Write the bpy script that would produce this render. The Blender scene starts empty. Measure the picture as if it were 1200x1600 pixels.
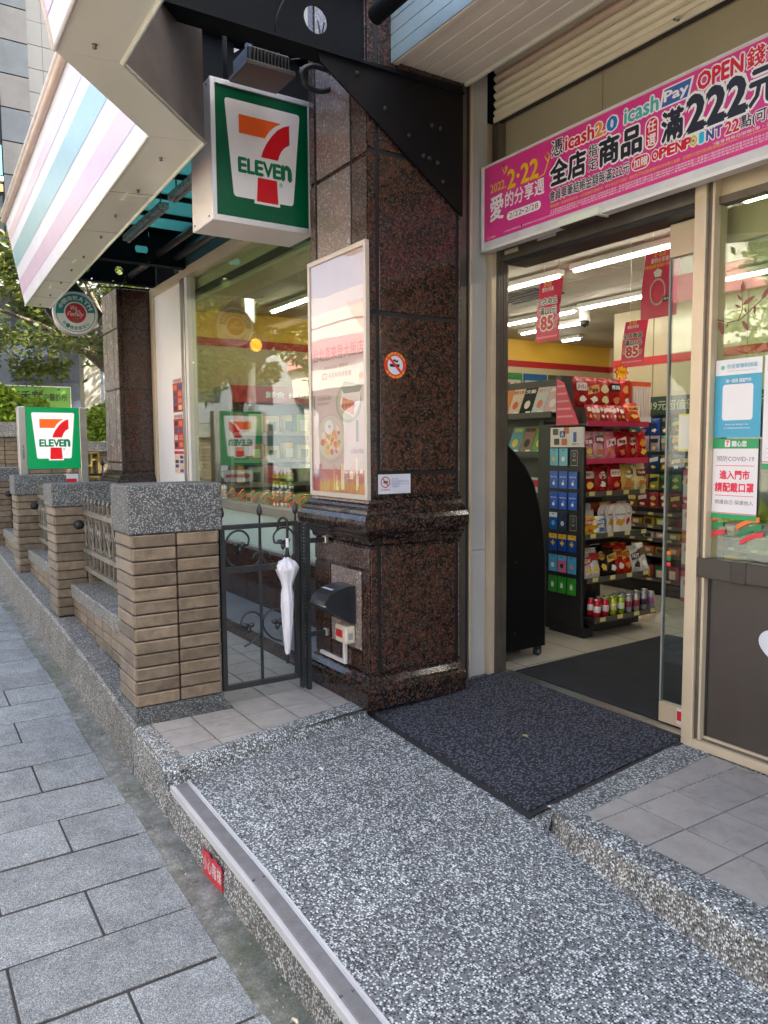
import bpy, math, random
from mathutils import Vector, Matrix, noise
R = math.radians
random.seed(7)
scene = bpy.context.scene
col = scene.collection

# ------------------------------------------------------------------ camera
cd = bpy.data.cameras.new('camera'); cam = bpy.data.objects.new('camera', cd); col.objects.link(cam)
cam.matrix_world = Matrix(((0.54364869, -0.06721609, 0.83661706, 0.0),
                           (0.83928858, 0.0511203, -0.54127755, 0.0),
                           (-0.00638556, 0.99642798, 0.08420518, 1.5),
                           (0, 0, 0, 1)))
cd.sensor_fit = 'VERTICAL'; cd.sensor_height = 24.0; cd.lens = 1200 / 1600 * 24.0
cd.clip_start = 0.05; cd.clip_end = 900
scene.camera = cam

# ------------------------------------------------------------------ world and sun
SUN_EL, SUN_AZ = R(50), Vector((0.50, 0.80, 0)).normalized()     # direction towards the sun
w = bpy.data.worlds.new('World'); scene.world = w; w.use_nodes = True
nt = w.node_tree; nt.nodes.clear()
sky = nt.nodes.new('ShaderNodeTexSky'); sky.sky_type = 'NISHITA'; sky.sun_disc = False
sky.sun_elevation = SUN_EL; sky.sun_rotation = math.atan2(SUN_AZ.x, SUN_AZ.y); sky.air_density = 0.95; sky.dust_density = 6.0; sky.ozone_density = 0.3
bgn = nt.nodes.new('ShaderNodeBackground'); bgn.inputs['Strength'].default_value = 0.15
wo = nt.nodes.new('ShaderNodeOutputWorld')
nt.links.new(sky.outputs[0], bgn.inputs[0]); nt.links.new(bgn.outputs[0], wo.inputs[0])
sd = bpy.data.lights.new('sun', 'SUN'); sd.energy = 4.0; sd.angle = R(0.5); sd.color = (1, .985, .92)
so = bpy.data.objects.new('sun', sd); col.objects.link(so)
to_sun = Vector((SUN_AZ.x * math.cos(SUN_EL), SUN_AZ.y * math.cos(SUN_EL), math.sin(SUN_EL)))
so.rotation_euler = (-to_sun).to_track_quat('-Z', 'Y').to_euler(); so.location = (0, 0, 30)
vs = scene.view_settings
scene.display_settings.display_device = 'sRGB'
vs.view_transform = 'Standard'; vs.look = 'None'; vs.gamma = 1; vs.exposure = 2.42; vs.use_curve_mapping = False
scene.render.engine = 'CYCLES'
cy = scene.cycles
cy.use_denoising = True
try: cy.denoiser = 'OPENIMAGEDENOISE'
except Exception: pass
cy.max_bounces = 10; cy.transparent_max_bounces = 16; cy.diffuse_bounces = 4; cy.glossy_bounces = 4; cy.transmission_bounces = 6
cy.sample_clamp_indirect = 6; cy.caustics_reflective = False; cy.caustics_refractive = False

# ------------------------------------------------------------------ materials
def C(h):
    h = h.lstrip('#'); out = []
    for i in (0, 2, 4):
        c = int(h[i:i+2], 16) / 255
        out.append(c / 12.92 if c <= .04045 else ((c + .055) / 1.055) ** 2.4)
    return tuple(out)
MC = {}
class N:
    """tiny node helper"""
    def __init__(s, name):
        s.m = bpy.data.materials.new(name); s.m.use_nodes = True; s.t = s.m.node_tree; s.n = s.t.nodes; s.l = s.t.links
        s.b = s.n['Principled BSDF']; s.out = s.n['Material Output']; s.tc = s.n.new('ShaderNodeTexCoord')
    def new(s, k, **kw):
        n = s.n.new(k)
        for a, b in kw.items():
            if a in n.inputs: n.inputs[a].default_value = b
            else: setattr(n, a, b)
        return n
    def link(s, a, b): s.l.new(a, b)
    def noise(s, scale, detail=4, rough=.6, co=None, dist=0):
        n = s.new('ShaderNodeTexNoise'); n.inputs['Scale'].default_value = scale; n.inputs['Detail'].default_value = detail
        n.inputs['Roughness'].default_value = rough; n.inputs['Distortion'].default_value = dist
        s.link(co or s.tc.outputs['Object'], n.inputs['Vector']); return n.outputs['Fac']
    def vor(s, scale, co=None, feature='F1', rnd=1):
        n = s.new('ShaderNodeTexVoronoi', feature=feature); n.inputs['Scale'].default_value = scale; n.inputs['Randomness'].default_value = rnd
        s.link(co or s.tc.outputs['Object'], n.inputs['Vector']); return n
    def ramp(s, fac, stops, const=False):
        n = s.new('ShaderNodeValToRGB'); e = n.color_ramp.elements
        while len(e) > 1: e.remove(e[0])
        for i, (p, c) in enumerate(stops):
            c = (c, c, c) if isinstance(c, (int, float)) else c
            x = e[0] if i == 0 else e.new(p)
            x.position = p; x.color = (*c, 1)
        if const: n.color_ramp.interpolation = 'CONSTANT'
        s.link(fac, n.inputs[0]); return n.outputs[0]
    def mix(s, fac, a, b, mode='MIX'):
        n = s.new('ShaderNodeMix', data_type='RGBA', blend_type=mode)
        for k, v in ((0, fac), (6, a), (7, b)):
            if hasattr(v, 'links'): s.link(v, n.inputs[k])
            else: n.inputs[k].default_value = v if k == 0 else ((*v, 1) if len(v) == 3 else v)
        return n.outputs[2]
    def math(s, op, a, b=0):
        n = s.new('ShaderNodeMath', operation=op)
        for k, v in ((0, a), (1, b)):
            if hasattr(v, 'links'): s.link(v, n.inputs[k])
            else: n.inputs[k].default_value = v
        return n.outputs[0]
    def bump(s, h, strength=.3, dist=.002, prev=None):
        n = s.new('ShaderNodeBump'); n.inputs['Strength'].default_value = strength; n.inputs['Distance'].default_value = dist
        s.link(h, n.inputs['Height'])
        if prev is not None: s.link(prev, n.inputs['Normal'])
        return n.outputs[0]
    def set(s, color=None, rough=None, normal=None, metal=None):
        for v, k in ((color, 'Base Color'), (rough, 'Roughness'), (normal, 'Normal'), (metal, 'Metallic')):
            if v is None: continue
            if hasattr(v, 'links'): s.link(v, s.b.inputs[k])
            else: s.b.inputs[k].default_value = (*v, 1) if k == 'Base Color' else v
        return s.m
    def rand(s):
        n = s.new('ShaderNodeObjectInfo'); return n.outputs['Random']
    def shifted(s):
        """object coordinates moved by a per-object amount, so alike pieces differ"""
        r = s.rand(); m = s.math('MULTIPLY', r, 37.0)
        c = s.new('ShaderNodeCombineXYZ')
        for k in range(3): s.link(m, c.inputs[k])
        a = s.new('ShaderNodeVectorMath', operation='ADD'); s.link(s.tc.outputs['Object'], a.inputs[0]); s.link(c.outputs[0], a.inputs[1])
        return a.outputs[0]

def M(name, c, rough=.5, metal=0., var=.12, vs=6, bump=0., bs=60, emit=0., coat=0., rnd=0.):
    if isinstance(c, str): c = C(c)
    key = (name, tuple(c), rough, metal, var, emit)
    if key in MC: return MC[key]
    n = N(name)
    co = n.shifted() if rnd else None
    f = n.noise(vs, 5, .6, co)
    lo = tuple(x * (1 - var) for x in c); hi = tuple(min(1, x * (1 + var)) for x in c)
    colr = n.ramp(f, [(.3, lo), (.7, hi)])
    if rnd:
        k = n.math('ADD', n.math('MULTIPLY', n.rand(), 2 * rnd), 1 - rnd)
        h = n.new('ShaderNodeHueSaturation'); n.link(k, h.inputs['Value']); n.link(colr, h.inputs['Color']); colr = h.outputs[0]
    r = n.math('ADD', n.math('MULTIPLY', n.noise(vs * 3, 3, .6, co), .08), max(0.02, rough - .04))
    n.set(colr, r, None, metal)
    if bump: n.link(n.bump(n.noise(bs, 4), bump, .002), n.b.inputs['Normal'])
    if emit:
        n.link(colr, n.b.inputs['Emission Color']); n.b.inputs['Emission Strength'].default_value = emit
    if coat: n.b.inputs['Coat Weight'].default_value = coat; n.b.inputs['Coat Roughness'].default_value = .05
    if c[0] + c[1] + c[2] < .014: n.b.inputs['Specular IOR Level'].default_value = .22
    MC[key] = n.m; return n.m

def print_mat(c, rough=.35, emit=0.):
    if isinstance(c, str): c = C(c)
    return M('print_ink', c, rough, 0, .03, 4, emit=emit)

def terrazzo(name, scale=115, dirt=0., warm=0., bright=1., patch=True, shift=0.):
    n = N(name); v = n.vor(scale); co = v.outputs['Color']
    sep = n.new('ShaderNodeSeparateColor'); n.link(co, sep.inputs[0])
    big = n.noise(2.3, 8, .76)
    k = n.math('ADD', sep.outputs[0], n.math('MULTIPLY', n.math('SUBTRACT', big, .5), -.85 if patch else 0))
    if shift: k = n.math('SUBTRACT', k, shift)
    b = bright
    peb = n.ramp(k, [(0, (.014, .016, .018)), (.42, (.035, .04, .045)), (.47, (.13*b, .14*b, .14*b)), (.55, (.25*b, .265*b, .265*b)), (.62, (.62*b, .63*b, .61*b)), (1, (.84*b, .85*b, .83*b))])
    d = v.outputs['Distance']
    edge = n.ramp(d, [(.40, 0.), (.60, 1.)])
    fine = n.noise(380, 2)
    cem = n.ramp(fine, [(.3, (.11*b, .115*b, .115*b)), (.7, (.24*b, .24*b, .235*b))])
    c = n.mix(edge, peb, cem)
    wear = n.ramp(n.noise(2.2, 6, .7), [(.34, .62), (.58, 1.06)])
    c = n.mix(1.0, c, wear, 'MULTIPLY')
    c = n.mix(1.0, c, (.94, 1.0, 1.0), 'MULTIPLY')
    if warm: c = n.mix(warm, c, (1.0, .83, .66), 'MULTIPLY')
    if dirt:
        dm = n.ramp(n.noise(3.1, 8, .72), [(.42, 0.), (.66, dirt)])
        c = n.mix(dm, c, (.10, .085, .055))
        dm2 = n.ramp(n.noise(5.3, 6, .7, dist=.6), [(.56, 0.), (.70, dirt * .8)])
        c = n.mix(dm2, c, (.42, .35, .27))
    h = n.math('SUBTRACT', 1.0, edge)
    nb = n.bump(h, .55, .003)
    r = n.ramp(fine, [(.3, .42), (.7, .72)])
    return n.set(c, r, nb)

def granite(name, base=(.026, .018, .014), red=(.078, .033, .021), amount=.485, rough=.06, sc=27, lift=0.):
    n = N(name)
    a = n.noise(sc, 6, .78, dist=.5)
    m = n.ramp(a, [(amount, 0.), (amount + .045, 1.)])
    v = n.vor(sc * 4.2); sp = n.new('ShaderNodeSeparateColor'); n.link(v.outputs['Color'], sp.inputs[0])
    m2 = n.math('MULTIPLY', m, n.ramp(sp.outputs[0], [(.15, .35), (.5, 1.)]))
    blk = n.ramp(sp.outputs[1], [(0, tuple(x * .5 for x in base)), (.7, base), (.92, tuple(x * 2.6 + .02 + lift for x in base))])
    rd = n.ramp(sp.outputs[2], [(0, tuple(x * .55 for x in red)), (.6, red), (1, tuple(min(1, x * 1.9) for x in red))])
    c = n.mix(m2, blk, rd)
    if lift: c = n.mix(lift, c, (.42, .36, .31))
    r = n.ramp(n.noise(5, 5, .6), [(.3, rough), (.75, rough + .16)])
    nb = n.bump(n.noise(420, 2), .05, .001)
    return n.set(c, r, nb)

def glass_mat(name, tint=(.86, .95, .91), ior=1.55, wave=.0):
    n = N(name); n.n.remove(n.b)
    tr = n.new('ShaderNodeBsdfTransparent'); tr.inputs['Color'].default_value = (*tint, 1)
    gl = n.new('ShaderNodeBsdfGlossy'); gl.inputs['Roughness'].default_value = .005; gl.inputs['Color'].default_value = (1, 1, 1, 1)
    fr = n.new('ShaderNodeFresnel'); fr.inputs['IOR'].default_value = ior
    g_ = n.new('ShaderNodeNewGeometry'); n.link(n.math('ADD', ior, n.math('MULTIPLY', g_.outputs['Backfacing'], 1 / ior - ior)), fr.inputs['IOR'])
    mx = n.new('ShaderNodeMixShader'); n.link(fr.outputs[0], mx.inputs[0]); n.link(tr.outputs[0], mx.inputs[1]); n.link(gl.outputs[0], mx.inputs[2])
    if wave:
        nb = n.bump(n.noise(1.6, 2, .4), wave, .02); n.link(nb, gl.inputs['Normal']); n.link(nb, fr.inputs['Normal'])
    n.link(mx.outputs[0], n.out.inputs[0]); return n.m

def brick_mat():
    n = N('glazed_tan_tile'); co = n.shifted()
    f = n.noise(14, 6, .65, co)
    c = n.ramp(f, [(.28, (.125, .092, .058)), (.52, (.185, .142, .093)), (.75, (.25, .195, .13))])
    k = n.math('ADD', n.math('MULTIPLY', n.rand(), .50), .74)
    h = n.new('ShaderNodeHueSaturation'); n.link(k, h.inputs['Value']); n.link(c, h.inputs['Color'])
    dk = n.ramp(n.noise(5, 6, .75, co), [(.50, 1.), (.68, .62)])
    sp = n.ramp(n.noise(150, 2, .6, co), [(.62, 0.), (.70, .55)])
    c = n.mix(sp, h.outputs[0], (.06, .045, .035)); c = n.mix(1.0, c, dk, 'MULTIPLY')
    return n.set(c, n.ramp(f, [(.3, .30), (.7, .5)]), n.bump(n.noise(90, 4, .6, co), .15, .002))

def paving_mat():
    n = N('grey_granite_paving'); co = n.shifted()
    v = n.vor(330, co); sp = n.new('ShaderNodeSeparateColor'); n.link(v.outputs['Color'], sp.inputs[0])
    c = n.ramp(sp.outputs[0], [(0, (.088, .098, .098)), (.45, (.198, .215, .212)), (.8, (.30, .322, .315)), (1, (.49, .515, .50))])
    big = n.ramp(n.noise(7, 6, .7, co), [(.3, .66), (.62, 1.06)])
    c = n.mix(1.0, c, big, 'MULTIPLY')
    k = n.math('ADD', n.math('MULTIPLY', n.rand(), .22), .88)
    h = n.new('ShaderNodeHueSaturation'); n.link(k, h.inputs['Value']); n.link(c, h.inputs['Color'])
    st = n.ramp(n.noise(3.0, 6, .7, co), [(.62, 0.), (.72, .5)])
    c = n.mix(st, h.outputs[0], (.09, .09, .085))
    nb = n.bump(n.noise(60, 6, .7, co), .5, .004)
    return n.set(c, .62, n.bump(sp.outputs[1], .15, .001, nb))

def floor_tile_mat():
    n = N('grey_quarry_tile'); co = n.shifted()
    c = n.ramp(n.noise(9, 6, .7, co), [(.25, (.28, .262, .232)), (.5, (.37, .348, .312)), (.75, (.43, .405, .365))])
    k = n.math('ADD', n.math('MULTIPLY', n.rand(), .12), .94)
    h = n.new('ShaderNodeHueSaturation'); n.link(k, h.inputs['Value']); n.link(c, h.inputs['Color'])
    st = n.ramp(n.noise(4, 7, .75, co, 1.0), [(.55, 0.), (.70, .55)])
    c = n.mix(st, h.outputs[0], (.12, .11, .10))
    fine = n.ramp(n.noise(260, 2), [(.35, .82), (.65, 1.06)])
    c = n.mix(1.0, c, fine, 'MULTIPLY')
    return n.set(c, .5, n.bump(n.noise(170, 3), .28, .002))

def gutter_mat():
    n = N('mossy_gutter_cement')
    f = n.noise(11, 9, .78)
    c = n.ramp(f, [(.28, (.055, .058, .045)), (.40, (.14, .145, .12)), (.54, (.24, .242, .21)), (.68, (.38, .375, .335))])
    g = n.ramp(n.noise(1.9, 7, .72), [(.46, 0.), (.62, .60)])
    c = n.mix(g, c, (.105, .125, .058))
    w = n.ramp(n.noise(4.3, 10, .80), [(.58, 0.), (.68, .85)])
    c = n.mix(w, c, (.48, .47, .43))
    r_ = n.ramp(n.noise(2.7, 5, .6), [(.66, 0.), (.74, .5)])
    c = n.mix(r_, c, (.22, .10, .04))
    sp = n.ramp(n.noise(130, 3, .7), [(.3, .60), (.7, 1.2)])
    c = n.mix(1.0, c, sp, 'MULTIPLY')
    return n.set(c, .75, n.bump(n.noise(40, 9, .8), 1.0, .012))

def mat_fabric(name, c, sc=70):
    n = N(name)
    m = n.new('ShaderNodeMapping'); m.inputs['Rotation'].default_value = (0, 0, R(0)); m.inputs['Scale'].default_value = (1.35, 1, 1)
    n.link(n.tc.outputs['Object'], m.inputs[0])
    v = n.vor(sc, m.outputs[0], rnd=1.)
    r = n.ramp(v.outputs['Distance'], [(.1, tuple(min(1, x * 2.3) for x in c)), (.55, tuple(x * .18 for x in c))])
    w = n.ramp(n.noise(1.6, 7, .75), [(.3, .88), (.7, 1.08)])
    r = n.mix(1.0, r, w, 'MULTIPLY')
    h = n.math('SUBTRACT', 1., v.outputs['Distance'])
    return n.set(r, .93, n.bump(h, .9, .006))

def shiny_floor():
    n = N('polished_beige_floor_tile')
    c = n.ramp(n.noise(3, 5, .6), [(.3, (.46, .42, .32)), (.7, (.56, .515, .41))])
    br = n.new('ShaderNodeTexBrick'); br.offset = 0; br.inputs['Scale'].default_value = 1.0; br.inputs['Mortar Size'].default_value = .006
    br.inputs['Brick Width'].default_value = .6; br.inputs['Row Height'].default_value = .6
    n.link(n.tc.outputs['Object'], br.inputs['Vector'])
    c = n.mix(br.outputs['Fac'], c, (.26, .23, .19))
    return n.set(c, .07)

T = {}
T['ramp'] = terrazzo('washed_pebble_terrazzo', 126, bright=1.08, shift=.015)
T['rampd'] = terrazzo('weathered_pebble_terrazzo', 128, dirt=.45, warm=.25, bright=1.15, shift=-.02)
T['plant'] = terrazzo('pinkish_pebble_terrazzo', 140, dirt=.40, warm=.45, bright=.85)
T['cap'] = terrazzo('dark_pebble_terrazzo', 140, dirt=.22, bright=.60, shift=.15)
T['granite'] = granite('tan_brown_granite')
T['granite_d'] = granite('black_brown_moulding_granite', (.018, .013, .011), (.085, .036, .021), .53, .07)
T['granite_l'] = granite('pink_reflection_granite', lift=.42, rough=.18)  # lift pales the pink granite to stand for white reflections on street faces
T['granite_m'] = granite('dull_brown_granite', lift=.07, rough=.14)
T['brick'] = brick_mat()
T['core'] = M('red_brown_joint', (.030, .014, .011), .85, 0, .3, 20, bump=.3)
T['pave'] = paving_mat(); T['tile'] = floor_tile_mat(); T['gutter'] = gutter_mat()
T['grout'] = M('dark_grout', (.035, .034, .032), .9, 0, .3, 12)
T['alu'] = M('satin_aluminium', (.74, .74, .73), .36, .45, .06, 4)
T['alub'] = M('champagne_aluminium', (.61, .515, .365), .40, .30, .06, 4)
T['alud'] = M('brown_anodised_aluminium', (.16, .14, .115), .38, .6, .15, 5)
T['white'] = M('white_painted_metal', (.74, .72, .68), .34, 0, .05, 3)
T['cream'] = M('cream_canopy_panel', (.72, .76, .63), .22, 0, .03, 1)
T['dark'] = M('navy_painted_steel', (.0016, .0036, .0056), .8, 0, .3, 3)
T['black'] = M('black_painted_iron', (.022, .025, .025), .42, 0, .3, 9, bump=.25, bs=120)
T['rail'] = M('weathered_grey_brown_iron', (.17, .155, .125), .45, .2, .3, 9, bump=.2)
T['blackp'] = M('black_plastic', (.018, .018, .019), .45, 0, .1, 5)
T['steel'] = M('stainless_steel', (.52, .51, .48), .30, .9, .12, 4)
T['glass'] = glass_mat('shop_window_glass', tint=(.88, .94, .84), ior=1.8, wave=.05)
T['glass2'] = glass_mat('door_glass', tint=(.90, .96, .94))
T['poster'] = None
T['floor'] = shiny_floor()

# ------------------------------------------------------------------ builders
ORG = {}
def reg(o, org): ORG[o.name] = Vector(org); return o
def thing(name, label, cat, loc=(0, 0, 0), group=None):
    o = bpy.data.objects.new(name, None); col.objects.link(o); o.location = loc; o.empty_display_size = .1
    o['label'] = label; o['category'] = cat
    if group: o['group'] = group
    return reg(o, loc)
def struct(name, kind='structure', loc=(0, 0, 0)):
    o = bpy.data.objects.new(name, None); col.objects.link(o); o.location = loc; o['kind'] = kind
    return reg(o, loc)
def tag(o, label, cat, group=None):
    o['label'] = label; o['category'] = cat
    if group: o['group'] = group
    return o

class MB:
    def __init__(s): s.v = []; s.f = []; s.sm = []
    def poly(s, pts, faces, smooth=False):
        b = len(s.v); s.v += [tuple(p) for p in pts]
        for f in faces: s.f.append([b + i for i in f]); s.sm.append(smooth)
        return s
    def quad(s, a, b, c, d): return s.poly([a, b, c, d], [(0, 1, 2, 3)])
    def box(s, x0, x1, y0, y1, z0, z1, c=0.):
        x0, x1 = min(x0, x1), max(x0, x1); y0, y1 = min(y0, y1), max(y0, y1); z0, z1 = min(z0, z1), max(z0, z1)
        P = [(x0, y0, z0), (x1, y0, z0), (x1, y1, z0), (x0, y1, z0), (x0, y0, z1), (x1, y0, z1), (x1, y1, z1), (x0, y1, z1)]
        return s.poly(P, [(0, 3, 2, 1), (4, 5, 6, 7), (0, 1, 5, 4), (1, 2, 6, 5), (2, 3, 7, 6), (3, 0, 4, 7)])
    def cbox(s, x0, x1, y0, y1, z0, z1, c=.006):
        """box with chamfered edges"""
        b = len(s.v); idx = {}
        lo = (x0, y0, z0); hi = (x1, y1, z1)
        for sx in (0, 1):
            for sy in (0, 1):
                for sz in (0, 1):
                    sg = (sx, sy, sz)
                    for ax in range(3):
                        p = []
                        for k in range(3):
                            base = hi[k] if sg[k] else lo[k]
                            p.append(base if k == ax else base + (-c if sg[k] else c))
                        idx[(sg, ax)] = len(s.v); s.v.append(tuple(p))
        def add(f, nrm):
            a, bb, cc = [Vector(s.v[i]) for i in f[:3]]
            if (bb - a).cross(cc - bb).dot(Vector(nrm)) < 0: f = f[::-1]
            s.f.append(f); s.sm.append(False)
        for ax in range(3):
            o = [k for k in range(3) if k != ax]
            for sg in (0, 1):
                f = []
                for a, bb in ((0, 0), (1, 0), (1, 1), (0, 1)):
                    t = [0, 0, 0]; t[ax] = sg; t[o[0]] = a; t[o[1]] = bb; f.append(idx[(tuple(t), ax)])
                n = [0, 0, 0]; n[ax] = 1 if sg else -1; add(f, n)
        for ax in range(3):
            o = [k for k in range(3) if k != ax]
            for a in (0, 1):
                for bb in (0, 1):
                    t0 = [0, 0, 0]; t0[o[0]] = a; t0[o[1]] = bb; t1 = list(t0); t1[ax] = 1; t0, t1 = tuple(t0), tuple(t1)
                    n = [0, 0, 0]; n[o[0]] = 1 if a else -1; n[o[1]] = 1 if bb else -1
                    add([idx[(t0, o[0])], idx[(t1, o[0])], idx[(t1, o[1])], idx[(t0, o[1])]], n)
        for sx in (0, 1):
            for sy in (0, 1):
                for sz in (0, 1):
                    g = (sx, sy, sz); add([idx[(g, 0)], idx[(g, 1)], idx[(g, 2)]], [1 if k else -1 for k in g])
        return s
    def tube(s, pts, r, n=8, caps=True, smooth=True):
        pts = [Vector(p) for p in pts]; rr = r if isinstance(r, (list, tuple)) else [r] * len(pts)
        b = len(s.v); up = None
        for i, p in enumerate(pts):
            t = (pts[min(i + 1, len(pts) - 1)] - pts[max(i - 1, 0)]).normalized()
            if up is None:
                up = Vector((0, 0, 1)) if abs(t.z) < .9 else Vector((1, 0, 0))
            a = t.cross(up)
            if a.length < 1e-4: a = t.cross(Vector((0, 1, 0)))
            a.normalize(); c = a.cross(t).normalized(); up = c
            for k in range(n):
                q = 2 * math.pi * k / n
                s.v.append(tuple(p + a * math.cos(q) * rr[i] + c * math.sin(q) * rr[i]))
        for i in range(len(pts) - 1):
            for k in range(n):
                k2 = (k + 1) % n
                s.f.append([b + i*n + k, b + i*n + k2, b + (i+1)*n + k2, b + (i+1)*n + k]); s.sm.append(smooth)
        if caps:
            s.f.append([b + k for k in range(n)][::-1]); s.sm.append(False)
            e = b + (len(pts) - 1) * n; s.f.append([e + k for k in range(n)]); s.sm.append(False)
        return s
    def lathe(s, cx, cy, prof, n=16, smooth=True, lobes=0, amp=0.):
        b = len(s.v)
        for i, (r, z) in enumerate(prof):
            for k in range(n):
                q = 2 * math.pi * k / n
                rr = r * (1 + (amp * math.cos(lobes * q + z * 6) if lobes else 0))
                s.v.append((cx + rr * math.cos(q), cy + rr * math.sin(q), z))
        for i in range(len(prof) - 1):
            for k in range(n):
                k2 = (k + 1) % n
                s.f.append([b + i*n + k, b + i*n + k2, b + (i+1)*n + k2, b + (i+1)*n + k]); s.sm.append(smooth)
        s.f.append([b + k for k in range(n)][::-1]); s.sm.append(False)
        e = b + (len(prof) - 1) * n; s.f.append([e + k for k in range(n)]); s.sm.append(False)
        return s
    def prism(s, pts, d):
        """closed planar outline (3d points) extruded by vector d"""
        n = len(pts); d = Vector(d); b = len(s.v)
        s.v += [tuple(p) for p in pts] + [tuple(Vector(p) + d) for p in pts]
        s.f.append([b + i for i in range(n)][::-1]); s.sm.append(False)
        s.f.append([b + n + i for i in range(n)]); s.sm.append(False)
        for i in range(n):
            j = (i + 1) % n; s.f.append([b + i, b + j, b + n + j, b + n + i]); s.sm.append(False)
        return s
    def mesh(s, name, mat, org=(0, 0, 0)):
        me = bpy.data.meshes.new(name); o = Vector(org)
        me.from_pydata([tuple(Vector(v) - o) for v in s.v], [], s.f)
        me.polygons.foreach_set('use_smooth', s.sm)
        if mat: me.materials.append(mat)
        me.update(); return me
    def build(s, name, mat, parent=None, label=None, kind=None):
        if parent is None:
            xs = [v[0] for v in s.v]; ys = [v[1] for v in s.v]; zs = [v[2] for v in s.v]
            org = Vector(((min(xs) + max(xs)) / 2, (min(ys) + max(ys)) / 2, min(zs)))
        else: org = ORG[parent.name]
        me = s.mesh(name, mat, org)
        o = bpy.data.objects.new(name, me); col.objects.link(o)
        if parent is None: o.location = org
        else: o.parent = parent
        if label: o['label'] = label
        if kind: o['kind'] = kind
        return reg(o, org)

def box(name, mat, parent, x0, x1, y0, y1, z0, z1, ch=0., **k):
    m = MB()
    if ch: m.cbox(min(x0, x1), max(x0, x1), min(y0, y1), max(y0, y1), min(z0, z1), max(z0, z1), ch)
    else: m.box(x0, x1, y0, y1, z0, z1)
    return m.build(name, mat, parent, **k)
def piece(name, me, parent, loc, rotz=0.):
    o = bpy.data.objects.new(name, me); col.objects.link(o); o.parent = parent
    o.location = Vector(loc) - ORG[parent.name]; o.rotation_euler.z = rotz; return o
def copy_tree(o, parent=None):
    c = o.copy(); col.objects.link(c); c.parent = parent
    ORG[c.name] = ORG.get(o.name, Vector((0, 0, 0)))
    for ch in list(o.children): copy_tree(ch, c)
    return c

class Frame:
    """flat local drawing frame: x along u, y along v, n outwards"""
    def __init__(s, o, u, v, w=1., h=1.):
        s.o = Vector(o); s.u = Vector(u).normalized(); s.v = Vector(v).normalized(); s.n = s.u.cross(s.v); s.w = w; s.h = h
    def p(s, x, y, off=0.): return s.o + s.u * (x * s.w) + s.v * (y * s.h) + s.n * off
def fpoly(fr, pts, off, name, mat, parent, thick=0.0):
    P3 = [fr.p(x, y, off) for x, y in pts]; m = MB()
    area = sum(pts[i][0] * pts[(i + 1) % len(pts)][1] - pts[(i + 1) % len(pts)][0] * pts[i][1] for i in range(len(pts)))
    if area < 0: P3 = P3[::-1]
    if thick: m.prism([p - fr.n * thick for p in P3], fr.n * thick)
    else: m.poly(P3, [tuple(range(len(P3)))])
    return m.build(name, mat, parent)
def frect(fr, x0, x1, y0, y1, off, name, mat, parent, thick=0.0):
    return fpoly(fr, [(x0, y0), (x1, y0), (x1, y1), (x0, y1)], off, name, mat, parent, thick)
def rrect(x0, x1, y0, y1, r, ax=1., n=5):
    """rounded rectangle outline; ax = radius ratio in x"""
    out = []
    for cx, cy, a0 in ((x1 - r*ax, y1 - r, 0), (x0 + r*ax, y1 - r, 90), (x0 + r*ax, y0 + r, 180), (x1 - r*ax, y0 + r, 270)):
        for k in range(n + 1):
            a = R(a0 + 90 * k / n); out.append((cx + r * ax * math.cos(a), cy + r * math.sin(a)))
    return out
def circ(cx, cy, r, n=32, ax=1., a0=0, a1=360):
    k = n if a1 - a0 >= 360 else n + 1
    return [(cx + r * ax * math.cos(R(a0 + (a1 - a0) * i / n)), cy + r * math.sin(R(a0 + (a1 - a0) * i / n))) for i in range(k)]
def ring(cx, cy, r0, r1, ax=1., a0=0, a1=360, n=32):
    if a1 - a0 >= 360: a1 = a0 + 359.99
    return circ(cx, cy, r1, n, ax, a0, a1) + circ(cx, cy, r0, n, ax, a0, a1)[::-1]

TXT = {}
def glyphs(s, bold, shear=0.):
    k = (s, bold, shear)
    if k in TXT: return TXT[k]
    c = bpy.data.curves.new('t', 'FONT'); c.body = s; c.size = 1; c.offset = bold; c.resolution_u = 2; c.shear = shear
    o = bpy.data.objects.new('t', c); col.objects.link(o); bpy.context.view_layer.update()
    me = bpy.data.meshes.new_from_object(o.evaluated_get(bpy.context.evaluated_depsgraph_get()))
    V = [v.co.copy() for v in me.vertices]; F = [tuple(p.vertices) for p in me.polygons]
    bpy.data.objects.remove(o); bpy.data.curves.remove(c); bpy.data.meshes.remove(me)
    TXT[k] = (V, F); return TXT[k]
def text(fr, s, x0, x1, y0, y1, mat, parent, off=.002, bold=.02, keep=False, name='lettering', xf=None, shear=0., n_=0):
    V, F = glyphs(s, 0., shear)
    if not V: return None
    mx = min(v.x for v in V); Mx = max(v.x for v in V); my = min(v.y for v in V); My = max(v.y for v in V)
    sx = (x1 - x0) / max(1e-6, Mx - mx); sy = (y1 - y0) / max(1e-6, My - my)
    m = MB(); bold = max(0., bold)
    k_ = n_ or (1 if bold < .008 else 5)
    for c in range(k_):
        q = 2 * math.pi * c / max(1, k_ - 1); dx, dy = (0, 0) if c == k_ - 1 else (bold * .8 * math.cos(q), bold * .8 * math.sin(q)); pts = []
        for v in V:
            x, y = x0 + (v.x + dx - mx) * sx, y0 + (v.y + dy - my) * sy
            if xf: x, y = xf(x, y)
            pts.append(fr.p(x, y, off + c * .0001))
        m.poly(pts, F)
    return m.build(name, mat, parent)
def outlined(fr, s, x0, x1, y0, y1, mat, parent, off=.002, bold=.02, edge=None, ew=.05, shear=0.):
    if edge: text(fr, s, x0, x1, y0, y1, edge, parent, off, (bold + ew) * 1.15, name='letter_outline', shear=shear, n_=9)
    text(fr, s, x0, x1, y0, y1, mat, parent, off + .0012, bold, shear=shear)

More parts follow.
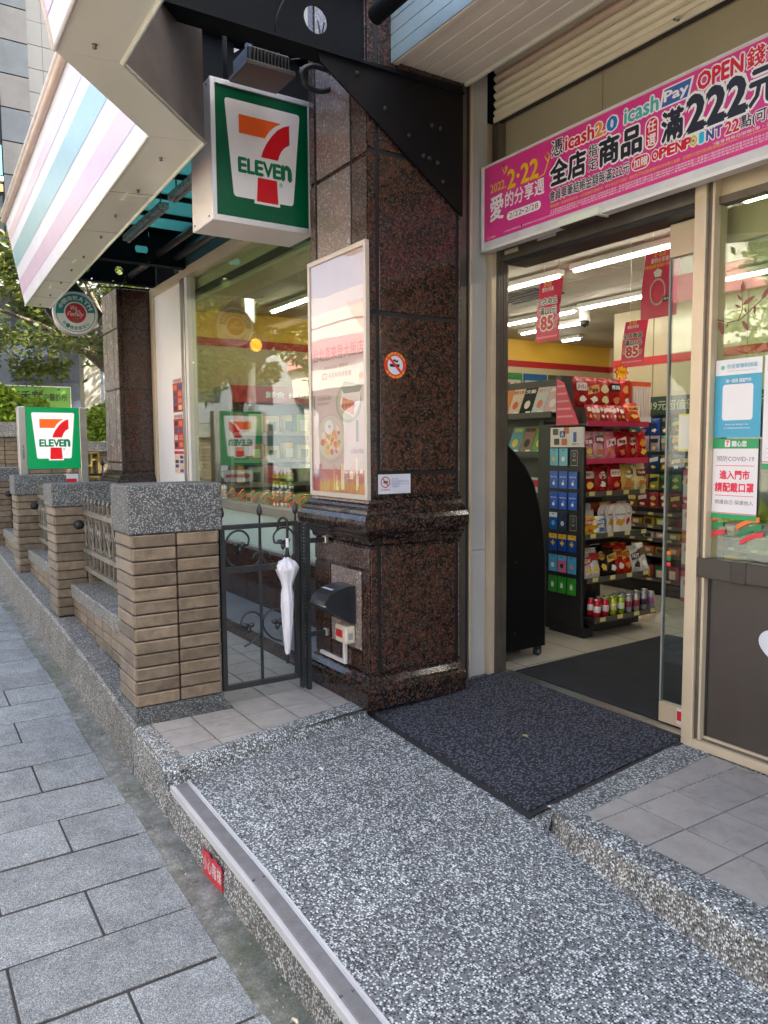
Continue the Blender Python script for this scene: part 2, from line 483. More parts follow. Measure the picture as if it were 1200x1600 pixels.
def seven_logo(fr, parent, off=.003, glow=0.):
    """fr spans the green face; drawn in unit coordinates, y up"""
    W = print_mat((.78, .77, .74), .3, glow); O = print_mat((.83, .12, .012), .3, glow); Rd = print_mat((.62, .006, .012), .3, glow); G = print_mat((.0, .155, .06), .3, glow)
    def Y(p): return [(x, 1 - y) for x, y in p]
    def rc(poly, r=.035):
        out = []; n = len(poly)
        for i in range(n):
            a, b, c = Vector(poly[i-1]), Vector(poly[i]), Vector(poly[(i+1) % n])
            p0 = b + (a - b).normalized() * r; p1 = b + (c - b).normalized() * r
            for k in range(5):
                t = k / 4; q = p0 * (1-t)**2 + b * 2*t*(1-t) + p1 * t*t; out.append((q.x, q.y))
        return out
    fpoly(fr, Y(rc([(.10, .085), (.91, .085), (.825, .835), (.18, .835)])), off, 'emblem_panel', W, parent)
    fpoly(fr, Y([(.40, .70), (.665, .70), (.675, .865), (.395, .865)]), off + .0006, 'emblem_panel', W, parent)
    fpoly(fr, Y([(.245, .19), (.70, .19), (.63, .225), (.57, .27), (.52, .335), (.245, .335)]), off + .0012, 'emblem_seven', O, parent)
    cv = [(.79, .19), (.725, .21), (.655, .25), (.59, .31), (.535, .375), (.495, .44), (.475, .49)]
    cv2 = [(.66, .49), (.675, .45), (.70, .41), (.735, .375), (.79, .345)]
    fpoly(fr, Y(cv + cv2), off + .0012, 'emblem_seven', Rd, parent)
    fpoly(fr, Y([(.435, .655), (.645, .655), (.655, .845), (.42, .845)]), off + .0012, 'emblem_seven', Rd, parent)
    for i, (ch, a, b) in enumerate((('E', .235, .315), ('L', .33, .40), ('E', .412, .492), ('V', .497, .60), ('E', .607, .687))):
        text(fr, ch, a, b, 1 - .635, 1 - .525, G, parent, off + .0012, .05)
    text(fr, 'n', .70, .80, 1 - .635, 1 - .525, G, parent, off + .0012, .06)
    text(fr, '®', .67, .71, 1 - .70, 1 - .665, G, parent, off + .0012, .0)

# ------------------------------------------------------------------ the setting: ground
def lerp(a, b, t): return a + (b - a) * t
def pw(x, tab):
    if x <= tab[0][0]: return tab[0][1]
    for (a, ya), (b, yb) in zip(tab, tab[1:]):
        if x <= b: return lerp(ya, yb, (x - a) / (b - a))
    return tab[-1][1]
pave_z = lambda x: pw(x, [(-16, .02), (-9.9, -.05), (-6.5, -.14), (-5, -.20), (-4, -.265), (-2, -.305), (3, -.36)])
plant_z = lambda x: pw(x, [(-12, .34), (-9.8, .285), (-8.3, .22), (-6.3, .16), (-5.2, .09), (-4.05, .003)])
def ramp_z(x, y):
    z1 = pw(x, [(-4, -.055), (-3.77, -.065), (-2.3, -.10), (-1.25, -.155), (0, -.21), (2, -.25)])
    z0 = pw(x, [(-4, -.07), (-3.5, -.08), (-2.5, -.107), (-1.85, -.155), (-.5, -.24), (2, -.27)])
    if y > 2.23: return lerp(z1, 0, min(1, (y - 2.23) / 1.12) ** .85)
    return lerp(z0, z1, (y - 1.05) / 1.18)

g = MB(); g.quad((-400, -400, -.62), (400, -400, -.62), (400, 400, -.62), (-400, 400, -.62))
g.build('ground', M('pale_ground', (.185, .20, .17), .9, 0, .2, .4), None, kind='structure')
# pavement bed
pv = struct('pavement')
xs = [-30, -20, -16, -9.9, -6.5, -5, -4, -2, 3, 8]
b = MB()
for a, c in zip(xs, xs[1:]):
    b.quad((a, -2.4, pave_z(a) - .0055), (c, -2.4, pave_z(c) - .0055), (c, .93, pave_z(c) - .0055), (a, .93, pave_z(a) - .0055))
b.build('paving_bed', T['grout'], pv)
rowp = .333; i = 0; x = 1.0
pm = {}
def stone_mesh(L, seed):
    k = (round(L, 2), seed)
    if k not in pm:
        m = MB(); m.cbox(-.159, .159, 0, L, -.03, 0, .004); pm[k] = m.mesh('paving_stone', T['pave'])
    return pm[k]
row = 0; n_st = 0
while x > -16:
    edge = .93 + .012 * math.sin(x * 3)
    y = edge
    first = .655 if row % 2 else .335
    lens = [first] + [.655] * 6
    for L in lens:
        zc = pave_z(x); yy = y - L
        if yy < -2.4: break
        o = piece('paving_stone', stone_mesh(L - .009, row % 3), pv, (x, yy + .0045, zc + random.uniform(-.002, .002)))
        sl = (pave_z(x + .16) - pave_z(x - .16)) / .32
        o.rotation_euler = (random.uniform(-.003, .003), -math.atan(sl), 0); n_st += 1
        y = yy
    x -= rowp; row += 1
# gutter
b = MB(); nx = 90
for i in range(nx):
    xa, xb = lerp(-16, 2, i / nx), lerp(-16, 2, (i + 1) / nx)
    ea = eb = .895
    for k in range(4):
        ya, yb = lerp(ea, 1.10, k / 4), lerp(ea, 1.10, (k + 1) / 4); yc, yd = lerp(eb, 1.10, k / 4), lerp(eb, 1.10, (k + 1) / 4)
        def gz(x, y): return pave_z(x) - .004 + .010 * noise.noise((x * 9, y * 9, 1)) * (1 if y > .95 else .2) + (.010 if y > 1.0 else 0)
        b.poly([(xa, ya, gz(xa, ya)), (xb, yc, gz(xb, yc)), (xb, yd, gz(xb, yd)), (xa, yb, gz(xa, yb))], [(0, 1, 2, 3)], True)
b.build('gutter', T['gutter'], None, kind='structure')

# ramp of washed pebbles
def kerbL(y): return pw(y, [(1.05, -3.42), (1.14, -3.50), (2.2, -3.70)])
b = MB(); NX, NY = 60, 36; idx = {}
for j in range(NY + 1):
    for i in range(NX + 1):
        y = lerp(1.13, 3.36, j / NY); xl = -3.95; x = lerp(xl, 2.0, (i / NX) ** 1.2)
        z = ramp_z(x, y) + .0025 * noise.noise((x * 6, y * 6, 0))
        idx[i, j] = len(b.v); b.v.append((x, y, z))
for j in range(NY):
    for i in range(NX):
        b.f.append([idx[i, j], idx[i+1, j], idx[i+1, j+1], idx[i, j+1]]); b.sm.append(True)
rp = struct('ramp', loc=(-2, 2, 0))
b.build('ramp_surface', T['ramp'], rp)
# street face of the ramp, rough and stained
b = MB(); N_ = 70
for i in range(N_):
    xa, xb = lerp(-3.62, 2, i / N_), lerp(-3.62, 2, (i + 1) / N_)
    def fp(x, t):
        zt = ramp_z(x, 1.05) - .004; zb = pave_z(x) - .01
        return (x, 1.062 + .012 * noise.noise((x * 7, t * 3, 3)) - t * .02, lerp(zt, zb, t))
    for k in range(3):
        b.poly([fp(xa, k/3), fp(xa, (k+1)/3), fp(xb, (k+1)/3), fp(xb, k/3)], [(0, 1, 2, 3)], True)
    b.quad((xa, 1.05, ramp_z(xa, 1.05) - .003), (xb, 1.05, ramp_z(xb, 1.05) - .003), (xb, 1.14, ramp_z(xb, 1.14) - .001), (xa, 1.14, ramp_z(xa, 1.14) - .001))
b.build('ramp_edge', T['rampd'], rp)
# aluminium step nosing
ns = thing('step_nosing', 'ribbed aluminium nosing strip screwed along the street edge of the pebble ramp', 'nosing strip', (-2, 1.09, -.12))
def strip(y0, y1, z0, z1, x0=-3.50, x1=2.0):
    m = MB(); K = 30
    for i in range(K):
        xa, xb = lerp(x0, x1, i / K), lerp(x0, x1, (i + 1) / K)
        za, zb = ramp_z(xa, 1.09), ramp_z(xb, 1.09)
        P = []
        for (xx, zz) in ((xa, za), (xb, zb)): P += [(xx, y0, zz + z0), (xx, y1, zz + z0), (xx, y1, zz + z1), (xx, y0, zz + z1)]
        m.poly(P, [(0, 4, 5, 1), (1, 5, 6, 2), (2, 6, 7, 3), (3, 7, 4, 0)] + ([(0, 1, 2, 3)] if i == 0 else []) + ([(4, 7, 6, 5)] if i == K-1 else []))
    return m
strip(1.044, 1.132, -.004, .006).build('base_plate', T['alu'], ns)
strip(1.038, 1.052, -.022, .010).build('front_lip', T['alu'], ns)
strip(1.122, 1.134, .006, .011).build('back_lip', T['alu'], ns)
tr_m = M('grey_rubber_tread', (.22, .215, .21), .7, 0, .15, 20)
strip(1.060, 1.114, .006, .0085, x0=-3.45).build('tread', tr_m, ns)
for k in range(9):
    y = 1.063 + k * .006; strip(y, y + .003, .0085, .0115, x0=-3.45).build('rib', tr_m, ns)
for yy in (1.065, 1.105):
    for xx in (-3.475, -2.55, -1.9):
        MB().lathe(xx, yy, [(.006, ramp_z(xx, 1.09) + .004), (.006, ramp_z(xx, 1.09) + .0075 + (.004 if xx > -3.4 else 0))], 10).build('screw', T['blackp'], ns)
# red step sticker
st = thing('step_warning_sticker', 'torn red plastic sign with white characters stuck to the ramp edge', 'sticker', (-2.92, 1.05, -.24))
fr = Frame((-3.035, 1.052, -.292), (1, 0, .08), (0, 0, 1), .22, .118)
fpoly(fr, [(0, .02), (1, 0), (1, .80), (.93, .90), (.8, .88), (.62, .97), (.45, .84), (.3, .98), (.12, .90), (0, 1)], .012, 'plate', print_mat('#c8303a', .4), st, thick=.003)
for ch, a in (('小', .05), ('心', .28), ('階', .53), ('梯', .77)):
    text(fr, ch, a, a + .2, .25, .78, print_mat((.8, .75, .72)), st, .0135, .01)

# left landing (tiles, pebble border)
ld = struct('landing', loc=(-4.5, 1.6, 0))
b = MB(); b.quad((-12, 1.05, -.012), (-3.55, 1.05, -.012), (-3.70, 2.35, -.012), (-12, 2.35, -.012))
b.quad((-12, 2.35, -.012), (-3.9, 2.35, -.012), (-3.9, 2.95, -.012), (-12, 2.95, -.012))
b.build('tile_bed', T['grout'], ld)
xg = [-3.72 - .25 * k for k in range(0, 26)]
yg = [1.14, 1.365, 1.615, 1.862, 2.11, 2.30]
def tile_obj(parent, x0, x1, y0, y1, z=0., slant=None):
    g_ = .0038; m = MB()
    cx, cy = (x0 + x1) / 2, (y0 + y1) / 2
    pts = [(x0 + g_, y0 + g_), (x1 - g_, y0 + g_), (x1 - g_, y1 - g_), (x0 + g_, y1 - g_)]
    if slant: pts = [(min(px, slant(py)), py) for px, py in pts]
    P = [(px, py, z) for px, py in pts] + [(px, py, z - .01) for px, py in pts]
    m.poly(P, [(0, 1, 2, 3), (0, 4, 5, 1), (1, 5, 6, 2), (2, 6, 7, 3), (3, 7, 4, 0)])
    me = m.mesh('floor_tile', T['tile'], (cx, cy, 0))
    return piece('floor_tile', me, parent, (cx, cy, random.uniform(0, .001)))
sl = lambda y: pw(y, [(1.14, -3.585), (2.3, -3.84)])
for j in range(len(yg) - 1):
    tile_obj(ld, xg[0], xg[0] + .25, yg[j], yg[j+1], slant=sl) if sl(yg[j]) > xg[0] + .01 else None
    for k in range(len(xg) - 1):
        if xg[k] < -7.6: break
        tile_obj(ld, xg[k+1], xg[k], yg[j], yg[j+1], slant=sl)
b = MB(); b.box(-12, -4.45, 2.302, 2.46, -.012, .004); b.build('drain_strip', T['granite_m'], ld)
b = MB(); b.box(-12, -4.45, 2.462, 2.95, -.012, .002); b.build('wash_strip', M('grey_cement_screed', (.27, .27, .26), .45, 0, .2, 3), ld)
# rounded pebble border between landing and ramp
b = MB(); K = 26; ys = [lerp(1.02, 2.27, k / K) for k in range(K + 1)]
prof = []
for y in ys:
    xo = kerbL(y) + .012 * noise.noise((y * 4, 0, 5)) + (0.0 if y > 1.1 else (-.06 * (1.1 - y) / .08)); xi = sl(y)
    zt = .003; zb = min(ramp_z(xo, max(y, 1.08)), -.01) - .02; wd = xo - xi
    P = [(xi, y, -.012), (xi, y, zt), (lerp(xi, xo, .35), y, zt + .001)]
    for a in (10, 30, 50, 70, 90):
        P.append((lerp(xi, xo, .45) + (xo - lerp(xi, xo, .45)) * math.sin(R(a)), y, zt - (zt - zb) * .55 * (1 - math.cos(R(a)))))
    P.append((xo + .02, y, zb)); prof.append(P)
n0 = len(prof[0])
for P in prof: b.v += P
for k in range(K):
    for i in range(n0 - 1): b.f.append([k*n0 + i, k*n0 + i + 1, (k+1)*n0 + i + 1, (k+1)*n0 + i]); b.sm.append(i > 1)
b.f.append(list(range(n0))); b.sm.append(False)
b.build('pebble_border', T['ramp'], ld)
# street side border and face of the landing
b = MB(); K = 20
for k in range(K):
    xa, xb = lerp(-4.13, -3.46, k / K), lerp(-4.13, -3.46, (k + 1) / K)
    def P(x):
        e = max(0., (x + 3.54) / .08) * .035; return [(x, 1.142, .003), (x, 1.085, .003 - e * .4), (x, 1.056 + e * .3, -.006 - e * .5), (x, 1.044 + e, -.03), (x, 1.046 + e, -.14), (x, 1.04 + e, pave_z(x) - .02)]
    A, B = P(xa), P(xb)
    for i in range(5): b.poly([A[i], B[i], B[i+1], A[i+1]], [(0, 3, 2, 1)], i > 1)
b.build('street_border', T['rampd'], ld)

# right platform: tiles with pebble kerb
rpf = struct('side_platform', loc=(-1.6, 2.8, 0))
b = MB(); b.box(-2.0, 3, 2.34, 3.30, -.30, -.012); b.build('tile_bed', T['grout'], rpf)
kfront = lambda x: pw(x, [(-2.21, 2.27), (-2.15, 2.235), (-1.86, 2.21), (-1.56, 2.195), (-1.2, 2.175), (0, 2.11), (3, 2.0)])
b = MB(); K = 50; xs_ = [lerp(-2.215, 2.5, (k / K)) for k in range(K + 1)]; rows = []
for x in xs_:
    f_ = kfront(x) + .006 * noise.noise((x * 6, 0, 9)); zb = ramp_z(x, 2.2) - .03
    rows.append([(x, 2.322, .003), (x, f_ + .05, .003), (x, f_ + .022, -.002), (x, f_ + .006, -.014), (x, f_ - .002 + .004 * noise.noise((x * 8, 3, 1)), -.04), (x, f_ - .012, zb * .7), (x, f_ - .03, zb)])
n0 = 7
bt = MB()
for k in range(K):
    A, B = rows[k], rows[k + 1]
    for i in range(n0 - 1): (bt if i < 3 else b).poly([A[i], A[i+1], B[i+1], B[i]], [(0, 1, 2, 3)], i > 0)
b.poly([(p[0] - .001, p[1], p[2]) for p in rows[0]] + [(-2.216, 2.322, -.15)], [tuple(range(n0 + 1))])
b.build('pebble_kerb_face', T['rampd'], rpf); bt.build('pebble_kerb_top', T['ramp'], rpf)
b = MB(); b.box(-2.205, -1.9, 2.25, 2.40, -.3, -.004); b.build('kerb_fill', T['rampd'], rpf)
b = MB()   # border strip that runs back to the shop front
b.quad((-2.235, 2.245, .0022), (-1.95, 2.235, .0022), (-1.95, 2.324, .0022), (-2.22, 2.324, .0022)); b.quad((-2.225, 2.3235, .003), (-2.10, 2.3235, .003), (-2.18, 3.30, .003), (-2.36, 3.30, .003))
b.quad((-2.214, 2.26, .002), (-2.36, 3.30, .003), (-2.37, 3.30, -.05), (-2.235, 2.235, -.16)); b.quad((-2.214, 2.26, .002), (-2.235, 2.235, -.16), (-2.20, 2.20, -.16), (-2.19, 2.24, .0))
b.build('side_border', T['ramp'], rpf)
box('side_fill', T['rampd'], rpf, -2.24, -1.9, 2.33, 3.28, -.3, -.003)
xg = [-2.262 + .2345 * k for k in range(10)]; yg = [2.322, 2.557, 2.812, 3.07, 3.285]
lb = lambda y: pw(y, [(2.32, -2.118), (3.3, -2.185)])
for j in range(4):
    for k in range(9):
        x0, x1 = xg[k], xg[k+1]
        if x1 < lb(yg[j]) + .02: continue
        x0 = max(x0, lb((yg[j] + yg[j+1]) / 2)); tile_obj(rpf, x0, x1, yg[j], yg[j+1])

# ------------------------------------------------------------------ planter base, brick pillars, low walls, railings
pb = thing('planter_base', 'long pebble-dashed plinth under the row of brick pillars along the pavement', 'plinth', (-8, 1.2, 0))
b = MB(); K = 60
for k in range(K):
    xa, xb = lerp(-15, -4.12, k / K), lerp(-15, -4.12, (k + 1) / K)
    def P(x): return [(x, 1.62, plant_z(x)), (x, 1.066, plant_z(x)), (x, 1.050, plant_z(x) - .018), (x, 1.05, plant_z(x) - .15), (x, 1.03, pave_z(x) - .02)]
    A, B = P(xa), P(xb)
    for i in range(4): b.poly([A[i], B[i], B[i+1], A[i+1]], [(0, 3, 2, 1)], False)
b.quad((-4.12, 1.05, -.3), (-4.12, 1.62, -.3), (-4.12, 1.62, .003), (-4.12, 1.05, .003))
b.build('plinth_body', T['plant'], pb)

BH = .0725
def brick_mesh(w, d, h, name='brick'):
    """face in +x... w along y, d depth in x; chamfered long edges"""
    m = MB(); m.cbox(-d, 0, -w / 2, w / 2, -h / 2, h / 2, .006); return m.mesh(name, T['brick'])
BMx = {}
def bricks_x(parent, X, y0, y1, z0, rows, per):
    """bricks on a +x facing side"""
    w = (y1 - y0) / per - .008
    k = (round(w, 3)); BMx.setdefault(k, brick_mesh(w, .02, BH - .006)); me = BMx[k]
    for r in range(rows):
        for q in range(per):
            piece('brick', me, parent, (X + .014 + random.uniform(-.0015, .0015), y0 + (q + .5) * (y1 - y0) / per, z0 + (r + .5) * BH))
def bricks_y(parent, Y, x0, x1, z0, rows, per, off=0., sgn=-1):
    w = (x1 - x0) / per - .008
    k = (round(w, 3)); BMx.setdefault(k, brick_mesh(w, .02, BH - .006)); me = BMx[k]
    for r in range(rows):
        for q in range(per):
            piece('brick', me, parent, (x0 + (q + .5) * (x1 - x0) / per, Y + sgn * (.014 + random.uniform(-.0015, .0015)), z0 + (r + .5) * BH), rotz=R(90 * sgn))
def pillar(X, z0, rows, label, y0=1.08, y1=1.55, w=.33, cap=.265, ztop=None):
    zt = z0 + rows * BH
    t = thing('brick_pillar', label, 'pillar', (X - w/2, (y0 + y1) / 2, z0), 'brick pillars along the pavement')
    box('core', T['core'], t, X - w, X - .004, y0 + .004, y1 - .004, z0 - .02, zt)
    bricks_x(t, X - .004, y0 - .008, y1 + .008, z0, rows, 2)
    bricks_y(t, y0 + .004, X - w, X + .004, z0, rows, 1)
    bricks_y(t, y1 - .004, X - w, X + .004, z0, rows, 1, sgn=1)
    box('cap', T['cap'], t, X - w - .02, X + .012, y0 - .022, y1 + .03, zt, zt + cap, ch=.008)
    return t
p1 = pillar(-4.135, .098, 13, 'nearest brick pillar with speckled terrazzo cap, beside the iron gate')
box('plinth', T['cap'], p1, -4.46, -4.125, 1.07, 1.565, -.01, .098)
pillar(-6.45, .175, 12, 'second brick pillar from the gate, between two railings', y0=1.095, cap=.18)
pillar(-8.62, .235, 11, 'third brick pillar from the gate, below the left post of the lightbox sign', y0=1.11, cap=.20, y1=1.56)
pillar(-10.6, .30, 11, 'fourth brick pillar from the gate, farthest left at the picture edge', y0=1.10, y1=1.50, cap=.18)
def low_wall(x0, x1, zb, zt, label):
    t = thing('low_wall', label, 'low wall', ((x0 + x1) / 2, 1.35, zb), 'low brick walls between the pillars')
    box('core', T['core'], t, x0, x1, 1.22, 1.50, zb - .08, zt - .11)
    n = max(3, round((x1 - x0) / .245)); rows = 3
    bricks_y(t, 1.216, x0, x1, zt - .112 - rows * BH, rows, n)
    box('coping', T['plant'], t, x0, x1, 1.185, 1.53, zt - .11, zt, ch=.01)
    return t
low_wall(-6.44, -4.47, .10, .43, 'low brick wall with pebble coping beside the nearest pillar')
low_wall(-8.61, -6.79, .18, .47, 'low brick wall with pebble coping between second and third pillar')
low_wall(-10.59, -8.96, .24, .52, 'low brick wall with pebble coping between third and fourth pillar')
def curve(pts, n=6):
    out = []; P = [Vector(p) for p in pts]; P = [P[0]] + P + [P[-1]]
    for i in range(1, len(P) - 2):
        for k in range(n):
            t = k / n; a, b_, c_, d = P[i-1], P[i], P[i+1], P[i+2]
            out.append(.5 * ((2 * b_) + (-a + c_) * t + (2*a - 5*b_ + 4*c_ - d) * t*t + (-a + 3*b_ - 3*c_ + d) * t**3))
    out.append(P[-2]); return out
def railing(x0, x1, zt, zleg, label):
    t = thing('iron_railing', label, 'railing', ((x0 + x1) / 2, 1.36, zleg), 'wrought iron railings between the pillars'); y = 1.31
    for z in (zt, zt - .30, zt - .445):
        box('rail', T['rail'], t, x0, x1, y - .016, y + .016, z - .018, z + .018)
    n = int((x1 - x0 - .05) / .125)
    for k in range(n + 1):
        x = x0 + .03 + k * (x1 - x0 - .06) / n
        m = MB(); m.box(x - .007, x + .007, y - .007, y + .007, zt - .445, zt + .08); m.lathe(x, y, [(.009, zt + .08), (.013, zt + .095), (.001, zt + .13)], 6); m.build('bar', T['rail'], t)
    for k in range(n):
        xa = x0 + .03 + (k + .5) * (x1 - x0 - .06) / n; s_ = 1 if k % 2 else -1
        c1 = curve([(xa + s_ * .02, y, zt - .05), (xa - s_ * .035, y, zt - .03), (xa - s_ * .05, y, zt - .09), (xa, y, zt - .15), (xa + s_ * .05, y, zt - .21), (xa + s_ * .03, y, zt - .27), (xa - s_ * .02, y, zt - .25)], 4)
        m = MB(); m.tube(c1, .006, 5); m.tube([(xa + s_ * .01, y, zt - .17), (xa + s_ * .035, y - .005, zt - .13), (xa + s_ * .02, y, zt - .10)], [.003, .014, .003], 6); m.build('scroll', T['rail'], t)
    for x in (x0 + .16, x1 - .16):
        m = MB(); m.box(x - .012, x + .012, y - .012, y + .012, zleg, zt - .46); m.lathe(x, y, [(.035, zleg), (.03, zleg + .01)], 12); m.build('leg', T['rail'], t)
    m = MB(); m.lathe(0, 0, [(.034, 0), (.038, .006), (.02, .02), (.015, .04)], 14)
    me = m.mesh('wall_rose', T['black'])
    for x in (x0,):
        o = piece('wall_rose', me, t, (x + .002, 1.265, zt - .10)); o.rotation_euler = (0, R(90), 0)
    return t
railing(-6.44, -4.47, 1.00, .43, 'wrought iron railing beside the nearest brick pillar')
railing(-8.61, -6.79, 1.02, .47, 'wrought iron railing between second and third brick pillar')
railing(-10.59, -8.96, 1.05, .52, 'wrought iron railing between third and fourth brick pillar')

# ------------------------------------------------------------------ gate
GX = -4.19
gt = thing('iron_gate', 'black wrought iron gate with leaf scrolls between brick pillar and granite pier', 'gate', (GX, 1.84, .09))
def gy(px): return 1.60 + (px - 145) * .000839
def gz_(py): return 1.04 - (py - 235) * .000788
K_ = T['black']
box('frame', K_, gt, GX - .014, GX + .014, 1.585, 1.612, .085, 1.04)
box('frame', K_, gt, GX - .014, GX + .014, 2.055, 2.082, .085, 1.04)
box('rail', K_, gt, GX - .015, GX + .015, 1.585, 2.082, 1.03, 1.058, ch=.004)
box('rail', K_, gt, GX - .013, GX + .013, 1.613, 2.054, .775, .810)
box('rail', K_, gt, GX - .015, GX + .015, 1.613, 2.054, .085, .115)
box('bar', K_, gt, GX - .007, GX + .007, 1.828, 1.842, .116, 1.03)
for y in (1.598, 1.835, 2.068):
    m = MB(); m.lathe(GX, y, [(.006, 1.058), (.006, 1.10), (.013, 1.105), (.018, 1.125), (.013, 1.15), (.001, 1.175)], 10); m.build('finial', K_, gt)
S1 = [(335, 370), (338, 310), (290, 262), (220, 270), (175, 330), (165, 420), (200, 500), (270, 545), (340, 548), (400, 515), (432, 470), (420, 440), (388, 443), (368, 475)]
S2 = [(275, 1010), (270, 950), (300, 895), (350, 880), (400, 900), (435, 960), (425, 1020), (395, 1070), (350, 1110), (290, 1135)]
for S, lf in ((S1, (270, 375)), (S2, (325, 985))):
    for mir in (1, -1):
        f_ = (lambda p: (GX, gy(p[0] if mir == 1 else 2 * 435 - p[0]), gz_(p[1])))
        m = MB(); m.tube(curve([f_(p) for p in S], 5), .0065, 6); m.build('scroll', K_, gt)
        c = f_(lf); sg = mir
        m = MB()
        for dy, dz, a in ((-.03, .012, 0), (.0, -.022, 1), (.022, .01, 2)):
            m.tube([(c[0], c[1], c[2]), (c[0] + .008, c[1] + sg * dy, c[2] + dz), (c[0], c[1] + sg * dy * 1.7, c[2] + dz * 1.8 - .004)], [.012, .017, .003], 6)
        m.tube([f_(S[0]), c], [.006, .010], 6); m.build('leaf', K_, gt)
gp = thing('gate_post', 'black iron gate post with beaded edge fixed to the granite pier', 'post', (GX, 2.13, 0))
box('post', K_, gp, GX - .018, GX + .018, 2.092, 2.112, 0.02, 1.05)
box('post', K_, gp, GX - .018, GX + .018, 2.135, 2.158, 0.0, 1.045)
m = MB()
for k in range(48): m.lathe(GX + .005, 2.123, [(.004, .03 + k * .021), (.011, .037 + k * .021), (.004, .045 + k * .021)], 6)
m.build('beading', K_, gp)
for z in (.93, .345):
    box('bracket', K_, gp, GX - .008, GX + .008, 2.158, 2.285, z - .015, z + .015)
    box('bracket_plate', T['steel'], gp, GX - .022, GX + .022, 2.262, 2.287, z - .022, z + .022, ch=.004)

# umbrella hooked over the gate
um = thing('umbrella', 'closed white umbrella with black crook handle hooked over the iron gate', 'umbrella', (-4.16, 2.0, .2))
ux, uy = -4.155, 1.995
def lean(z): return (ux, uy - (1.0 - z) * .012)
m = MB(); m.tube(curve([(ux - .035, uy - .045, 1.005), (ux - .030, uy - .043, 1.05), (ux - .016, uy - .034, 1.078), (ux - .002, uy - .018, 1.082), (ux + .008, uy - .003, 1.065), (ux + .006, uy, 1.02), (ux + .002, uy, .95)], 5), .0085, 10); m.build('handle', T['blackp'], um)
MB().lathe(ux + .002, uy, [(.0095, .905), (.010, .91), (.010, .955), (.009, .96)], 14).build('label_band', M('white_plastic', (.75, .75, .80), .3), um)
MB().lathe(ux + .001, uy - .001, [(.008, .835), (.013, .85), (.013, .875), (.008, .905)], 10).build('runner', T['blackp'], um)
m = MB()
for k in range(8):
    a = k * math.pi / 4; m.tube([(ux + .008 * math.cos(a), uy + .008 * math.sin(a), .86), (ux + .028 * math.cos(a), uy + .028 * math.sin(a), .845), (ux + .033 * math.cos(a), uy + .033 * math.sin(a), .862)], .0025, 5)
m.build('rib_tip', T['blackp'], um)
fab = N('white_umbrella_fabric'); fab.b.inputs['Subsurface Weight'].default_value = .1
fabm = fab.set(fab.ramp(fab.noise(12, 4), [(.3, (.66, .67, .70)), (.7, (.80, .80, .82))]), .42, fab.bump(fab.noise(40, 5), .2, .002))
m = MB(); P = []
prof = [(.010, .255), (.014, .28), (.020, .35), (.027, .45), (.031, .55), (.030, .62), (.024, .665), (.030, .70), (.042, .75), (.055, .785), (.040, .805), (.022, .83), (.012, .848)]
b0 = len(m.v); n0 = 32
for r, z in prof:
    r *= 1.18
    for k in range(n0):
        q = 2 * math.pi * k / n0
        amp = .30 if z > .70 else .24
        rr = r * (1 + amp * abs(math.cos(4 * q + z * 7)) - amp * .5)
        m.v.append((ux + rr * math.cos(q), lean(z)[1] + rr * math.sin(q), z + (.016 * math.cos(8 * q) if .74 < z < .82 else 0)))
for i in range(len(prof) - 1):
    for k in range(n0): m.f.append([b0 + i*n0 + k, b0 + i*n0 + (k+1) % n0, b0 + (i+1)*n0 + (k+1) % n0, b0 + (i+1)*n0 + k]); m.sm.append(True)
m.build('canopy', fabm, um)
m = MB(); m.lathe(ux, lean(.665)[1], [(.0265, .655), (.0275, .665), (.0265, .675)], 16); m.build('strap', fabm, um)
MB().lathe(ux, lean(.22)[1], [(.0075, .197), (.009, .20), (.009, .255), (.006, .262)], 10).build('tip', T['blackp'], um)

# ------------------------------------------------------------------ granite piers
PROF = [(0, .062), (.095, .065), (.115, .060), (.125, .045), (.138, .042), (.165, .016), (.172, .012), (.18, 0), (.93, 0), (.945, .010), (.965, .012), (.985, .032), (1.0, .040),
        (1.012, .062), (1.03, .074), (1.06, .082), (1.09, .080), (1.115, .066), (1.122, .050), (1.14, .048), (1.155, .030), (1.18, .012), (1.20, .008), (1.21, 0), (4.4, 0)]
def pier(x0, x1, y0, y1, label, ztop=4.4, z0=0.):
    t = thing('granite_pier', label, 'pier', ((x0 + x1) / 2, (y0 + y1) / 2, z0), 'granite piers of the shop front')
    m = MB(); pr = [(z + z0 if z < 4 else ztop, d - .006 if d == 0 else d) for z, d in PROF]
    for z, d in pr: m.v += [(x0 - d, y0 - d, z), (x1 + d, y0 - d, z), (x1 + d, y1, z), (x0 - d, y1, z)]
    for i in range(len(pr) - 1):
        for k in range(4): m.f.append([i*4 + k, i*4 + (k+1) % 4, (i+1)*4 + (k+1) % 4, (i+1)*4 + k]); m.sm.append(False)
    m.f.append([len(pr)*4 - 4 + k for k in range(4)]); m.sm.append(False)
    m.build('body', T['granite_d'], t)
    return t
PX0, PX1, PY0, PY1 = -4.37, -3.695, 2.295, 2.95
pr1 = pier(PX0, PX1, PY0, PY1, 'near granite pier between the gate and the open shop door')
def slab(t, face, a0, a1, z0, z1, mat, x=None, y=None):
    g_ = .008
    if face == 'x': box('panel', mat, t, x - .006, x + .004, a0 + g_, a1 - g_, z0 + g_, z1 - g_, ch=.002)
    else: box('panel', mat, t, a0 + g_, a1 - g_, y - .004, y + .006, z0 + g_, z1 - g_, ch=.002)
for z0, z1 in ((.19, .925),): slab(pr1, 'x', 2.36, 2.915, z0, z1, T['granite'], x=PX1)
for z0, z1 in ((1.215, 1.345), (1.355, 2.245), (2.255, 3.12), (3.13, 4.1)): slab(pr1, 'x', 2.36, 2.915, z0, z1, T['granite'], x=PX1)
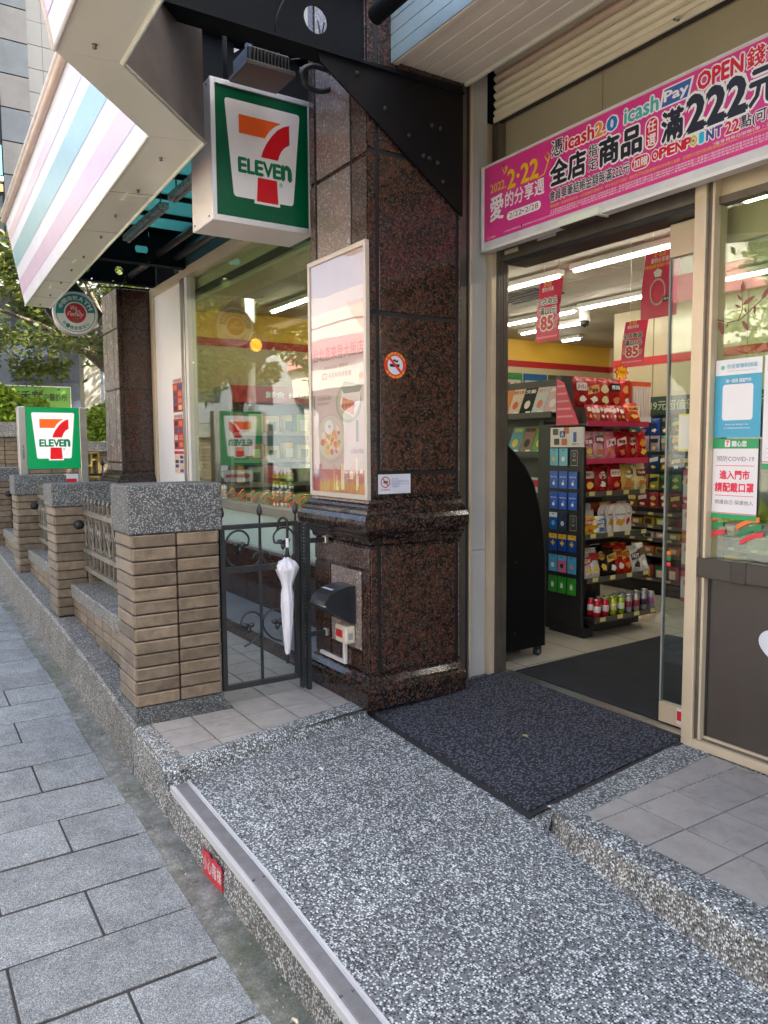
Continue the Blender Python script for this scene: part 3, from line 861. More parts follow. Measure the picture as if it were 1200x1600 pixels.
for z0, z1 in ((.19, .925), (1.215, 2.245), (2.255, 3.12), (3.13, 4.1)):
    slab(pr1, 'x', PY0 - .004, 2.352, z0, z1, T['granite'], x=PX1)
for z0, z1 in ((1.215, 2.2), (2.21, 3.10), (3.11, 4.2)):
    slab(pr1, 'y', PX0, -4.29, z0, z1, T['granite_m'], y=PY0); slab(pr1, 'y', -4.28, -3.87, z0, z1, T['granite_l'], y=PY0); slab(pr1, 'y', -3.862, PX1 - .003, z0, z1, T['granite_m'], y=PY0)
slab(pr1, 'y', PX0, PX1 - .003, .79, .925, T['granite_m'], y=PY0)
slab(pr1, 'y', PX0, -4.165, .19, .785, T['granite'], y=PY0); slab(pr1, 'y', -4.16, -3.79, .30, .785, T['granite_l'], y=PY0)
slab(pr1, 'y', -3.785, PX1 - .003, .19, .785, T['granite'], y=PY0); slab(pr1, 'y', -4.16, -3.79, .19, .297, T['granite'], y=PY0)
jm = M('black_joint', (.006, .005, .005), .6)
for y_ in (2.356, 2.921): box('joint', jm, pr1, PX1 - .0055, PX1 - .0015, y_ - .011, y_ + .011, .185, .928); box('joint', jm, pr1, PX1 - .0055, PX1 - .0015, y_ - .011, y_ + .011, 1.212, 4.1)
for z_ in (1.35, 2.25, 3.125): box('joint', jm, pr1, PX1 - .0055, PX1 - .0012, 2.295, 2.948, z_ - .012, z_ + .012)
for x_ in (-4.285, -3.866): box('joint', jm, pr1, x_ - .011, x_ + .011, PY0 + .0015, PY0 + .0055, 1.212, 4.1)
slab(pr1, 'x', 2.926, 2.952, .19, .925, T['granite_m'], x=PX1); slab(pr1, 'x', 2.926, 2.952, 1.215, 4.1, T['granite_m'], x=PX1)
pr2 = pier(-10.75, -9.99, 2.515, 2.95, 'far granite pier at the left end of the shop window', ztop=3.52)
for z0, z1 in ((1.215, 1.32), (1.33, 2.25), (2.26, 3.0), (3.01, 3.5)):
    slab(pr2, 'x', 2.57, 2.945, z0, z1, T['granite'], x=-9.99); slab(pr2, 'x', 2.511, 2.565, z0, z1, T['granite'], x=-9.99)
    slab(pr2, 'y', -10.75, -10.55, z0, z1, T['granite_l'], y=2.515); slab(pr2, 'y', -10.545, -10.2, z0, z1, T['granite_l'], y=2.515); slab(pr2, 'y', -10.195, -9.993, z0, z1, T['granite_l'], y=2.515)

# framed poster on the near pier
po = thing('framed_poster', 'tall backlit-style poster of restaurant dishes in a pale metal frame on the granite pier', 'poster', (-3.97, 2.27, 1.2))
px0, px1, pz0, pz1 = -4.352, -3.665, 1.20, 2.635; py = 2.272
box('backboard', M('pale_bronze_frame', (.52, .47, .40), .38, .35, .06, 4), po, px0 + .01, px1 - .01, py + .004, 2.289, pz0 + .01, pz1 - .01)
for a in ((px0, px0 + .026, pz0, pz1), (px1 - .026, px1, pz0, pz1), (px0 + .026, px1 - .026, pz0, pz0 + .03), (px0 + .026, px1 - .026, pz1 - .03, pz1)):
    box('frame', M('pale_bronze_frame', (.52, .47, .40), .38, .35, .06, 4), po, a[0], a[1], py - .015, 2.286, a[2], a[3], ch=.003)
fr = Frame((px0 + .026, py, pz0 + .03), (1, 0, 0), (0, 0, 1), px1 - px0 - .052, pz1 - pz0 - .06)
n = N('poster_paper'); f = n.ramp(n.noise(2, 3), [(.3, (.50, .37, .33)), (.7, (.60, .46, .41))]); n.set(f, .35)
frect(fr, 0, 1, 0, 1, .001, 'paper', n.m, po)
ink = print_mat((.25, .12, .10)); red = print_mat((.55, .09, .08)); ol = print_mat((.32, .30, .18))
asp = 2.75
text(fr, '台北喜來登大飯店', .03, .97, .575, .635, ink, po, .002, -.005); text(fr, '2018☆2021 連續4年', .25, .70, .535, .555, ink, po, .002, 0)
frect(fr, .20, .30, .495, .522, .002, 'print', red, po); text(fr, '五度', .21, .29, .50, .517, print_mat((.8, .75, .7)), po, .003, 0); text(fr, '米其林殊榮餐廳', .33, .76, .497, .520, ink, po, .002, .01)
fpoly(fr, circ(.70, .385, .085, 32, asp), .0016, 'print', ol, po); fpoly(fr, circ(.70, .387, .075, 32, asp), .0020, 'print', print_mat((.42, .40, .27)), po)
fpoly(fr, [(.55, .39), (.60, .45), (.92, .43), (.90, .38), (.80, .32), (.56, .36)], .0024, 'print', print_mat((.70, .62, .55)), po)
fpoly(fr, [(.58, .36), (.60, .41), (.80, .385), (.80, .33)], .0028, 'print', print_mat((.62, .20, .08)), po)
for k in range(7): fpoly(fr, circ(.60 + k * .032, .372 + .012 * (k % 2), .011, 10, asp), .0032, 'print', print_mat((.70, .28, .10) if k % 2 else (.45, .10, .06)), po)
fpoly(fr, [(.57, .45), (.63, .475), (.95, .45), (.90, .425), (.62, .425)], .0028, 'print', print_mat((.16, .17, .13)), po)
fpoly(fr, circ(.36, .235, .108, 36, asp), .0016, 'print', print_mat((.50, .38, .30)), po); fpoly(fr, circ(.36, .24, .096, 36, asp), .0020, 'print', print_mat((.58, .50, .40)), po)
rn = random.Random(3)
for k in range(60):
    a = rn.uniform(0, 360); r_ = rn.uniform(.0, .068); cc = rn.choice([(.62, .14, .07), (.70, .30, .08), (.62, .45, .10), (.25, .32, .06), (.75, .60, .45)])
    fpoly(fr, circ(.36 + r_ * asp * math.cos(R(a)), .235 + r_ * math.sin(R(a)), rn.uniform(.006, .018), 9, asp), .0022 + k * 1e-5, 'print', print_mat(cc), po)
fpoly(fr, circ(.33, .285, .032, 18, asp), .0032, 'print', print_mat((.75, .72, .70)), po)
fpoly(fr, circ(.34, .288, .008, 10, asp), .0036, 'print', print_mat((.6, .33, .12)), po)
frect(fr, 0, 1, .0, .10, .0016, 'print', print_mat((.45, .09, .08)), po)
for k in range(26):
    x_ = rn.uniform(.0, .95); frect(fr, x_, x_ + rn.uniform(.02, .07), .01 + .10 * rn.random(), .03 + .10 * rn.random() + .02, .0018 + k * 1e-5, 'print', print_mat(rn.choice([(.65, .30, .15), (.7, .55, .35), (.20, .17, .30), (.5, .1, .1)])), po)
text(fr, '玫瑰油雞板燒飯', .10, .38, .405, .42, ink, po, .002, 0); text(fr, '星級主廚設計', .10, .34, .385, .395, ink, po, .002, 0)
frect(fr, .83, .87, .22, .31, .0018, 'print', print_mat((.18, .22, .15)), po); text(fr, '紅蟳米糕飯', .74, .96, .17, .19, ink, po, .002, 0)
frect(fr, .02, .055, .34, .43, .0018, 'print', print_mat((.18, .22, .15)), po)
fpoly(fr, [(.70, .80), (.78, .74), (.86, .72), (.99, .66), (.99, .80)], .0018, 'print', print_mat((.50, .22, .14)), po)
fpoly(fr, circ(.93, .49, .015, 7, asp), .002, 'print', print_mat((.45, .22, .10)), po)
ngm = glass_mat('poster_cover_sheet', tint=(.97, .97, .97), ior=1.42, wave=.10)
box('cover_sheet', ngm, po, px0 + .026, px1 - .026, py - .010, py - .007, pz0 + .03, pz1 - .03)

# stickers on the pier
s1 = thing('no_smoking_sticker', 'round red and white no smoking sticker on the granite pier', 'sticker', (-3.69, 2.47, 1.965))
fr = Frame((-3.6905, 2.47, 1.965), (0, 1, 0), (0, 0, 1), .076, .076)
fpoly(fr, circ(0, 0, 1), .001, 'print', print_mat('#d8401c'), s1); fpoly(fr, circ(0, 0, .72), .0016, 'print', print_mat((.62, .66, .72)), s1)
fpoly(fr, [(-.5, -.13), (.38, -.13), (.38, .1), (-.5, .1)], .002, 'print', print_mat((.01, .01, .01)), s1)
text(fr, '~', -.2, .25, .22, .42, print_mat((.01, .01, .01)), s1, .002, .03)
fpoly(fr, [(-.56, .42), (-.42, .56), (.56, -.42), (.42, -.56)], .0026, 'print', print_mat((.62, .02, .02)), s1)
fpoly(fr, ring(0, 0, .70, .78), .0022, 'print', print_mat((.62, .02, .02)), s1)
def arc_text(fr, s, r0, r1, a0, a1, mat, parent, off, flip=False, bold=.01):
    n_ = len(s)
    for i, ch in enumerate(s):
        if ch == ' ': continue
        a = R(lerp(a0, a1, (i + .5) / n_)); wch = abs(R(a1 - a0)) / n_ * (r0 + r1) / 2 * .42; h_ = (r1 - r0) / 2; rm = (r0 + r1) / 2
        def xf(x, y):
            if flip: t = a + x / rm; rr = rm - y; return (rr * math.cos(t), rr * math.sin(t))
            t = a - x / rm; rr = rm + y; return (rr * math.cos(t), rr * math.sin(t))
        text(fr, ch, -wch, wch, -h_, h_, mat, parent, off, bold, xf=xf)
arc_text(fr, '本場所禁止吸菸', .80, .96, 160, 20, print_mat((.85, .6, .1)), s1, .002)
arc_text(fr, '違者依法處罰', .80, .96, 205, 335, print_mat((.85, .6, .1)), s1, .002, True)
s2 = thing('notice_plate', 'small white rectangular no smoking notice with blue print low on the granite pier', 'notice', (-3.69, 2.46, 1.235))
fr = Frame((-3.6905, 2.348, 1.232), (0, 1, 0), (0, 0, 1), .225, .112)
frect(fr, 0, 1, 0, 1, .001, 'plate', M('white_sticker', (.58, .62, .68), .3), s2)
nr = print_mat((.45, .03, .03)); bk = print_mat((.03, .03, .04)); bl = print_mat((.10, .16, .42))
fpoly(fr, ring(.22, .60, .24, .29, .5), .002, 'print', nr, s2); fpoly(fr, [(.12, .78), (.14, .82), (.32, .42), (.30, .38)], .0024, 'print', nr, s2)
frect(fr, .16, .29, .54, .66, .002, 'print', bk, s2); text(fr, 'NO SMOKING', .08, .36, .17, .25, nr, s2, .002, .03)
for k, s_ in enumerate(('禁止吸菸', '本場所依菸害防制法規定全面禁菸', '違者處新臺幣二千元以上罰鍰', '檢舉專線')): text(fr, s_, .42, .62 if k in (0, 3) else .95, .72 - k * .13, .80 - k * .13, bl, s2, .002, .0)

# hood, socket box and duct on the pier
hd = thing('wall_hood', 'black curved hood cover with a white sticker fixed low on the granite pier', 'hood', (-3.95, 2.28, .46))
hp = [(2.285, .455), (2.285, .685), (2.235, .685), (2.17, .672), (2.115, .645), (2.085, .61), (2.075, .588), (2.10, .568), (2.17, .515), (2.25, .465)]
m = MB(); m.prism([(-4.03, y, z) for y, z in hp], (.18, 0, 0)); m.build('hood_shell', M('black_hood_plastic', (.018, .020, .024), .30, 0, .2, 12, bump=.1), hd)
m = MB(); m.tube([(-4.035, 2.083, .585), (-3.845, 2.083, .585)], .006, 6); m.build('rim', T['steel'], hd)
fr = Frame((-4.01, 2.235, .6865), (1, 0, 0), (0, -1, -.18), .12, .09)
frect(fr, 0, 1, 0, 1, .004, 'sticker', M('white_sticker', (.6, .63, .68), .35), hd); frect(fr, .0, .8, .58, .98, .005, 'sticker', print_mat('#5aa6d0'), hd); text(fr, '注意', .1, .7, .1, .5, print_mat((.3, .5, .7)), hd, .005, .0)
sk = thing('socket_box', 'small cream socket box with red label under the black hood', 'socket box', (-3.93, 2.27, .36))
box('box', M('aged_cream_plastic', (.60, .55, .42), .4, 0, .12, 15), sk, -3.99, -3.86, 2.225, 2.289, .34, .445, ch=.006)
fr = Frame((-3.975, 2.224, .372), (1, 0, 0), (0, 0, 1), .075, .045); frect(fr, 0, 1, 0, 1, .002, 'label', print_mat('#c62a32'), sk); text(fr, '110V', .15, .85, .25, .75, print_mat((.5, .05, .06)), sk, .003, .02)
fr = Frame((-3.8595, 2.235, .36), (0, 1, 0), (0, 0, 1), .04, .05); frect(fr, .1, .9, .1, .9, .002, 'socket', M('grey_plastic', (.30, .29, .26), .5), sk)
dc = thing('cable_duct', 'white L-shaped cable duct running down from the socket box on the pier', 'cable duct', (-4.05, 2.27, .2))
box('duct', M('off_white_duct', (.66, .64, .60), .4, 0, .08, 8), dc, -3.975, -3.953, 2.266, 2.289, .214, .34, ch=.003)
box('duct', M('off_white_duct', (.66, .64, .60), .4, 0, .08, 8), dc, -4.27, -3.953, 2.266, 2.289, .192, .214, ch=.003)

# ------------------------------------------------------------------ left shop window
WY = 2.95
lw = thing('shop_window', 'large left shop window in metal frame behind the iron gate', 'window', (-6.9, WY, 0))
box('dado', T['granite'], lw, -9.95, -4.37, WY - .01, WY + .10, 0, .53)
for k in range(7):
    x = -9.05 + k * .67; box('dado_panel', T['granite'], lw, x + .004, x + .664, WY - .018, WY - .0102, .01, .50)
box('sill', T['steel'], lw, -8.78, -4.37, WY - .05, WY + .10, .53, .565, ch=.004)
box('frosted_pane', M('frosted_green_glass', (.42, .55, .47), .25, 0, .05, 2), lw, -8.74, -4.37, WY + .02, WY + .035, .565, .885)
rt = random.Random(5)
m = MB()
fr = Frame((-8.7, WY + .018, .57), (1, 0, 0), (0, 0, 1), 1, 1)
for k in range(56):
    x = rt.uniform(0, 4.2); z = rt.uniform(.10, .28); a = rt.uniform(-.6, .6); L = rt.uniform(.12, .25)
    pts = [(x + t * L, WY + .012, .57 + z + math.sin(t * 2.5 + a) * .04 - t * a * .06) for t in (0, .25, .5, .75, 1)]
    m.tube(curve(pts, 2), .0018, 4)
    for t in range(1, 5):
        p_ = pts[t]; s_ = rt.choice((-1, 1)); m.tube([p_, (p_[0] + .012, p_[1], p_[2] + s_ * .018), (p_[0] + .018, p_[1], p_[2] + s_ * .036)], [.001, .005, .0005], 4)
m.build('twig_pattern', M('dark_green_print', (.04, .055, .045), .6), lw, kind='stuff')
box('transom', T['steel'], lw, -8.78, -4.37, WY - .045, WY + .08, .885, .955, ch=.005)
box('frame', T['alub'], lw, -8.80, -4.37, WY - .03, WY + .08, 3.42, 3.52, ch=.004)
box('frame', T['white'], lw, -8.66, -8.58, WY - .02, WY + .08, .956, 3.419, ch=.004)
box('frame', T['steel'], lw, -8.78, -8.665, WY - .035, WY + .09, .0, 3.419, ch=.004)
for x0, x1 in ((-8.575, -4.37),): box('pane', T['glass'], lw, x0, x1, WY + .030, WY + .038, .956, 3.419)
fr = Frame((-8.55, WY + .028, .97), (1, 0, 0), (0, 0, 1), 1, 1)
for k in range(24):
    x = .70 + k * .27
    if x > 4.1: break
    for j, cc in enumerate(('#e8792c', '#1f8a4c', '#d8343a')):
        o_ = .022 * j
        pts = [(x + o_ * 1.6 + t * .14, .035 + (1 - j) * .022 + .06 * math.sin(t * 1.5), .0) for t in (0, .2, .4, .6, .8, 1)]
        pl = [(a, b_ - .006) for a, b_, _ in pts] + [(a, b_ + .008) for a, b_, _ in pts][::-1]
        fpoly(fr, pl, .002, 'swoosh_sticker', print_mat(cc), lw)
# blind white panel door with posters
wp = thing('white_panel', 'tall blank white panel beside the shop window next to the far pier', 'panel', (-9.3, WY, 0))
box('panel', M('white_laminate', (.82, .80, .76), .5, 0, .02, 2), wp, -9.86, -8.83, WY + .0, WY + .03, 0, 3.40)
box('frame', T['alub'], wp, -9.975, -9.86, WY - .03, WY + .06, 0, 3.50, ch=.003); box('frame', T['alub'], wp, -9.86, -8.80, WY - .03, WY + .06, 3.40, 3.50)
for j, (z0, z1, cc, lab) in enumerate(((1.93, 2.33, '#b83a2c', 'top poster on the white panel, red with dark pictures'), (1.49, 1.91, '#c4342c', 'middle red poster on the white panel'), (1.20, 1.47, '#e8c8c0', 'lowest pale poster on the white panel'))):
    t = thing('poster', lab, 'poster', (-9.0, WY - .003, z0))
    fr = Frame((-9.22, WY - .002, z0), (1, 0, 0), (0, 0, 1), .36, z1 - z0); frect(fr, 0, 1, 0, 1, .002, 'paper', print_mat(cc), t)
    frect(fr, .0, 1, .86, 1, .003, 'print', print_mat((.7, .66, .6) if j != 2 else (.7, .1, .1)), t)
    text(fr, ('超取優惠', '歲末感恩', '美妝特惠')[j], .1, .9, .88, .97, print_mat((.4, .05, .04)), t, .004, .01)
    for k in range(8): x = (k % 2) * .48; z = (k // 2) * .2; frect(fr, x + .08, x + .42, z + .06, z + .2, .003, 'print', print_mat(random.choice([(.03, .03, .04), (.75, .55, .3), (.7, .2, .1), (.05, .1, .2), (.6, .5, .5)])), t)

# ------------------------------------------------------------------ right shop front
FY = 3.30
sf = thing('door_frame', 'champagne aluminium frame around the open shop doorway', 'door frame', (-3.0, FY, 0))
m = MB(); m.box(-3.835, -3.775, 3.262, 3.30, 0, 2.80); m.build('post', T['alub'], sf)
m = MB(); m.box(-3.835, -3.772, 3.302, 3.40, 0, 2.80)
for k in range(4): m.box(-3.7718, -3.766, 3.312 + k * .022, 3.322 + k * .022, 0, 2.80)
m.build('jamb', T['alud'], sf)
box('side_panel', M('grey_cladding_panel', (.42, .42, .40), .4, 0, .05, 3), sf, -3.86, -3.822, 3.134, 3.258, 0, .83)
box('side_panel', M('grey_cladding_panel', (.42, .42, .40), .4, 0, .05, 3), sf, -3.86, -3.822, 3.134, 3.258, .834, 3.9)
box('post', T['alub'], sf, -2.352, -2.290, 3.292, 3.42, 0, 2.80, ch=.004)
box('threshold', T['steel'], sf, -3.775, -2.352, 3.375, 3.45, -.004, .006)
box('header', T['alud'], sf, -3.775, -2.352, 3.34, 3.42, 2.665, 2.80)
box('header', T['blackp'], sf, -3.72, -2.352, 3.34, 3.50, 2.635, 2.662)
box('header', T['alub'], sf, -3.835, -1.0, 3.28, 3.335, 2.77, 2.83)
box('header_sticker', print_mat((.55, .5, .36)), sf, -3.74, -3.62, 3.335, 3.339, 2.70, 2.725)
box('header_sticker', print_mat((.6, .62, .6)), sf, -3.45, -3.30, 3.335, 3.339, 2.72, 2.74)
m = MB(); m.cbox(-3.12, -2.83, 3.16, 3.25, 2.695, 2.735, .004); m.build('sensor', T['cream'], sf); box('sensor', T['blackp'], sf, -3.10, -2.85, 3.165, 3.245, 2.688, 2.695)
gd = thing('shutter_guide', 'metal shutter guide channel between the granite pier and the doorway', 'shutter guide', (-3.8, 3.0, 0))
box('rail', T['alub'], gd, -3.80, -3.765, 2.955, 2.985, 0, 3.9, ch=.003)
box('channel', T['alud'], gd, -3.84, -3.80, 2.986, 3.075, 0, 3.9)
box('channel', T['blackp'], gd, -3.838, -3.815, 3.076, 3.108, 0, 3.9)
box('rail', T['alub'], gd, -3.835, -3.80, 3.109, 3.130, 0, 3.9, ch=.003)
# sliding glass leaf
sl_ = thing('sliding_door', 'clear sliding glass door leaf parked behind the right door post', 'door', (-2.2, 3.47, 0))
box('pane', T['glass2'], sl_, -2.60, -1.9, 3.465, 3.475, .121, 2.46)
box('bottom_rail', T['alub'], sl_, -2.605, -1.9, 3.45, 3.49, .012, .12, ch=.003)
box('top_rail', T['alub'], sl_, -2.605, -1.9, 3.45, 3.49, 2.461, 2.63, ch=.003)
box('edge_strip', M('rubber_edge', (.25, .27, .26), .4), sl_, -2.61, -2.60, 3.46, 3.48, .12, 2.46)
box('warning_label', print_mat((.72, .68, .68)), sl_, -2.49, -2.43, 3.4475, 3.4495, .03, .115); box('warning_label', print_mat('#cc2238'), sl_, -2.485, -2.435, 3.445, 3.4472, .05, .10)
for k, (cc) in enumerate(('#e8792c', '#1f8a4c', '#d8343a')): box('dot_sticker', print_mat(cc), sl_, -2.585, -2.56, 3.4625, 3.4645, .92 - k * .03, .94 - k * .03)
box('paper_note', print_mat('#d8d870'), sl_, -2.53, -2.46, 3.460, 3.4645, 1.47, 1.66); box('paper_note', print_mat((.7, .72, .62)), sl_, -2.525, -2.465, 3.4575, 3.4595, 1.48, 1.65)
# right fixed window
rw = thing('side_window', 'fixed shop window with dark brown lower panel right of the doorway', 'window', (-1.5, 3.34, 0))
box('frame', T['alud'], rw, -2.288, -2.262, 3.312, 3.40, .05, 2.77); box('frame', T['alub'], rw, -2.261, -2.248, 3.300, 3.40, .05, 2.77)
box('bottom_rail', T['alub'], rw, -2.289, 1.5, 3.296, 3.40, .0, .045, ch=.003); box('bottom_rail', T['alud'], rw, -2.247, 1.5, 3.318, 3.40, .045, .056); box('bottom_rail', T['alub'], rw, -2.247, 1.5, 3.325, 3.40, .056, .068)
brn = M('dark_brown_panel', (.055, .045, .038), .38, 0, .10, 2.5)
box('lower_panel', brn, rw, -2.235, 1.5, 3.335, 3.36, .068, .86)
box('gasket', T['blackp'], rw, -2.247, -2.235, 3.33, 3.36, .068, .86)
box('mid_rail', brn, rw, -2.285, -2.105, 3.292, 3.36, .86, .955, ch=.003); box('mid_rail', M('darker_brown_plate', (.040, .034, .030), .35), rw, -2.105, -2.03, 3.288, 3.36, .855, .957, ch=.003); box('mid_rail', brn, rw, -2.03, 1.5, 3.292, 3.36, .86, .955, ch=.003)
box('pane', T['glass'], rw, -2.247, 1.5, 3.345, 3.353, .957, 2.62)
box('frame', T['alud'], rw, -2.247, 1.5, 3.33, 3.39, 2.62, 2.655); box('frame', T['alub'], rw, -2.247, 1.5, 3.35, 3.39, 2.655, 2.77)
fr = Frame((-2.247, 3.342, .957), (1, 0, 0), (0, 0, 1), 1, 1)
for xo in (-.06, .13, .33, .53):
    for j, cc in enumerate(('#e8792c', '#1f8a4c', '#d8343a')):
        pts = [(xo + .01 * j + t * .115, .155 - j * .035 + .045 * math.sin(t * 1.6)) for t in (0, .15, .3, .5, .7, .85, 1)]
        pl = [(max(a, .005), b_ - .011) for a, b_ in pts] + [(max(a, .005), b_ + .011) for a, b_ in pts][::-1]
        fpoly(fr, pl, .002, 'swoosh_sticker', print_mat(cc), rw)
# leaf twig decal
lfm = print_mat((.22, .055, .05)); m = MB()
def leaf(m, x, z, a, L):
    c_, s_ = math.cos(a), math.sin(a)
    P = [(0, 0), (.25, .13), (.55, .16), (.8, .08), (1, 0), (.8, -.08), (.55, -.14), (.25, -.12)]
    m.poly([(x + L * (u * c_ - v * s_), 3.341, z + L * (u * s_ + v * c_)) for u, v in P], [tuple(range(8))])
tw = [(-2.245, 2.09), (-2.19, 2.07), (-2.13, 2.075), (-2.07, 2.12), (-2.03, 2.15)]
m.tube([(a, 3.341, b_) for a, b_ in tw], .0022, 4); m.tube([(-2.14, 3.341, 2.07), (-2.12, 3.341, 2.12), (-2.125, 3.341, 2.19)], .002, 4)
for x, z, a, L in ((-2.24, 2.08, -1.2, .07), (-2.12, 2.07, -1.0, .06), (-2.125, 2.19, 1.5, .06), (-2.12, 2.14, .5, .07), (-2.13, 2.13, 2.6, .035), (-2.125, 2.16, 2.2, .04), (-2.10, 2.10, 1.9, .03), (-2.06, 2.13, -1.6, .04), (-2.03, 2.15, .9, .07), (-2.19, 2.07, -2.0, .03)): leaf(m, x, z, a, L)
m.build('twig_decal', lfm, rw)
# heart sticker
hs = thing('heart_sticker', 'large round white heart-shaped sticker on the dark brown panel', 'sticker', (-1.86, 3.335, .45))
hpts = []
for k in range(48):
    t = k / 48 * 2 * math.pi; hpts.append((16 * math.sin(t) ** 3 / 17, (13 * math.cos(t) - 5 * math.cos(2*t) - 2 * math.cos(3*t) - math.cos(4*t)) / 17))
fr = Frame((-1.845, 3.334, .575), (1, 0, 0), (0, 0, 1), .145, .125); fpoly(fr, hpts, .002, 'print', M('white_sticker', (.62, .66, .72), .35), hs)
# window posters
def window_poster(lab, x0, x1, z0, z1, base):
    t0_ = thing('window_poster', lab, 'poster', ((x0 + x1) / 2, 3.34, z0)); fr = Frame((x0, 3.339, z0), (1, 0, 0), (0, 0, 1), x1 - x0, z1 - z0)
    t = frect(fr, 0, 1, 0, 1, .001, 'paper', print_mat(base), t0_, thick=.0008); return t, fr
t, fr = window_poster('blue contact tracing poster with white square on the side window', -2.244, -2.012, 1.535, 1.898, '#3fa3c4')
wh = print_mat((.74, .76, .78)); frect(fr, 0, 1, .80, 1, .0018, 'print', wh, t)
text(fr, '防疫實聯制掃碼', .26, .90, .88, .94, print_mat('#5ab4cc'), t, .0026, .01); text(fr, 'Covid-19 Contact Tracing QR Code', .26, .88, .835, .86, print_mat((.3, .4, .5)), t, .0026, 0)
fpoly(fr, circ(.16, .90, .03, 16, 1.5), .0026, 'print', print_mat('#6ac0b0'), t)
text(fr, '統一超商 福富門市', .24, .78, .70, .75, wh, t, .0018, .02)
fpoly(fr, rrect(.17, .83, .22, .68, .04, 1.5), .0018, 'print', wh, t)
text(fr, '簡訊代碼 請傳至1922', .25, .75, .155, .175, wh, t, .0018, 0); text(fr, '本次實聯簡訊限防疫目的使用', .22, .78, .11, .13, wh, t, .0018, 0)
t, fr = window_poster('white face mask notice with red characters and green borders on the side window', -2.246, -2.018, 1.150, 1.528, (.74, .74, .76))
gr = print_mat('#1f9a5c'); rd = print_mat('#dc2850'); gy_ = print_mat((.12, .12, .13))
frect(fr, 0, 1, .88, 1, .0018, 'print', gr, t); fpoly(fr, rrect(.27, .39, .90, .985, .015, 1.5), .0026, 'print', wh, t); text(fr, '7', .30, .36, .91, .975, rd, t, .0032, .05)
text(fr, '關心您', .43, .75, .905, .975, wh, t, .0026, .04); text(fr, '預防COVID-19', .09, .92, .72, .79, gy_, t, .0018, .0)
frect(fr, .07, .93, .665, .672, .0018, 'print', rd, t); text(fr, '進入門市', .17, .83, .50, .61, rd, t, .0018, .05); text(fr, '請配戴口罩', .07, .93, .34, .455, rd, t, .0018, .05)
frect(fr, .07, .93, .29, .297, .0018, 'print', rd, t); text(fr, '保護自己 保護他人', .07, .93, .185, .24, gy_, t, .0018, .0); frect(fr, 0, 1, 0, .065, .0018, 'print', gr, t); frect(fr, 0, 1, .07, .078, .0018, 'print', rd, t)
t, fr = window_poster('white notice with green header partly cut by the right picture edge', -2.000, -1.77, 1.39, 1.90, (.74, .74, .76))
frect(fr, .06, .94, .86, .96, .0018, 'print', gr, t); text(fr, '防疫公告', .2, .8, .88, .94, wh, t, .0026, .02); text(fr, '請保持', .2, .8, .62, .72, print_mat('#5a3a8c'), t, .0018, .03); fpoly(fr, circ(.3, .30, .06, 20, 2.2), .0018, 'print', gr, t)
for k in range(3): text(fr, '・社交距離請勿擁擠', .1, .9, .17 - k * .04, .195 - k * .04, gy_, t, .0018, 0)
frect(fr, 0, 1, 0, .05, .0018, 'print', gr, t); frect(fr, 0, 1, .06, .068, .0018, 'print', rd, t)

# wall above the doorway, banner, shutter
ws = struct('wall', loc=(-2, 3.4, 2.8))
wallm = M('olive_beige_painted_panel', (.37, .345, .235), .55, 0, .08, 1.5)
box('fascia_panel', wallm, ws, -3.86, -2.99, 3.36, 3.44, 2.84, 3.60); box('fascia_panel', wallm, ws, -2.985, 2, 3.36, 3.44, 2.84, 3.60)
box('fascia_corner', T['alud'], ws, -3.82, -3.76, 3.30, 3.357, 2.83, 3.52)
bn = thing('banner', 'bright pink promotional banner board over the shop doorway', 'banner', (-2.6, 3.2, 2.72))
box('board', M('white_board', (.62, .62, .60), .4), bn, -3.785, -1.0, 3.203, 3.25, 2.722, 3.215)
box('trim', T['white'], bn, -3.792, -1.0, 3.190, 3.252, 2.705, 2.722); box('trim', T['white'], bn, -3.798, -3.785, 3.190, 3.252, 2.705, 3.222); box('trim', T['white'], bn, -3.785, -1.0, 3.196, 3.252, 3.215, 3.222)
fr = Frame((0, 3.2025, 0), (1, 0, 0), (0, 0, 1), 1, 1)
pink = N('pink_print'); pkm = pink.set(pink.ramp(pink.noise(2.0, 3), [(.3, (.66, .035, .22)), (.7, (.72, .055, .27))]), .35)
frect(fr, -3.777, -1.0, 2.765, 3.208, .001, 'print', pkm, bn); 
bw = print_mat((.86, .84, .80)); bk = print_mat((.020, .018, .026)); ye = print_mat((.85, .52, .01)); rd = print_mat((.66, .01, .03)); tl = print_mat((.08, .42, .40)); dbl = print_mat((.04, .08, .30))
text(fr, '2022.', -3.72, -3.58, 3.045, 3.095, ye, bn, .002, .02); text(fr, '2·22', -3.565, -3.31, 3.03, 3.135, ye, bn, .002, .04)
m = MB(); m.tube([fr.p(x_, z_, .002) for x_, z_ in ((-3.32, 3.02), (-3.26, 3.03), (-3.235, 3.08), (-3.22, 3.12), (-3.24, 3.14), (-3.255, 3.12), (-3.235, 3.09))], .004, 5); m.tube([fr.p(x_, z_, .002) for x_, z_ in ((-3.60, 3.14), (-3.615, 3.17), (-3.60, 3.175), (-3.59, 3.155), (-3.575, 3.17), (-3.57, 3.155), (-3.60, 3.125))], .003, 5); m.build('heart_flourish', ye, bn)
outlined(fr, '愛', -3.72, -3.60, 2.875, 3.02, bw, bn, .002, .03); text(fr, '的分享週', -3.585, -3.26, 2.925, 3.015, bw, bn, .002, .02)
fpoly(fr, rrect(-3.57, -3.285, 2.845, 2.895, .025), .002, 'print', bw, bn); text(fr, '2/22▸2/28', -3.55, -3.305, 2.856, 2.886, print_mat((.3, .02, .1)), bn, .003, .0)
E_ = dict(edge=bw, ew=.06)
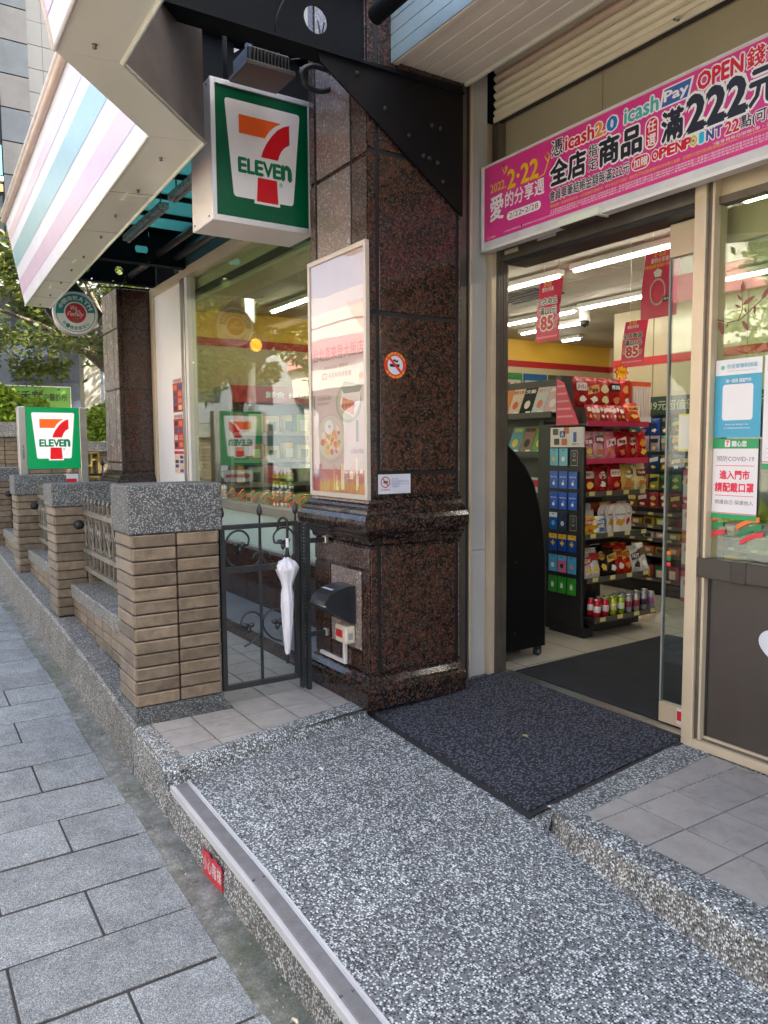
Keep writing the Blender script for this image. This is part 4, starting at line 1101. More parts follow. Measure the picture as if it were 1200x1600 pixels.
outlined(fr, '憑', -3.205, -3.12, 3.10, 3.185, bk, bn, **E_); outlined(fr, 'icash', -3.10, -2.90, 3.105, 3.178, rd, bn, bold=.04, edge=bw, ew=.07); outlined(fr, '2.', -2.89, -2.82, 3.105, 3.172, print_mat((.8, .28, .01)), bn, bold=.05, edge=bw, ew=.07); outlined(fr, '0', -2.81, -2.75, 3.105, 3.172, print_mat((.02, .2, .5)), bn, bold=.05, edge=bw, ew=.07)
outlined(fr, 'icash', -2.70, -2.50, 3.107, 3.180, tl, bn, bold=.04, edge=bw, ew=.07)
fpoly(fr, [(-2.495, 3.10), (-2.33, 3.10), (-2.305, 3.19), (-2.475, 3.19)], .0025, 'print', bw, bn); fpoly(fr, [(-2.48, 3.107), (-2.34, 3.107), (-2.318, 3.183), (-2.465, 3.183)], .0032, 'print', print_mat((.05, .12, .38)), bn); text(fr, 'Pay', -2.465, -2.335, 3.112, 3.172, bw, bn, .004, .04)
outlined(fr, 'OPEN', -2.285, -2.065, 3.112, 3.185, rd, bn, bold=.05, edge=bw, ew=.07); outlined(fr, '錢包', -2.045, -1.88, 3.108, 3.19, rd, bn, bold=.03, edge=bw, ew=.06)
outlined(fr, '全店', -3.21, -2.955, 2.943, 3.075, bk, bn, bold=.05, **E_); outlined(fr, '指', -2.935, -2.875, 3.015, 3.075, bk, bn, **E_); outlined(fr, '定', -2.935, -2.875, 2.945, 3.005, bk, bn, **E_); outlined(fr, '商品', -2.86, -2.595, 2.945, 3.08, bk, bn, bold=.05, **E_)
fpoly(fr, rrect(-2.575, -2.495, 2.935, 3.085, .035), .002, 'print', bw, bn); fpoly(fr, rrect(-2.568, -2.502, 2.941, 3.079, .03), .0027, 'print', rd, bn); text(fr, '任', -2.56, -2.51, 3.015, 3.07, bw, bn, .0034, .02); text(fr, '選', -2.56, -2.51, 2.95, 3.005, bw, bn, .0034, .02)
outlined(fr, '滿', -2.475, -2.36, 2.94, 3.078, bk, bn, bold=.05, **E_); outlined(fr, '222', -2.335, -2.045, 2.945, 3.095, bk, bn, bold=.06, **E_); outlined(fr, '元', -2.03, -1.90, 2.945, 3.09, bk, bn, bold=.04, **E_)
outlined(fr, '會員單筆結帳金額每滿222元', -3.215, -2.665, 2.86, 2.920, bk, bn, bold=.02, edge=bw, ew=.07)
fpoly(fr, rrect(-2.655, -2.54, 2.856, 2.928, .034), .002, 'print', bw, bn); fpoly(fr, rrect(-2.650, -2.545, 2.861, 2.923, .03), .0027, 'print', rd, bn); text(fr, '加贈', -2.64, -2.555, 2.87, 2.915, bw, bn, .0034, .02)
for ch, a, cc in zip('OPENP', range(5), [rd] * 5): outlined(fr, ch, -2.53 + a * .045, -2.492 + a * .045, 2.875, 2.92, cc, bn, bold=.06, edge=bw, ew=.08)
for ch, a, cc in (('O', 5, print_mat((.6, .6, .02))), ('I', 6, print_mat((.02, .5, .7))), ('N', 7, dbl), ('T', 8, print_mat((.2, .04, .3)))): outlined(fr, ch, -2.53 + a * .0425 + (.01 if ch == 'I' else 0), -2.495 + a * .0425 - (.012 if ch == 'I' else 0), 2.875, 2.92, cc, bn, bold=.06, edge=bw, ew=.08)
outlined(fr, '22', -2.14, -2.075, 2.87, 2.922, rd, bn, bold=.04, edge=bw, ew=.07); outlined(fr, '點(可累贈)', -2.065, -1.83, 2.862, 2.925, bk, bn, bold=.02, edge=bw, ew=.07)
text(fr, '贈點機會一般使用辦法同常・紅利點數因活動結束・部分商品恕不適用・若折抵不同活動擇優折扣相對應之金額・詳細辦法請參閱活動網頁https://www.7-11.com.tw/event/22sharing/index.aspx', -3.21, -1.80, 2.826, 2.845, ye, bn, .002, .0)
text(fr, '*每會員每日限贈2筆・活動總限量50萬份', -2.20, -1.75, 2.842, 2.856, bw, bn, .002, .0)
for k, (a, c_) in enumerate(((-3.21, 2.808), (-3.21, 2.796), (-3.60, 2.784))):
    text(fr, '本活動預購商品優惠價格代收商品除外實際以結帳金額為準統一超商保留修改變更活動內容之權利點數將於活動結束後匯入會員帳戶請詳閱使用條款限量商品售完為止恕不另行通知', a, -1.85, c_, c_ + .009, bw, bn, .002, -.01)
text(fr, '統一超商股份', -3.745, -3.67, 2.777, 2.787, bw, bn, .002, .0)
for x_, z_ in ((-3.60, 3.175), (-3.44, 2.79), (-1.9, 2.79)): MB().poly([fr.p(x_ + .007 * math.cos(a * math.pi / 4), z_ + .007 * math.sin(a * math.pi / 4), .004) for a in range(8)], [tuple(range(8))]).build('screw', T['blackp'], bn)

rs = thing('roller_shutter', 'beige roller shutter mostly rolled up above the shop banner', 'roller shutter', (-1.5, 3.3, 3.52))
slat = MB(); slat.prism([(-3.80, 3.318, 0), (-3.80, 3.300, .008), (-3.80, 3.290, .022), (-3.80, 3.290, .030), (-3.80, 3.300, .043), (-3.80, 3.318, .048)], (5.8, 0, 0))
shm = M('beige_slat_paint', (.76, .72, .54), .38, 0, .08, 3)
me = slat.mesh('slat', shm, (-3.80, 3.3, 0))
for k in range(8): piece('slat', me, rs, (-3.80, 3.3, 3.545 + k * .051))
box('bottom_bar', shm, rs, -3.80, 2, 3.285, 3.335, 3.508, 3.543, ch=.004)
box('bottom_seal', T['blackp'], rs, -3.80, 2, 3.30, 3.325, 3.500, 3.508)
m = MB(); m.tube([(-2.46, 3.285, 3.52), (-2.46, 3.25, 3.515), (-2.43, 3.25, 3.515)], .006, 6); m.build('latch', T['steel'], rs)
# soffit of white strips
sp_ = thing('soffit_cladding', 'white ribbed soffit cladding above the roller shutter', 'soffit', (-1.5, 2.9, 3.62))
slm = M('off_white_soffit_vinyl', (.66, .68, .56), .36, 0, .06, 3)
for k in range(5):
    y0 = 2.50 + k * .093
    m = MB(); m.prism([(-3.69, y0, 3.632), (-3.69, y0 + .004, 3.624), (-3.69, y0 + .086, 3.624), (-3.69, y0 + .090, 3.632), (-3.69, y0 + .090, 3.66), (-3.69, y0, 3.66)], (5.6, 0, 0)); m.build('strip', slm, sp_)
box('edge_trim', slm, sp_, -3.69, 2, 2.966, 2.99, 3.610, 3.66, ch=.004); box('edge_trim', slm, sp_, -3.69, 2, 2.462, 2.498, 3.606, 3.66, ch=.004)
box('backing', slm, sp_, -3.69, 2, 2.47, 2.985, 3.66, 3.98)
for k in range(4): box('side_strip', M('teal_reflection_cladding', (.30, .42, .44), .4, 0, .08, 3), sp_, -3.69, 2, 2.452, 2.460, 3.61 + k * .075, 3.68 + k * .075)  # teal is light reflected onto the slats, put into their colour
m = MB()
m.quad((-3.84, 2.985, 3.96), (2, 2.985, 3.96), (2, 3.36, 3.96), (-3.84, 3.36, 3.96)); m.build('cove', slm, sp_)

# steel bracket and beams
bkt = thing('steel_bracket', 'dark triangular gusset bracket with bolts at the top of the near granite pier', 'bracket', (-3.68, 2.7, 2.85))
m = MB(); m.prism([(-3.686, 2.945, 2.86), (-3.686, 2.88, 2.90), (-3.686, 2.33, 3.28), (-3.686, 2.0, 3.50), (-3.686, 1.98, 3.56), (-3.686, 2.945, 3.60)], (.014, 0, 0)); m.build('gusset', M('dark_brown_steel', (.004, .003, .0028), .7, 0, .2, 5), bkt)
m = MB(); m.lathe(0, 0, [(.015, 0), (.015, .004), (.010, .005), (.010, .012), (.004, .014)], 8); me = m.mesh('bolt', M('dark_bolt', (.010, .009, .008), .55))
for y_, z_ in ((2.22, 3.49), (2.40, 3.35), (2.56, 3.24), (2.66, 3.15), (2.70, 3.145), (2.76, 3.13), (2.72, 3.33), (2.78, 3.325), (2.80, 3.03)):
    o = piece('bolt', me, bkt, (-3.672, y_, z_)); o.rotation_euler = (0, R(90), 0)
def beam(X, y0, y1, z0, z1, label, holes=(), w=.12, taper=None):
    t = thing('steel_beam', label, 'beam', (X, (y0 + y1) / 2, z0), 'dark steel beams under the glass canopy')
    ts = .008
    # web built as strips around round holes
    m = MB(); ys = sorted([y0, y1] + [h - .085 for h, _ in holes] + [h + .085 for h, _ in holes])
    segs = list(zip(ys, ys[1:])); hz = z0 + (z1 - z0) * .42
    for a, b_ in segs:
        c_ = (a + b_) / 2; hole = [h for h in holes if abs(h[0] - c_) < .05]
        if not hole: m.box(X - ts/2, X + ts/2, a, b_, z0 + .012, z1); continue
        hc, r_ = hole[0]; K2 = 20
        for k in range(K2):
            a0, a1 = 2 * math.pi * k / K2, 2 * math.pi * (k + 1) / K2
            def rim(q):
                cy_, cz_ = math.cos(q), math.sin(q); lim = min(.085 / max(1e-6, abs(cy_)), ((z1 - hz) if cz_ > 0 else (hz - z0 - .012)) / max(1e-6, abs(cz_)))
                return (hc + cy_ * lim, hz + cz_ * lim)
            p0, p1 = rim(a0), rim(a1); q0 = (hc + r_ * math.cos(a0), hz + r_ * math.sin(a0)); q1 = (hc + r_ * math.cos(a1), hz + r_ * math.sin(a1))
            for sx in (-ts/2, ts/2): m.quad((X + sx, *q0), (X + sx, *p0), (X + sx, *p1), (X + sx, *q1))
            m.quad((X - ts/2, *q0), (X + ts/2, *q0), (X + ts/2, *q1), (X - ts/2, *q1))
    m.build('web', T['dark'], t)
    box('flange', T['dark'], t, X - w/2, X + w/2, y0, y1, z0, z0 + .012); box('flange', T['dark'], t, X - w/2, X + w/2, y0, y1, z1, z1 + .012)
    return t
beam(-3.72, .95, 2.94, 3.545, 3.97, 'near dark steel beam with a round hole running out from the granite pier', ((2.0, .07), (1.2, .07)), .14)
beam(-4.98, 1.72, 2.94, 3.60, 4.16, 'dark navy beam with a round hole behind the blade sign', ((2.15, .06), (2.5, .06)))
beam(-8.60, 1.55, 2.94, 3.50, 3.88, 'first far steel beam with round holes beyond the glass canopy panels', ((2.45, .07), (1.9, .06)))
beam(-9.76, 1.55, 2.94, 3.50, 3.88, 'farthest steel beam with round holes above the round bank sign', ((2.1, .065), (2.5, .05)))
hb = thing('steel_header', 'dark steel header beam running along the top of the shop windows', 'beam', (-6.5, 2.95, 3.55))
box('header', T['dark'], hb, -10.0, -3.86, 2.955, 3.40, 3.53, 4.2); box('rim', M('dull_teal_steel', (.03, .07, .075), .4), hb, -9.0, -3.86, 2.93, 2.953, 3.53, 3.75)
for (x0, x1, y, z) in ((-8.55, -5.2, 2.62, 3.62), (-9.7, -8.65, 2.62, 3.60), (-8.55, -5.2, 2.82, 3.60)):
    m = MB(); m.tube([(x0, y, z), (x1, y, z)], .035, 10); tag(m.build('roof_tube', M('dull_bronze_tube', (.10, .09, .085), .3, .4), None), {(-8.55, 2.62): 'bronze roof tube running under the glass canopy', (-9.7, 2.62): 'short bronze roof tube above the white panel', (-8.55, 2.82): 'bronze roof tube close to the window head'}[(x0, y)], 'tube')
m = MB(); m.tube([(-3.45, 2.20, 3.68), (-2.2, 2.20, 3.68)], .045, 12); m.lathe(-3.45, 2.2, [(.001, 3.63), (.001, 3.64)], 4); tag(m.build('drain_pipe', T['dark'], None), 'dark round pipe under the canopy at the top of the picture', 'pipe')
# glass roof
gl = thing('glass_roof', 'teal translucent glass canopy panels between the beams', 'glass roof', (-7, 2.4, 3.93))
n = N('teal_roof_glass'); n.n.remove(n.b); tr = n.new('ShaderNodeBsdfTranslucent'); tr.inputs['Color'].default_value = (.15, .36, .33, 1); df = n.new('ShaderNodeBsdfTransparent'); df.inputs['Color'].default_value = (.24, .46, .43, 1)
mx = n.new('ShaderNodeMixShader'); mx.inputs[0].default_value = .45; n.link(tr.outputs[0], mx.inputs[1]); n.link(df.outputs[0], mx.inputs[2]); n.link(mx.outputs[0], n.out.inputs[0]); tealm = n.m
for k in range(8):
    x0 = -10.0 + k * .61
    box('roof_pane', tealm, gl, x0 + .02, x0 + .59, 1.45, 3.4, 3.94, 3.952); box('glazing_bar', T['dark'], gl, x0 - .02, x0 + .02, 1.45, 3.4, 3.90, 3.96)
lt = 0
for x0, x1, y_ in ((-7.75, -6.56, 2.07), (-6.34, -5.12, 2.07)):
    t = thing('strip_light', ('farther' if lt == 0 else 'nearer') + ' rusty white fluorescent fitting under the teal glass canopy', 'light fitting', ((x0 + x1) / 2, y_, 3.6), 'unlit strip lights under the canopy'); lt += 1
    rm = N('rusty_white_enamel'); f = rm.ramp(rm.noise(25, 6, .7), [(.50, (.55, .54, .48)), (.62, (.12, .07, .04))]); rm.set(f, .5)
    box('housing', rm.m, t, x0, x1, y_ - .04, y_ + .04, 3.50, 3.56, ch=.006); m = MB(); m.tube([(x0 + .05, y_, 3.487), (x1 - .05, y_, 3.487)], .013, 8); m.build('tube', M('grey_unlit_tube', (.5, .52, .5), .3), t)
    m = MB(); m.tube([(x0 + .1, y_, 3.56), (x0 + .1, y_, 3.94)], .006, 5); m.tube([(x1 - .1, y_, 3.56), (x1 - .1, y_, 3.94)], .006, 5); m.build('hanger', T['blackp'], t)

# ------------------------------------------------------------------ stripe canopy
cn = thing('shop_canopy', 'projecting shop canopy with pink, white and teal striped fascia', 'canopy', (-6, 1.3, 3.1))
A0 = Vector((-4.09, 1.22, 3.1)); A1 = Vector((-9.53, 1.40, 3.1)); U = Vector((0, -.16, .90))      # fascia bottom line and its rise
box_s = T['cream']
m = MB()
m.poly([(-4.09, 1.22, 3.1), (-9.53, 1.40, 3.1), (-9.53, 1.66, 3.1), (-4.01, 1.49, 3.1)], [(0, 1, 2, 3)])
m.poly([(-4.088, 1.218, 3.1), (-4.009, 1.488, 3.1), (-3.39, .913, 3.1), (-3.43, .654, 3.1)], [(0, 1, 2, 3)])
m.poly([(-3.43, .652, 3.1), (-3.389, .911, 3.1), (2.0, .88, 3.1), (2.0, .62, 3.1)], [(0, 1, 2, 3)])
m.build('soffit', box_s, cn)
m = MB()   # inner upstand walls
def wallq(p, q, z0, z1, m): m.quad((p[0], p[1], z0), (q[0], q[1], z0), (q[0], q[1], z1), (p[0], p[1], z1))
wallq((-4.01, 1.49), (-3.39, .913), 3.101, 3.98, m); wallq((-4.01, 1.49), (-9.53, 1.66), 3.101, 3.98, m); wallq((-3.39, .913), (2, .88), 3.101, 3.98, m)
m.build('inner_wall', M('grey_brown_board', (.085, .075, .068), .55, 0, .25, 5), cn)
m = MB(); m.tube([(-9.53, 1.66, 3.098), (-4.01, 1.49, 3.098)], .012, 4); m.tube([(-4.01, 1.49, 3.098), (-3.39, .913, 3.098), (2, .88, 3.098)], .012, 4); m.build('lip', T['cream'], cn)
# fascia leaf: frame and stripes
fasc = MB()
def fp_(s, t): return A0.lerp(A1, s) + U * t
fasc.quad(fp_(0, 0), fp_(0, 1), fp_(1, 1), fp_(1, 0)); whm = M('white_lit_acrylic', (.68, .70, .78), .25, 0, .03, 2, emit=.02); fasc.build('fascia_face', whm, cn)
nrm = (A1 - A0).cross(U).normalized(); nrm = nrm if nrm.y < 0 else -nrm
for t0, t1, cc in ((.30 - .17, .30, (.58, .45, .58)), (.44, .65, (.28, .45, .50)), (.76, .86, (.63, .50, .56))):
    m = MB(); m.quad(fp_(.0, t0) + nrm * .003, fp_(0, t1) + nrm * .003, fp_(1, t1) + nrm * .003, fp_(1, t0) + nrm * .003); m.build('stripe', M('stripe_film', cc, .25, 0, .03, 2, emit=.02), cn)
m = MB()
m.tube([fp_(0, 1.0) + nrm * .02, fp_(1, 1.0) + nrm * .02], .03, 6); m.build('top_trim', M('peach_trim', (.52, .42, .34), .4), cn)
m = MB(); m.tube([fp_(0, 1.06) + nrm * .03, fp_(1, 1.06) + nrm * .03], .018, 6); m.build('gutter_pipe', M('light_trim', (.6, .58, .55), .4), cn)
m = MB(); m.tube([fp_(0, 0) + nrm * .003, fp_(1, 0) + nrm * .003], .008, 4); m.build('bottom_trim', T['cream'], cn)
m = MB(); m.quad(fp_(1, 0), fp_(1, 1), Vector((-9.53, 1.66, 3.98)), Vector((-9.53, 1.66, 3.1))); m.build('end_cap', T['cream'], cn)
m = MB(); m.quad((-4.09, 1.2, 4.0), (-9.53, 1.3, 4.0), (-9.53, 1.66, 4.0), (-4.01, 1.49, 4.0)); m.build('top_sheet', T['cream'], cn)
# second fascia nearer the camera
m = MB(); D0 = Vector((-3.43, .653, 3.1)); D1 = Vector((2.0, .62, 3.1)); m.quad(D0, D1, D1 + U, D0 + U); m.build('fascia_face', whm, cn)
m = MB(); m.quad(D0 + Vector((0, -.003, 0)) + U * .13, D1 + Vector((0, -.003, 0)) + U * .13, D1 + Vector((0, -.003, 0)) + U * .30, D0 + Vector((0, -.003, 0)) + U * .30); m.build('stripe', M('stripe_film', (.58, .45, .58), .25, 0, .03, 2, emit=.02), cn)
m = MB(); m.tube([D0, D0 + U], .012, 4); m.tube([D0, D1], .010, 4); m.build('edge_trim', T['white'], cn)
m = MB(); m.quad((-4.09, 1.22, 3.101), (-3.43, .653, 3.101), (-3.43, .49, 4.0), (-4.09, 1.06, 4.0)); m.build('diagonal_face', T['cream'], cn)
# soffit fittings
m = MB(); m.lathe(0, 0, [(.004, -.018), (.010, -.014), (.006, -.004), (.012, 0)], 8); spm = m.mesh('sprinkler', T['alud'])
for k, (x_, y_) in enumerate(((-3.30, .78), (-4.35, 1.36), (-4.95, 1.40), (-5.55, 1.41), (-6.15, 1.45), (-6.85, 1.47), (-7.4, 1.48), (-8.0, 1.50), (-8.7, 1.52), (-9.3, 1.52))): piece('fitting', spm, cn, (x_, y_, 3.099))
for x_, y_ in ((-5.12, 1.42), (-7.05, 1.50), (-8.3, 1.52)):
    m = MB()
    for q in range(7): m.box(x_ - .07 + q * .02, x_ - .057 + q * .02, y_ - .06, y_ + .06, 3.090, 3.098)
    m.box(x_ - .08, x_ + .08, y_ - .07, y_ + .07, 3.096, 3.099); m.build('vent', T['cream'], cn)
for s_ in (.18, .36, .54, .72, .88):
    p_ = A0.lerp(A1, s_); q_ = Vector((-4.01, 1.49, 3.1)).lerp(Vector((-9.53, 1.66, 3.1)), s_)
    m = MB(); m.tube([p_ - Vector((0, 0, .0006)), q_ - Vector((0, 0, .0006))], .0016, 4); m.build('seam', T['alud'], cn)

# blade sign
bs_ = thing('blade_sign', 'hanging green and white box sign with orange and red numeral beside the granite pier', 'sign', (-4.62, 2.02, 2.84))
bx1, bx0, by0, by1, bz0, bz1 = -4.45, -4.80, 1.69, 2.36, 2.845, 3.655
box('casing', T['white'], bs_, bx0, bx1 - .012, by0, by1, bz0, bz1, ch=.005)
for a in ((by0, by0 + .03, bz0, bz1), (by1 - .03, by1, bz0, bz1), (by0 + .03, by1 - .03, bz0, bz0 + .035), (by0 + .03, by1 - .03, bz1 - .03, bz1)): box('frame', T['alu'], bs_, bx1 - .012, bx1 + .004, a[0], a[1], a[2], a[3], ch=.002)
fr = Frame((bx1 - .010, by0 + .03, bz0 + .035), (0, 1, 0), (0, 0, 1), by1 - by0 - .06, bz1 - bz0 - .065)
seven_logo(fr, frect(fr, 0, 1, 0, 1, .002, 'face', print_mat((.0, .095, .035), .25), bs_))
m = MB(); m.lathe(0, 0, [(.006, 0), (.006, .004)], 8); me = m.mesh('screw', T['blackp'])
for x_, y_, z_ in ((-4.5, by0 - .001, bz0 + .03), (-4.75, by0 - .001, bz0 + .03), (-4.5, by0 - .001, bz1 - .03)): o = piece('screw', me, bs_, (x_, y_, z_)); o.rotation_euler = (R(90), 0, 0)
m = MB(); m.tube([(-4.6, 1.85, bz1), (-4.6, 1.85, 4.0)], .015, 8); m.tube([(-4.6, 2.2, bz1), (-4.6, 2.2, 4.0)], .015, 8); m.build('hanger', T['dark'], bs_)

# floodlight, conduit
fl = thing('floodlight', 'dark finned floodlight fixed under the beam above the blade sign', 'floodlight', (-4.2, 1.93, 3.62))
m = MB(); m.cbox(-4.34, -4.12, 1.79, 2.05, 3.63, 3.72, .01); m.build('housing', T['black'], fl)
m = MB()
for k in range(12): m.box(-4.115, -4.10, 1.795 + k * .021, 1.803 + k * .021, 3.63, 3.70)
m.build('fins', T['black'], fl); box('front_frame', M('dull_steel', (.12, .11, .10), .4, .5), fl, -4.35, -4.09, 1.77, 2.07, 3.60, 3.628, ch=.004); m = MB(); m.tube([(-4.2, 1.93, 3.72), (-4.2, 1.93, 3.85), (-4.2, 2.1, 3.9)], .012, 6); m.build('arm', T['black'], fl); box('driver_box', T['black'], fl, -4.28, -4.14, 1.84, 2.0, 3.74, 3.80, ch=.006)
cd_ = thing('cable_coil', 'coiled black conduit and cables tied up beside the floodlight', 'cable', (-4.2, 2.22, 3.62))
m = MB(); m.tube(curve([(-4.1, 2.40, 3.66), (-4.1, 2.30, 3.69), (-4.1, 2.18, 3.69), (-4.1, 2.11, 3.64), (-4.1, 2.13, 3.58), (-4.1, 2.22, 3.56), (-4.1, 2.32, 3.60), (-4.1, 2.40, 3.64), (-4.1, 2.46, 3.66)], 5), .016, 8); m.build('conduit', T['black'], cd_)
m = MB()
for c_ in ([(-4.12, 2.05, 3.70), (-4.1, 2.12, 3.72), (-4.1, 2.22, 3.80), (-4.1, 2.26, 3.95)], [(-4.1, 2.2, 3.68), (-4.08, 2.17, 3.80), (-4.1, 2.12, 3.95)], [(-4.1, 2.3, 3.66), (-4.08, 2.25, 3.75), (-4.1, 2.22, 3.95)]): m.tube(curve(c_, 4), .005, 6)
m.build('cable', T['blackp'], cd_)
hc = thing('hanging_cable', 'thin black cable drooping in front of the near steel beam', 'cable', (-3.65, 1.8, 3.6)); m = MB(); m.tube(curve([(-3.64, 1.95, 3.90), (-3.64, 1.86, 3.80), (-3.64, 1.78, 3.72), (-3.66, 1.74, 3.60), (-3.75, 1.80, 3.56)], 5), .004, 5); m.build('cable', T['blackp'], hc)

# round bank sign
at = thing('bank_sign', 'round bank sign with red centre on a black diamond board under the beam', 'sign', (-9.8, 1.98, 2.84))
fr = Frame((-9.8, 1.98, 3.105), (0, 1, 0), (0, 0, 1), .255, .255)
fpoly(fr, [(-.90, -.45), (-1.22, -.02), (-1.26, .10), (-1.16, .24), (0, 1.5), (1.16, .24), (1.26, .10), (1.22, -.02), (.90, -.45)], .0, 'board', T['blackp'], at, thick=.08)
m = MB(); m.lathe(0, 0, [(.250, 0), (.258, .01), (.258, .09), (.245, .10)], 48); me = m.mesh('drum', M('silver_rim', (.45, .46, .46), .3, .6)); o = piece('drum', me, at, (-9.86, 1.98, 3.105)); o.rotation_euler = (0, R(90), 0)
tq = print_mat((.01, .20, .20)); wq = print_mat((.66, .68, .66)); rq = print_mat((.42, .02, .03))
fpoly(fr, circ(0, 0, .95, 48), .042, 'print', wq, at); fpoly(fr, ring(0, 0, .50, .88, 1, 5, 185), .0435, 'print', tq, at); fpoly(fr, ring(0, 0, .84, .865, 1, 185, 365), .0435, 'print', bk, at)
fpoly(fr, circ(0, 0, .52, 40), .045, 'print', wq, at); fpoly(fr, circ(0, 0, .46, 40), .0465, 'print', rq, at)
arc_text(fr, '中國信託ATM', .60, .80, 165, 15, wq, at, .045, False, .03); arc_text(fr, '存·提款都安心', .60, .78, 215, 325, tq, at, .045, True, .02)
text(fr, 'We', -.22, .06, .12, .32, wq, at, .048, -.005, shear=.3); text(fr, 'are', -.02, .20, .02, .14, wq, at, .048, -.005, shear=.3); text(fr, 'Family', -.38, .36, -.20, .06, wq, at, .048, -.005, shear=.3)
gq = print_mat((.03, .18, .08)); frect(fr, -.10, .12, -.40, -.22, .048, 'print', gq, at); frect(fr, -.04, .06, -.35, -.27, .0495, 'print', rq, at)
m = MB(); m.tube([(-9.84, 1.98, 3.47), (-9.80, 1.98, 3.52)], .02, 6); m.build('hanger', T['black'], at)
hc = thing('sign_cable', 'thin black cable looping from the far beam to the round bank sign', 'cable', (-9.7, 2.2, 3.45)); m = MB(); m.tube(curve([(-9.69, 1.99, 3.48), (-9.69, 2.15, 3.44), (-9.69, 2.35, 3.43), (-9.69, 2.5, 3.47), (-9.69, 2.56, 3.60)], 5), .006, 5); m.build('cable', T['blackp'], hc)

# lightbox sign on posts
lb_ = thing('lightbox_sign', 'green box sign with red numeral and added glow on two steel posts behind brick pillars', 'sign', (-10.3, 1.75, .1))
LX = -10.2
box('casing', M('lightbox_side', (.55, .56, .52), .35, .3), lb_, LX - .22, LX - .002, 1.448, 2.060, 1.262, 2.012)
fr = Frame((LX, 1.448, 1.262), (0, 1, 0), (0, 0, 1), .612, .750)
face_ = frect(fr, 0, 1, 0, 1, .0, 'face', M('green_sunglow_face', (.0, .25, .075), .25, 0, .03, 2, emit=.10), lb_, thick=.002); seven_logo(fr, face_, .001, glow=.12)  # emission on face and emblem stands in for sunlight on the sign
for y0, y1, in ((1.362, 1.446), (2.062, 2.150)): box('post', T['steel'], lb_, LX - .15, LX + .01, y0, y1, .0, 2.015, ch=.005)
fr2 = Frame((LX + .012, 1.395, 1.55), (0, 0, -1), (0, 1, 0), 1, 1); text(fr2, 'FATHGEAR', 0, .17, 0, .022, bk, lb_, .001, .02)
aw = thing('arrow_sign', 'small white sign with a red arrow below the green lightbox sign', 'sign', (-10.2, 1.9, 1.0))
fr = Frame((LX + .02, 1.60, 1.03), (0, 1, 0), (0, 0, 1), .42, .16); frect(fr, 0, 1, 0, 1, 0, 'plate', wh, aw, thick=.02)
fpoly(fr, [(.22, .8), (.05, .5), (.22, .2), (.22, .36), (.95, .36), (.95, .64), (.22, .64)][::1], .0015, 'arrow', print_mat('#cc2038'), aw)
for y_ in (1.62, 1.99): MB().tube([(LX + .01, y_, .1), (LX + .01, y_, 1.03)], .01, 6).build('leg', T['steel'], aw)

# ------------------------------------------------------------------ mats
def sheet(name, mat, parent, corners, zf, thick=.012, nx=24, ny=20):
    m = MB(); A, B, C_, D = [Vector((p[0], p[1], 0)) for p in corners]; ids = {}
    for top in (1, 0):
        for j in range(ny + 1):
            for i in range(nx + 1):
                p = (A.lerp(B, i / nx)).lerp(D.lerp(C_, i / nx), j / ny); ids[top, i, j] = len(m.v)
                m.v.append((p.x, p.y, zf(p.x, p.y) + (thick if top else 0)))
    for j in range(ny):
        for i in range(nx): m.f.append([ids[1, i, j], ids[1, i+1, j], ids[1, i+1, j+1], ids[1, i, j+1]]); m.sm.append(False)
    def side(L):
        for a, b_ in zip(L, L[1:]): m.f.append([ids[(0,) + a], ids[(0,) + b_], ids[(1,) + b_], ids[(1,) + a]]); m.sm.append(False)
    side([(i, 0) for i in range(nx + 1)]); side([(nx, j) for j in range(ny + 1)]); side([(i, ny) for i in range(nx, -1, -1)]); side([(0, j) for j in range(ny, -1, -1)])
    return m.build(name, mat, parent)
dm = thing('doormat', 'large dark blue-grey ribbed doormat on the ramp in front of the doorway', 'doormat', (-3.05, 2.8, -.04))
mz = lambda x, y: ramp_z(x, y) + .006
sheet('border', M('black_rubber', (.02, .021, .024), .6, 0, .1, 8), dm, [(-3.775, 2.285), (-2.325, 2.235), (-2.335, 3.345), (-3.775, 3.372)], mz, .006)
sheet('pile', mat_fabric('blue_grey_carpet', (.060, .066, .086), 62), dm, [(-3.745, 2.312), (-2.355, 2.265), (-2.362, 3.322), (-3.750, 3.350)], mz, .013)
im = thing('indoor_mat', 'plain dark floor mat just inside the shop doorway', 'mat', (-3.0, 4.5, 0))
nn = N('charcoal_carpet'); nn.set(nn.ramp(nn.noise(5, 6, .7), [(.3, (.009, .011, .013)), (.7, (.017, .020, .023))]), .95, nn.bump(nn.noise(300, 2), .4, .003))
sheet('pile', nn.m, im, [(-3.74, 3.46), (-1.6, 3.46), (-1.6, 5.35), (-3.80, 5.12)], lambda x, y: .002, .009, 2, 2)

# ------------------------------------------------------------------ interior shell
fl_ = struct('floor', loc=(-5, 6, 0)); box('floor_slab', T['floor'], fl_, -9.3, 3, 3.45, 11.2, -.05, 0.0)
box('floor_slab', T['floor'], fl_, -9.3, -3.84, 3.05, 3.448, -.05, 0.0)
sw = struct('shop_wall', loc=(-5, 8, 0))
crm = M('cream_wall_paint', (.62, .53, .31), .6, 0, .04, 1.5); yel = M('yellow_glow_wall_paint', (.86, .52, .07), .55, 0, .04, 1.5); redp = M('red_wall_stripe', (.52, .02, .025), .45, 0, .05, 2)  # yellow carries the warm light on the upper wall in its colour
box('side_wall', crm, sw, -9.45, -9.3, 3.05, 11.2, 0, 2.77); box('side_wall', yel, sw, -9.45, -9.3, 3.05, 11.2, 2.87, 3.3); box('stripe', redp, sw, -9.45, -9.295, 3.05, 11.2, 2.77, 2.87)
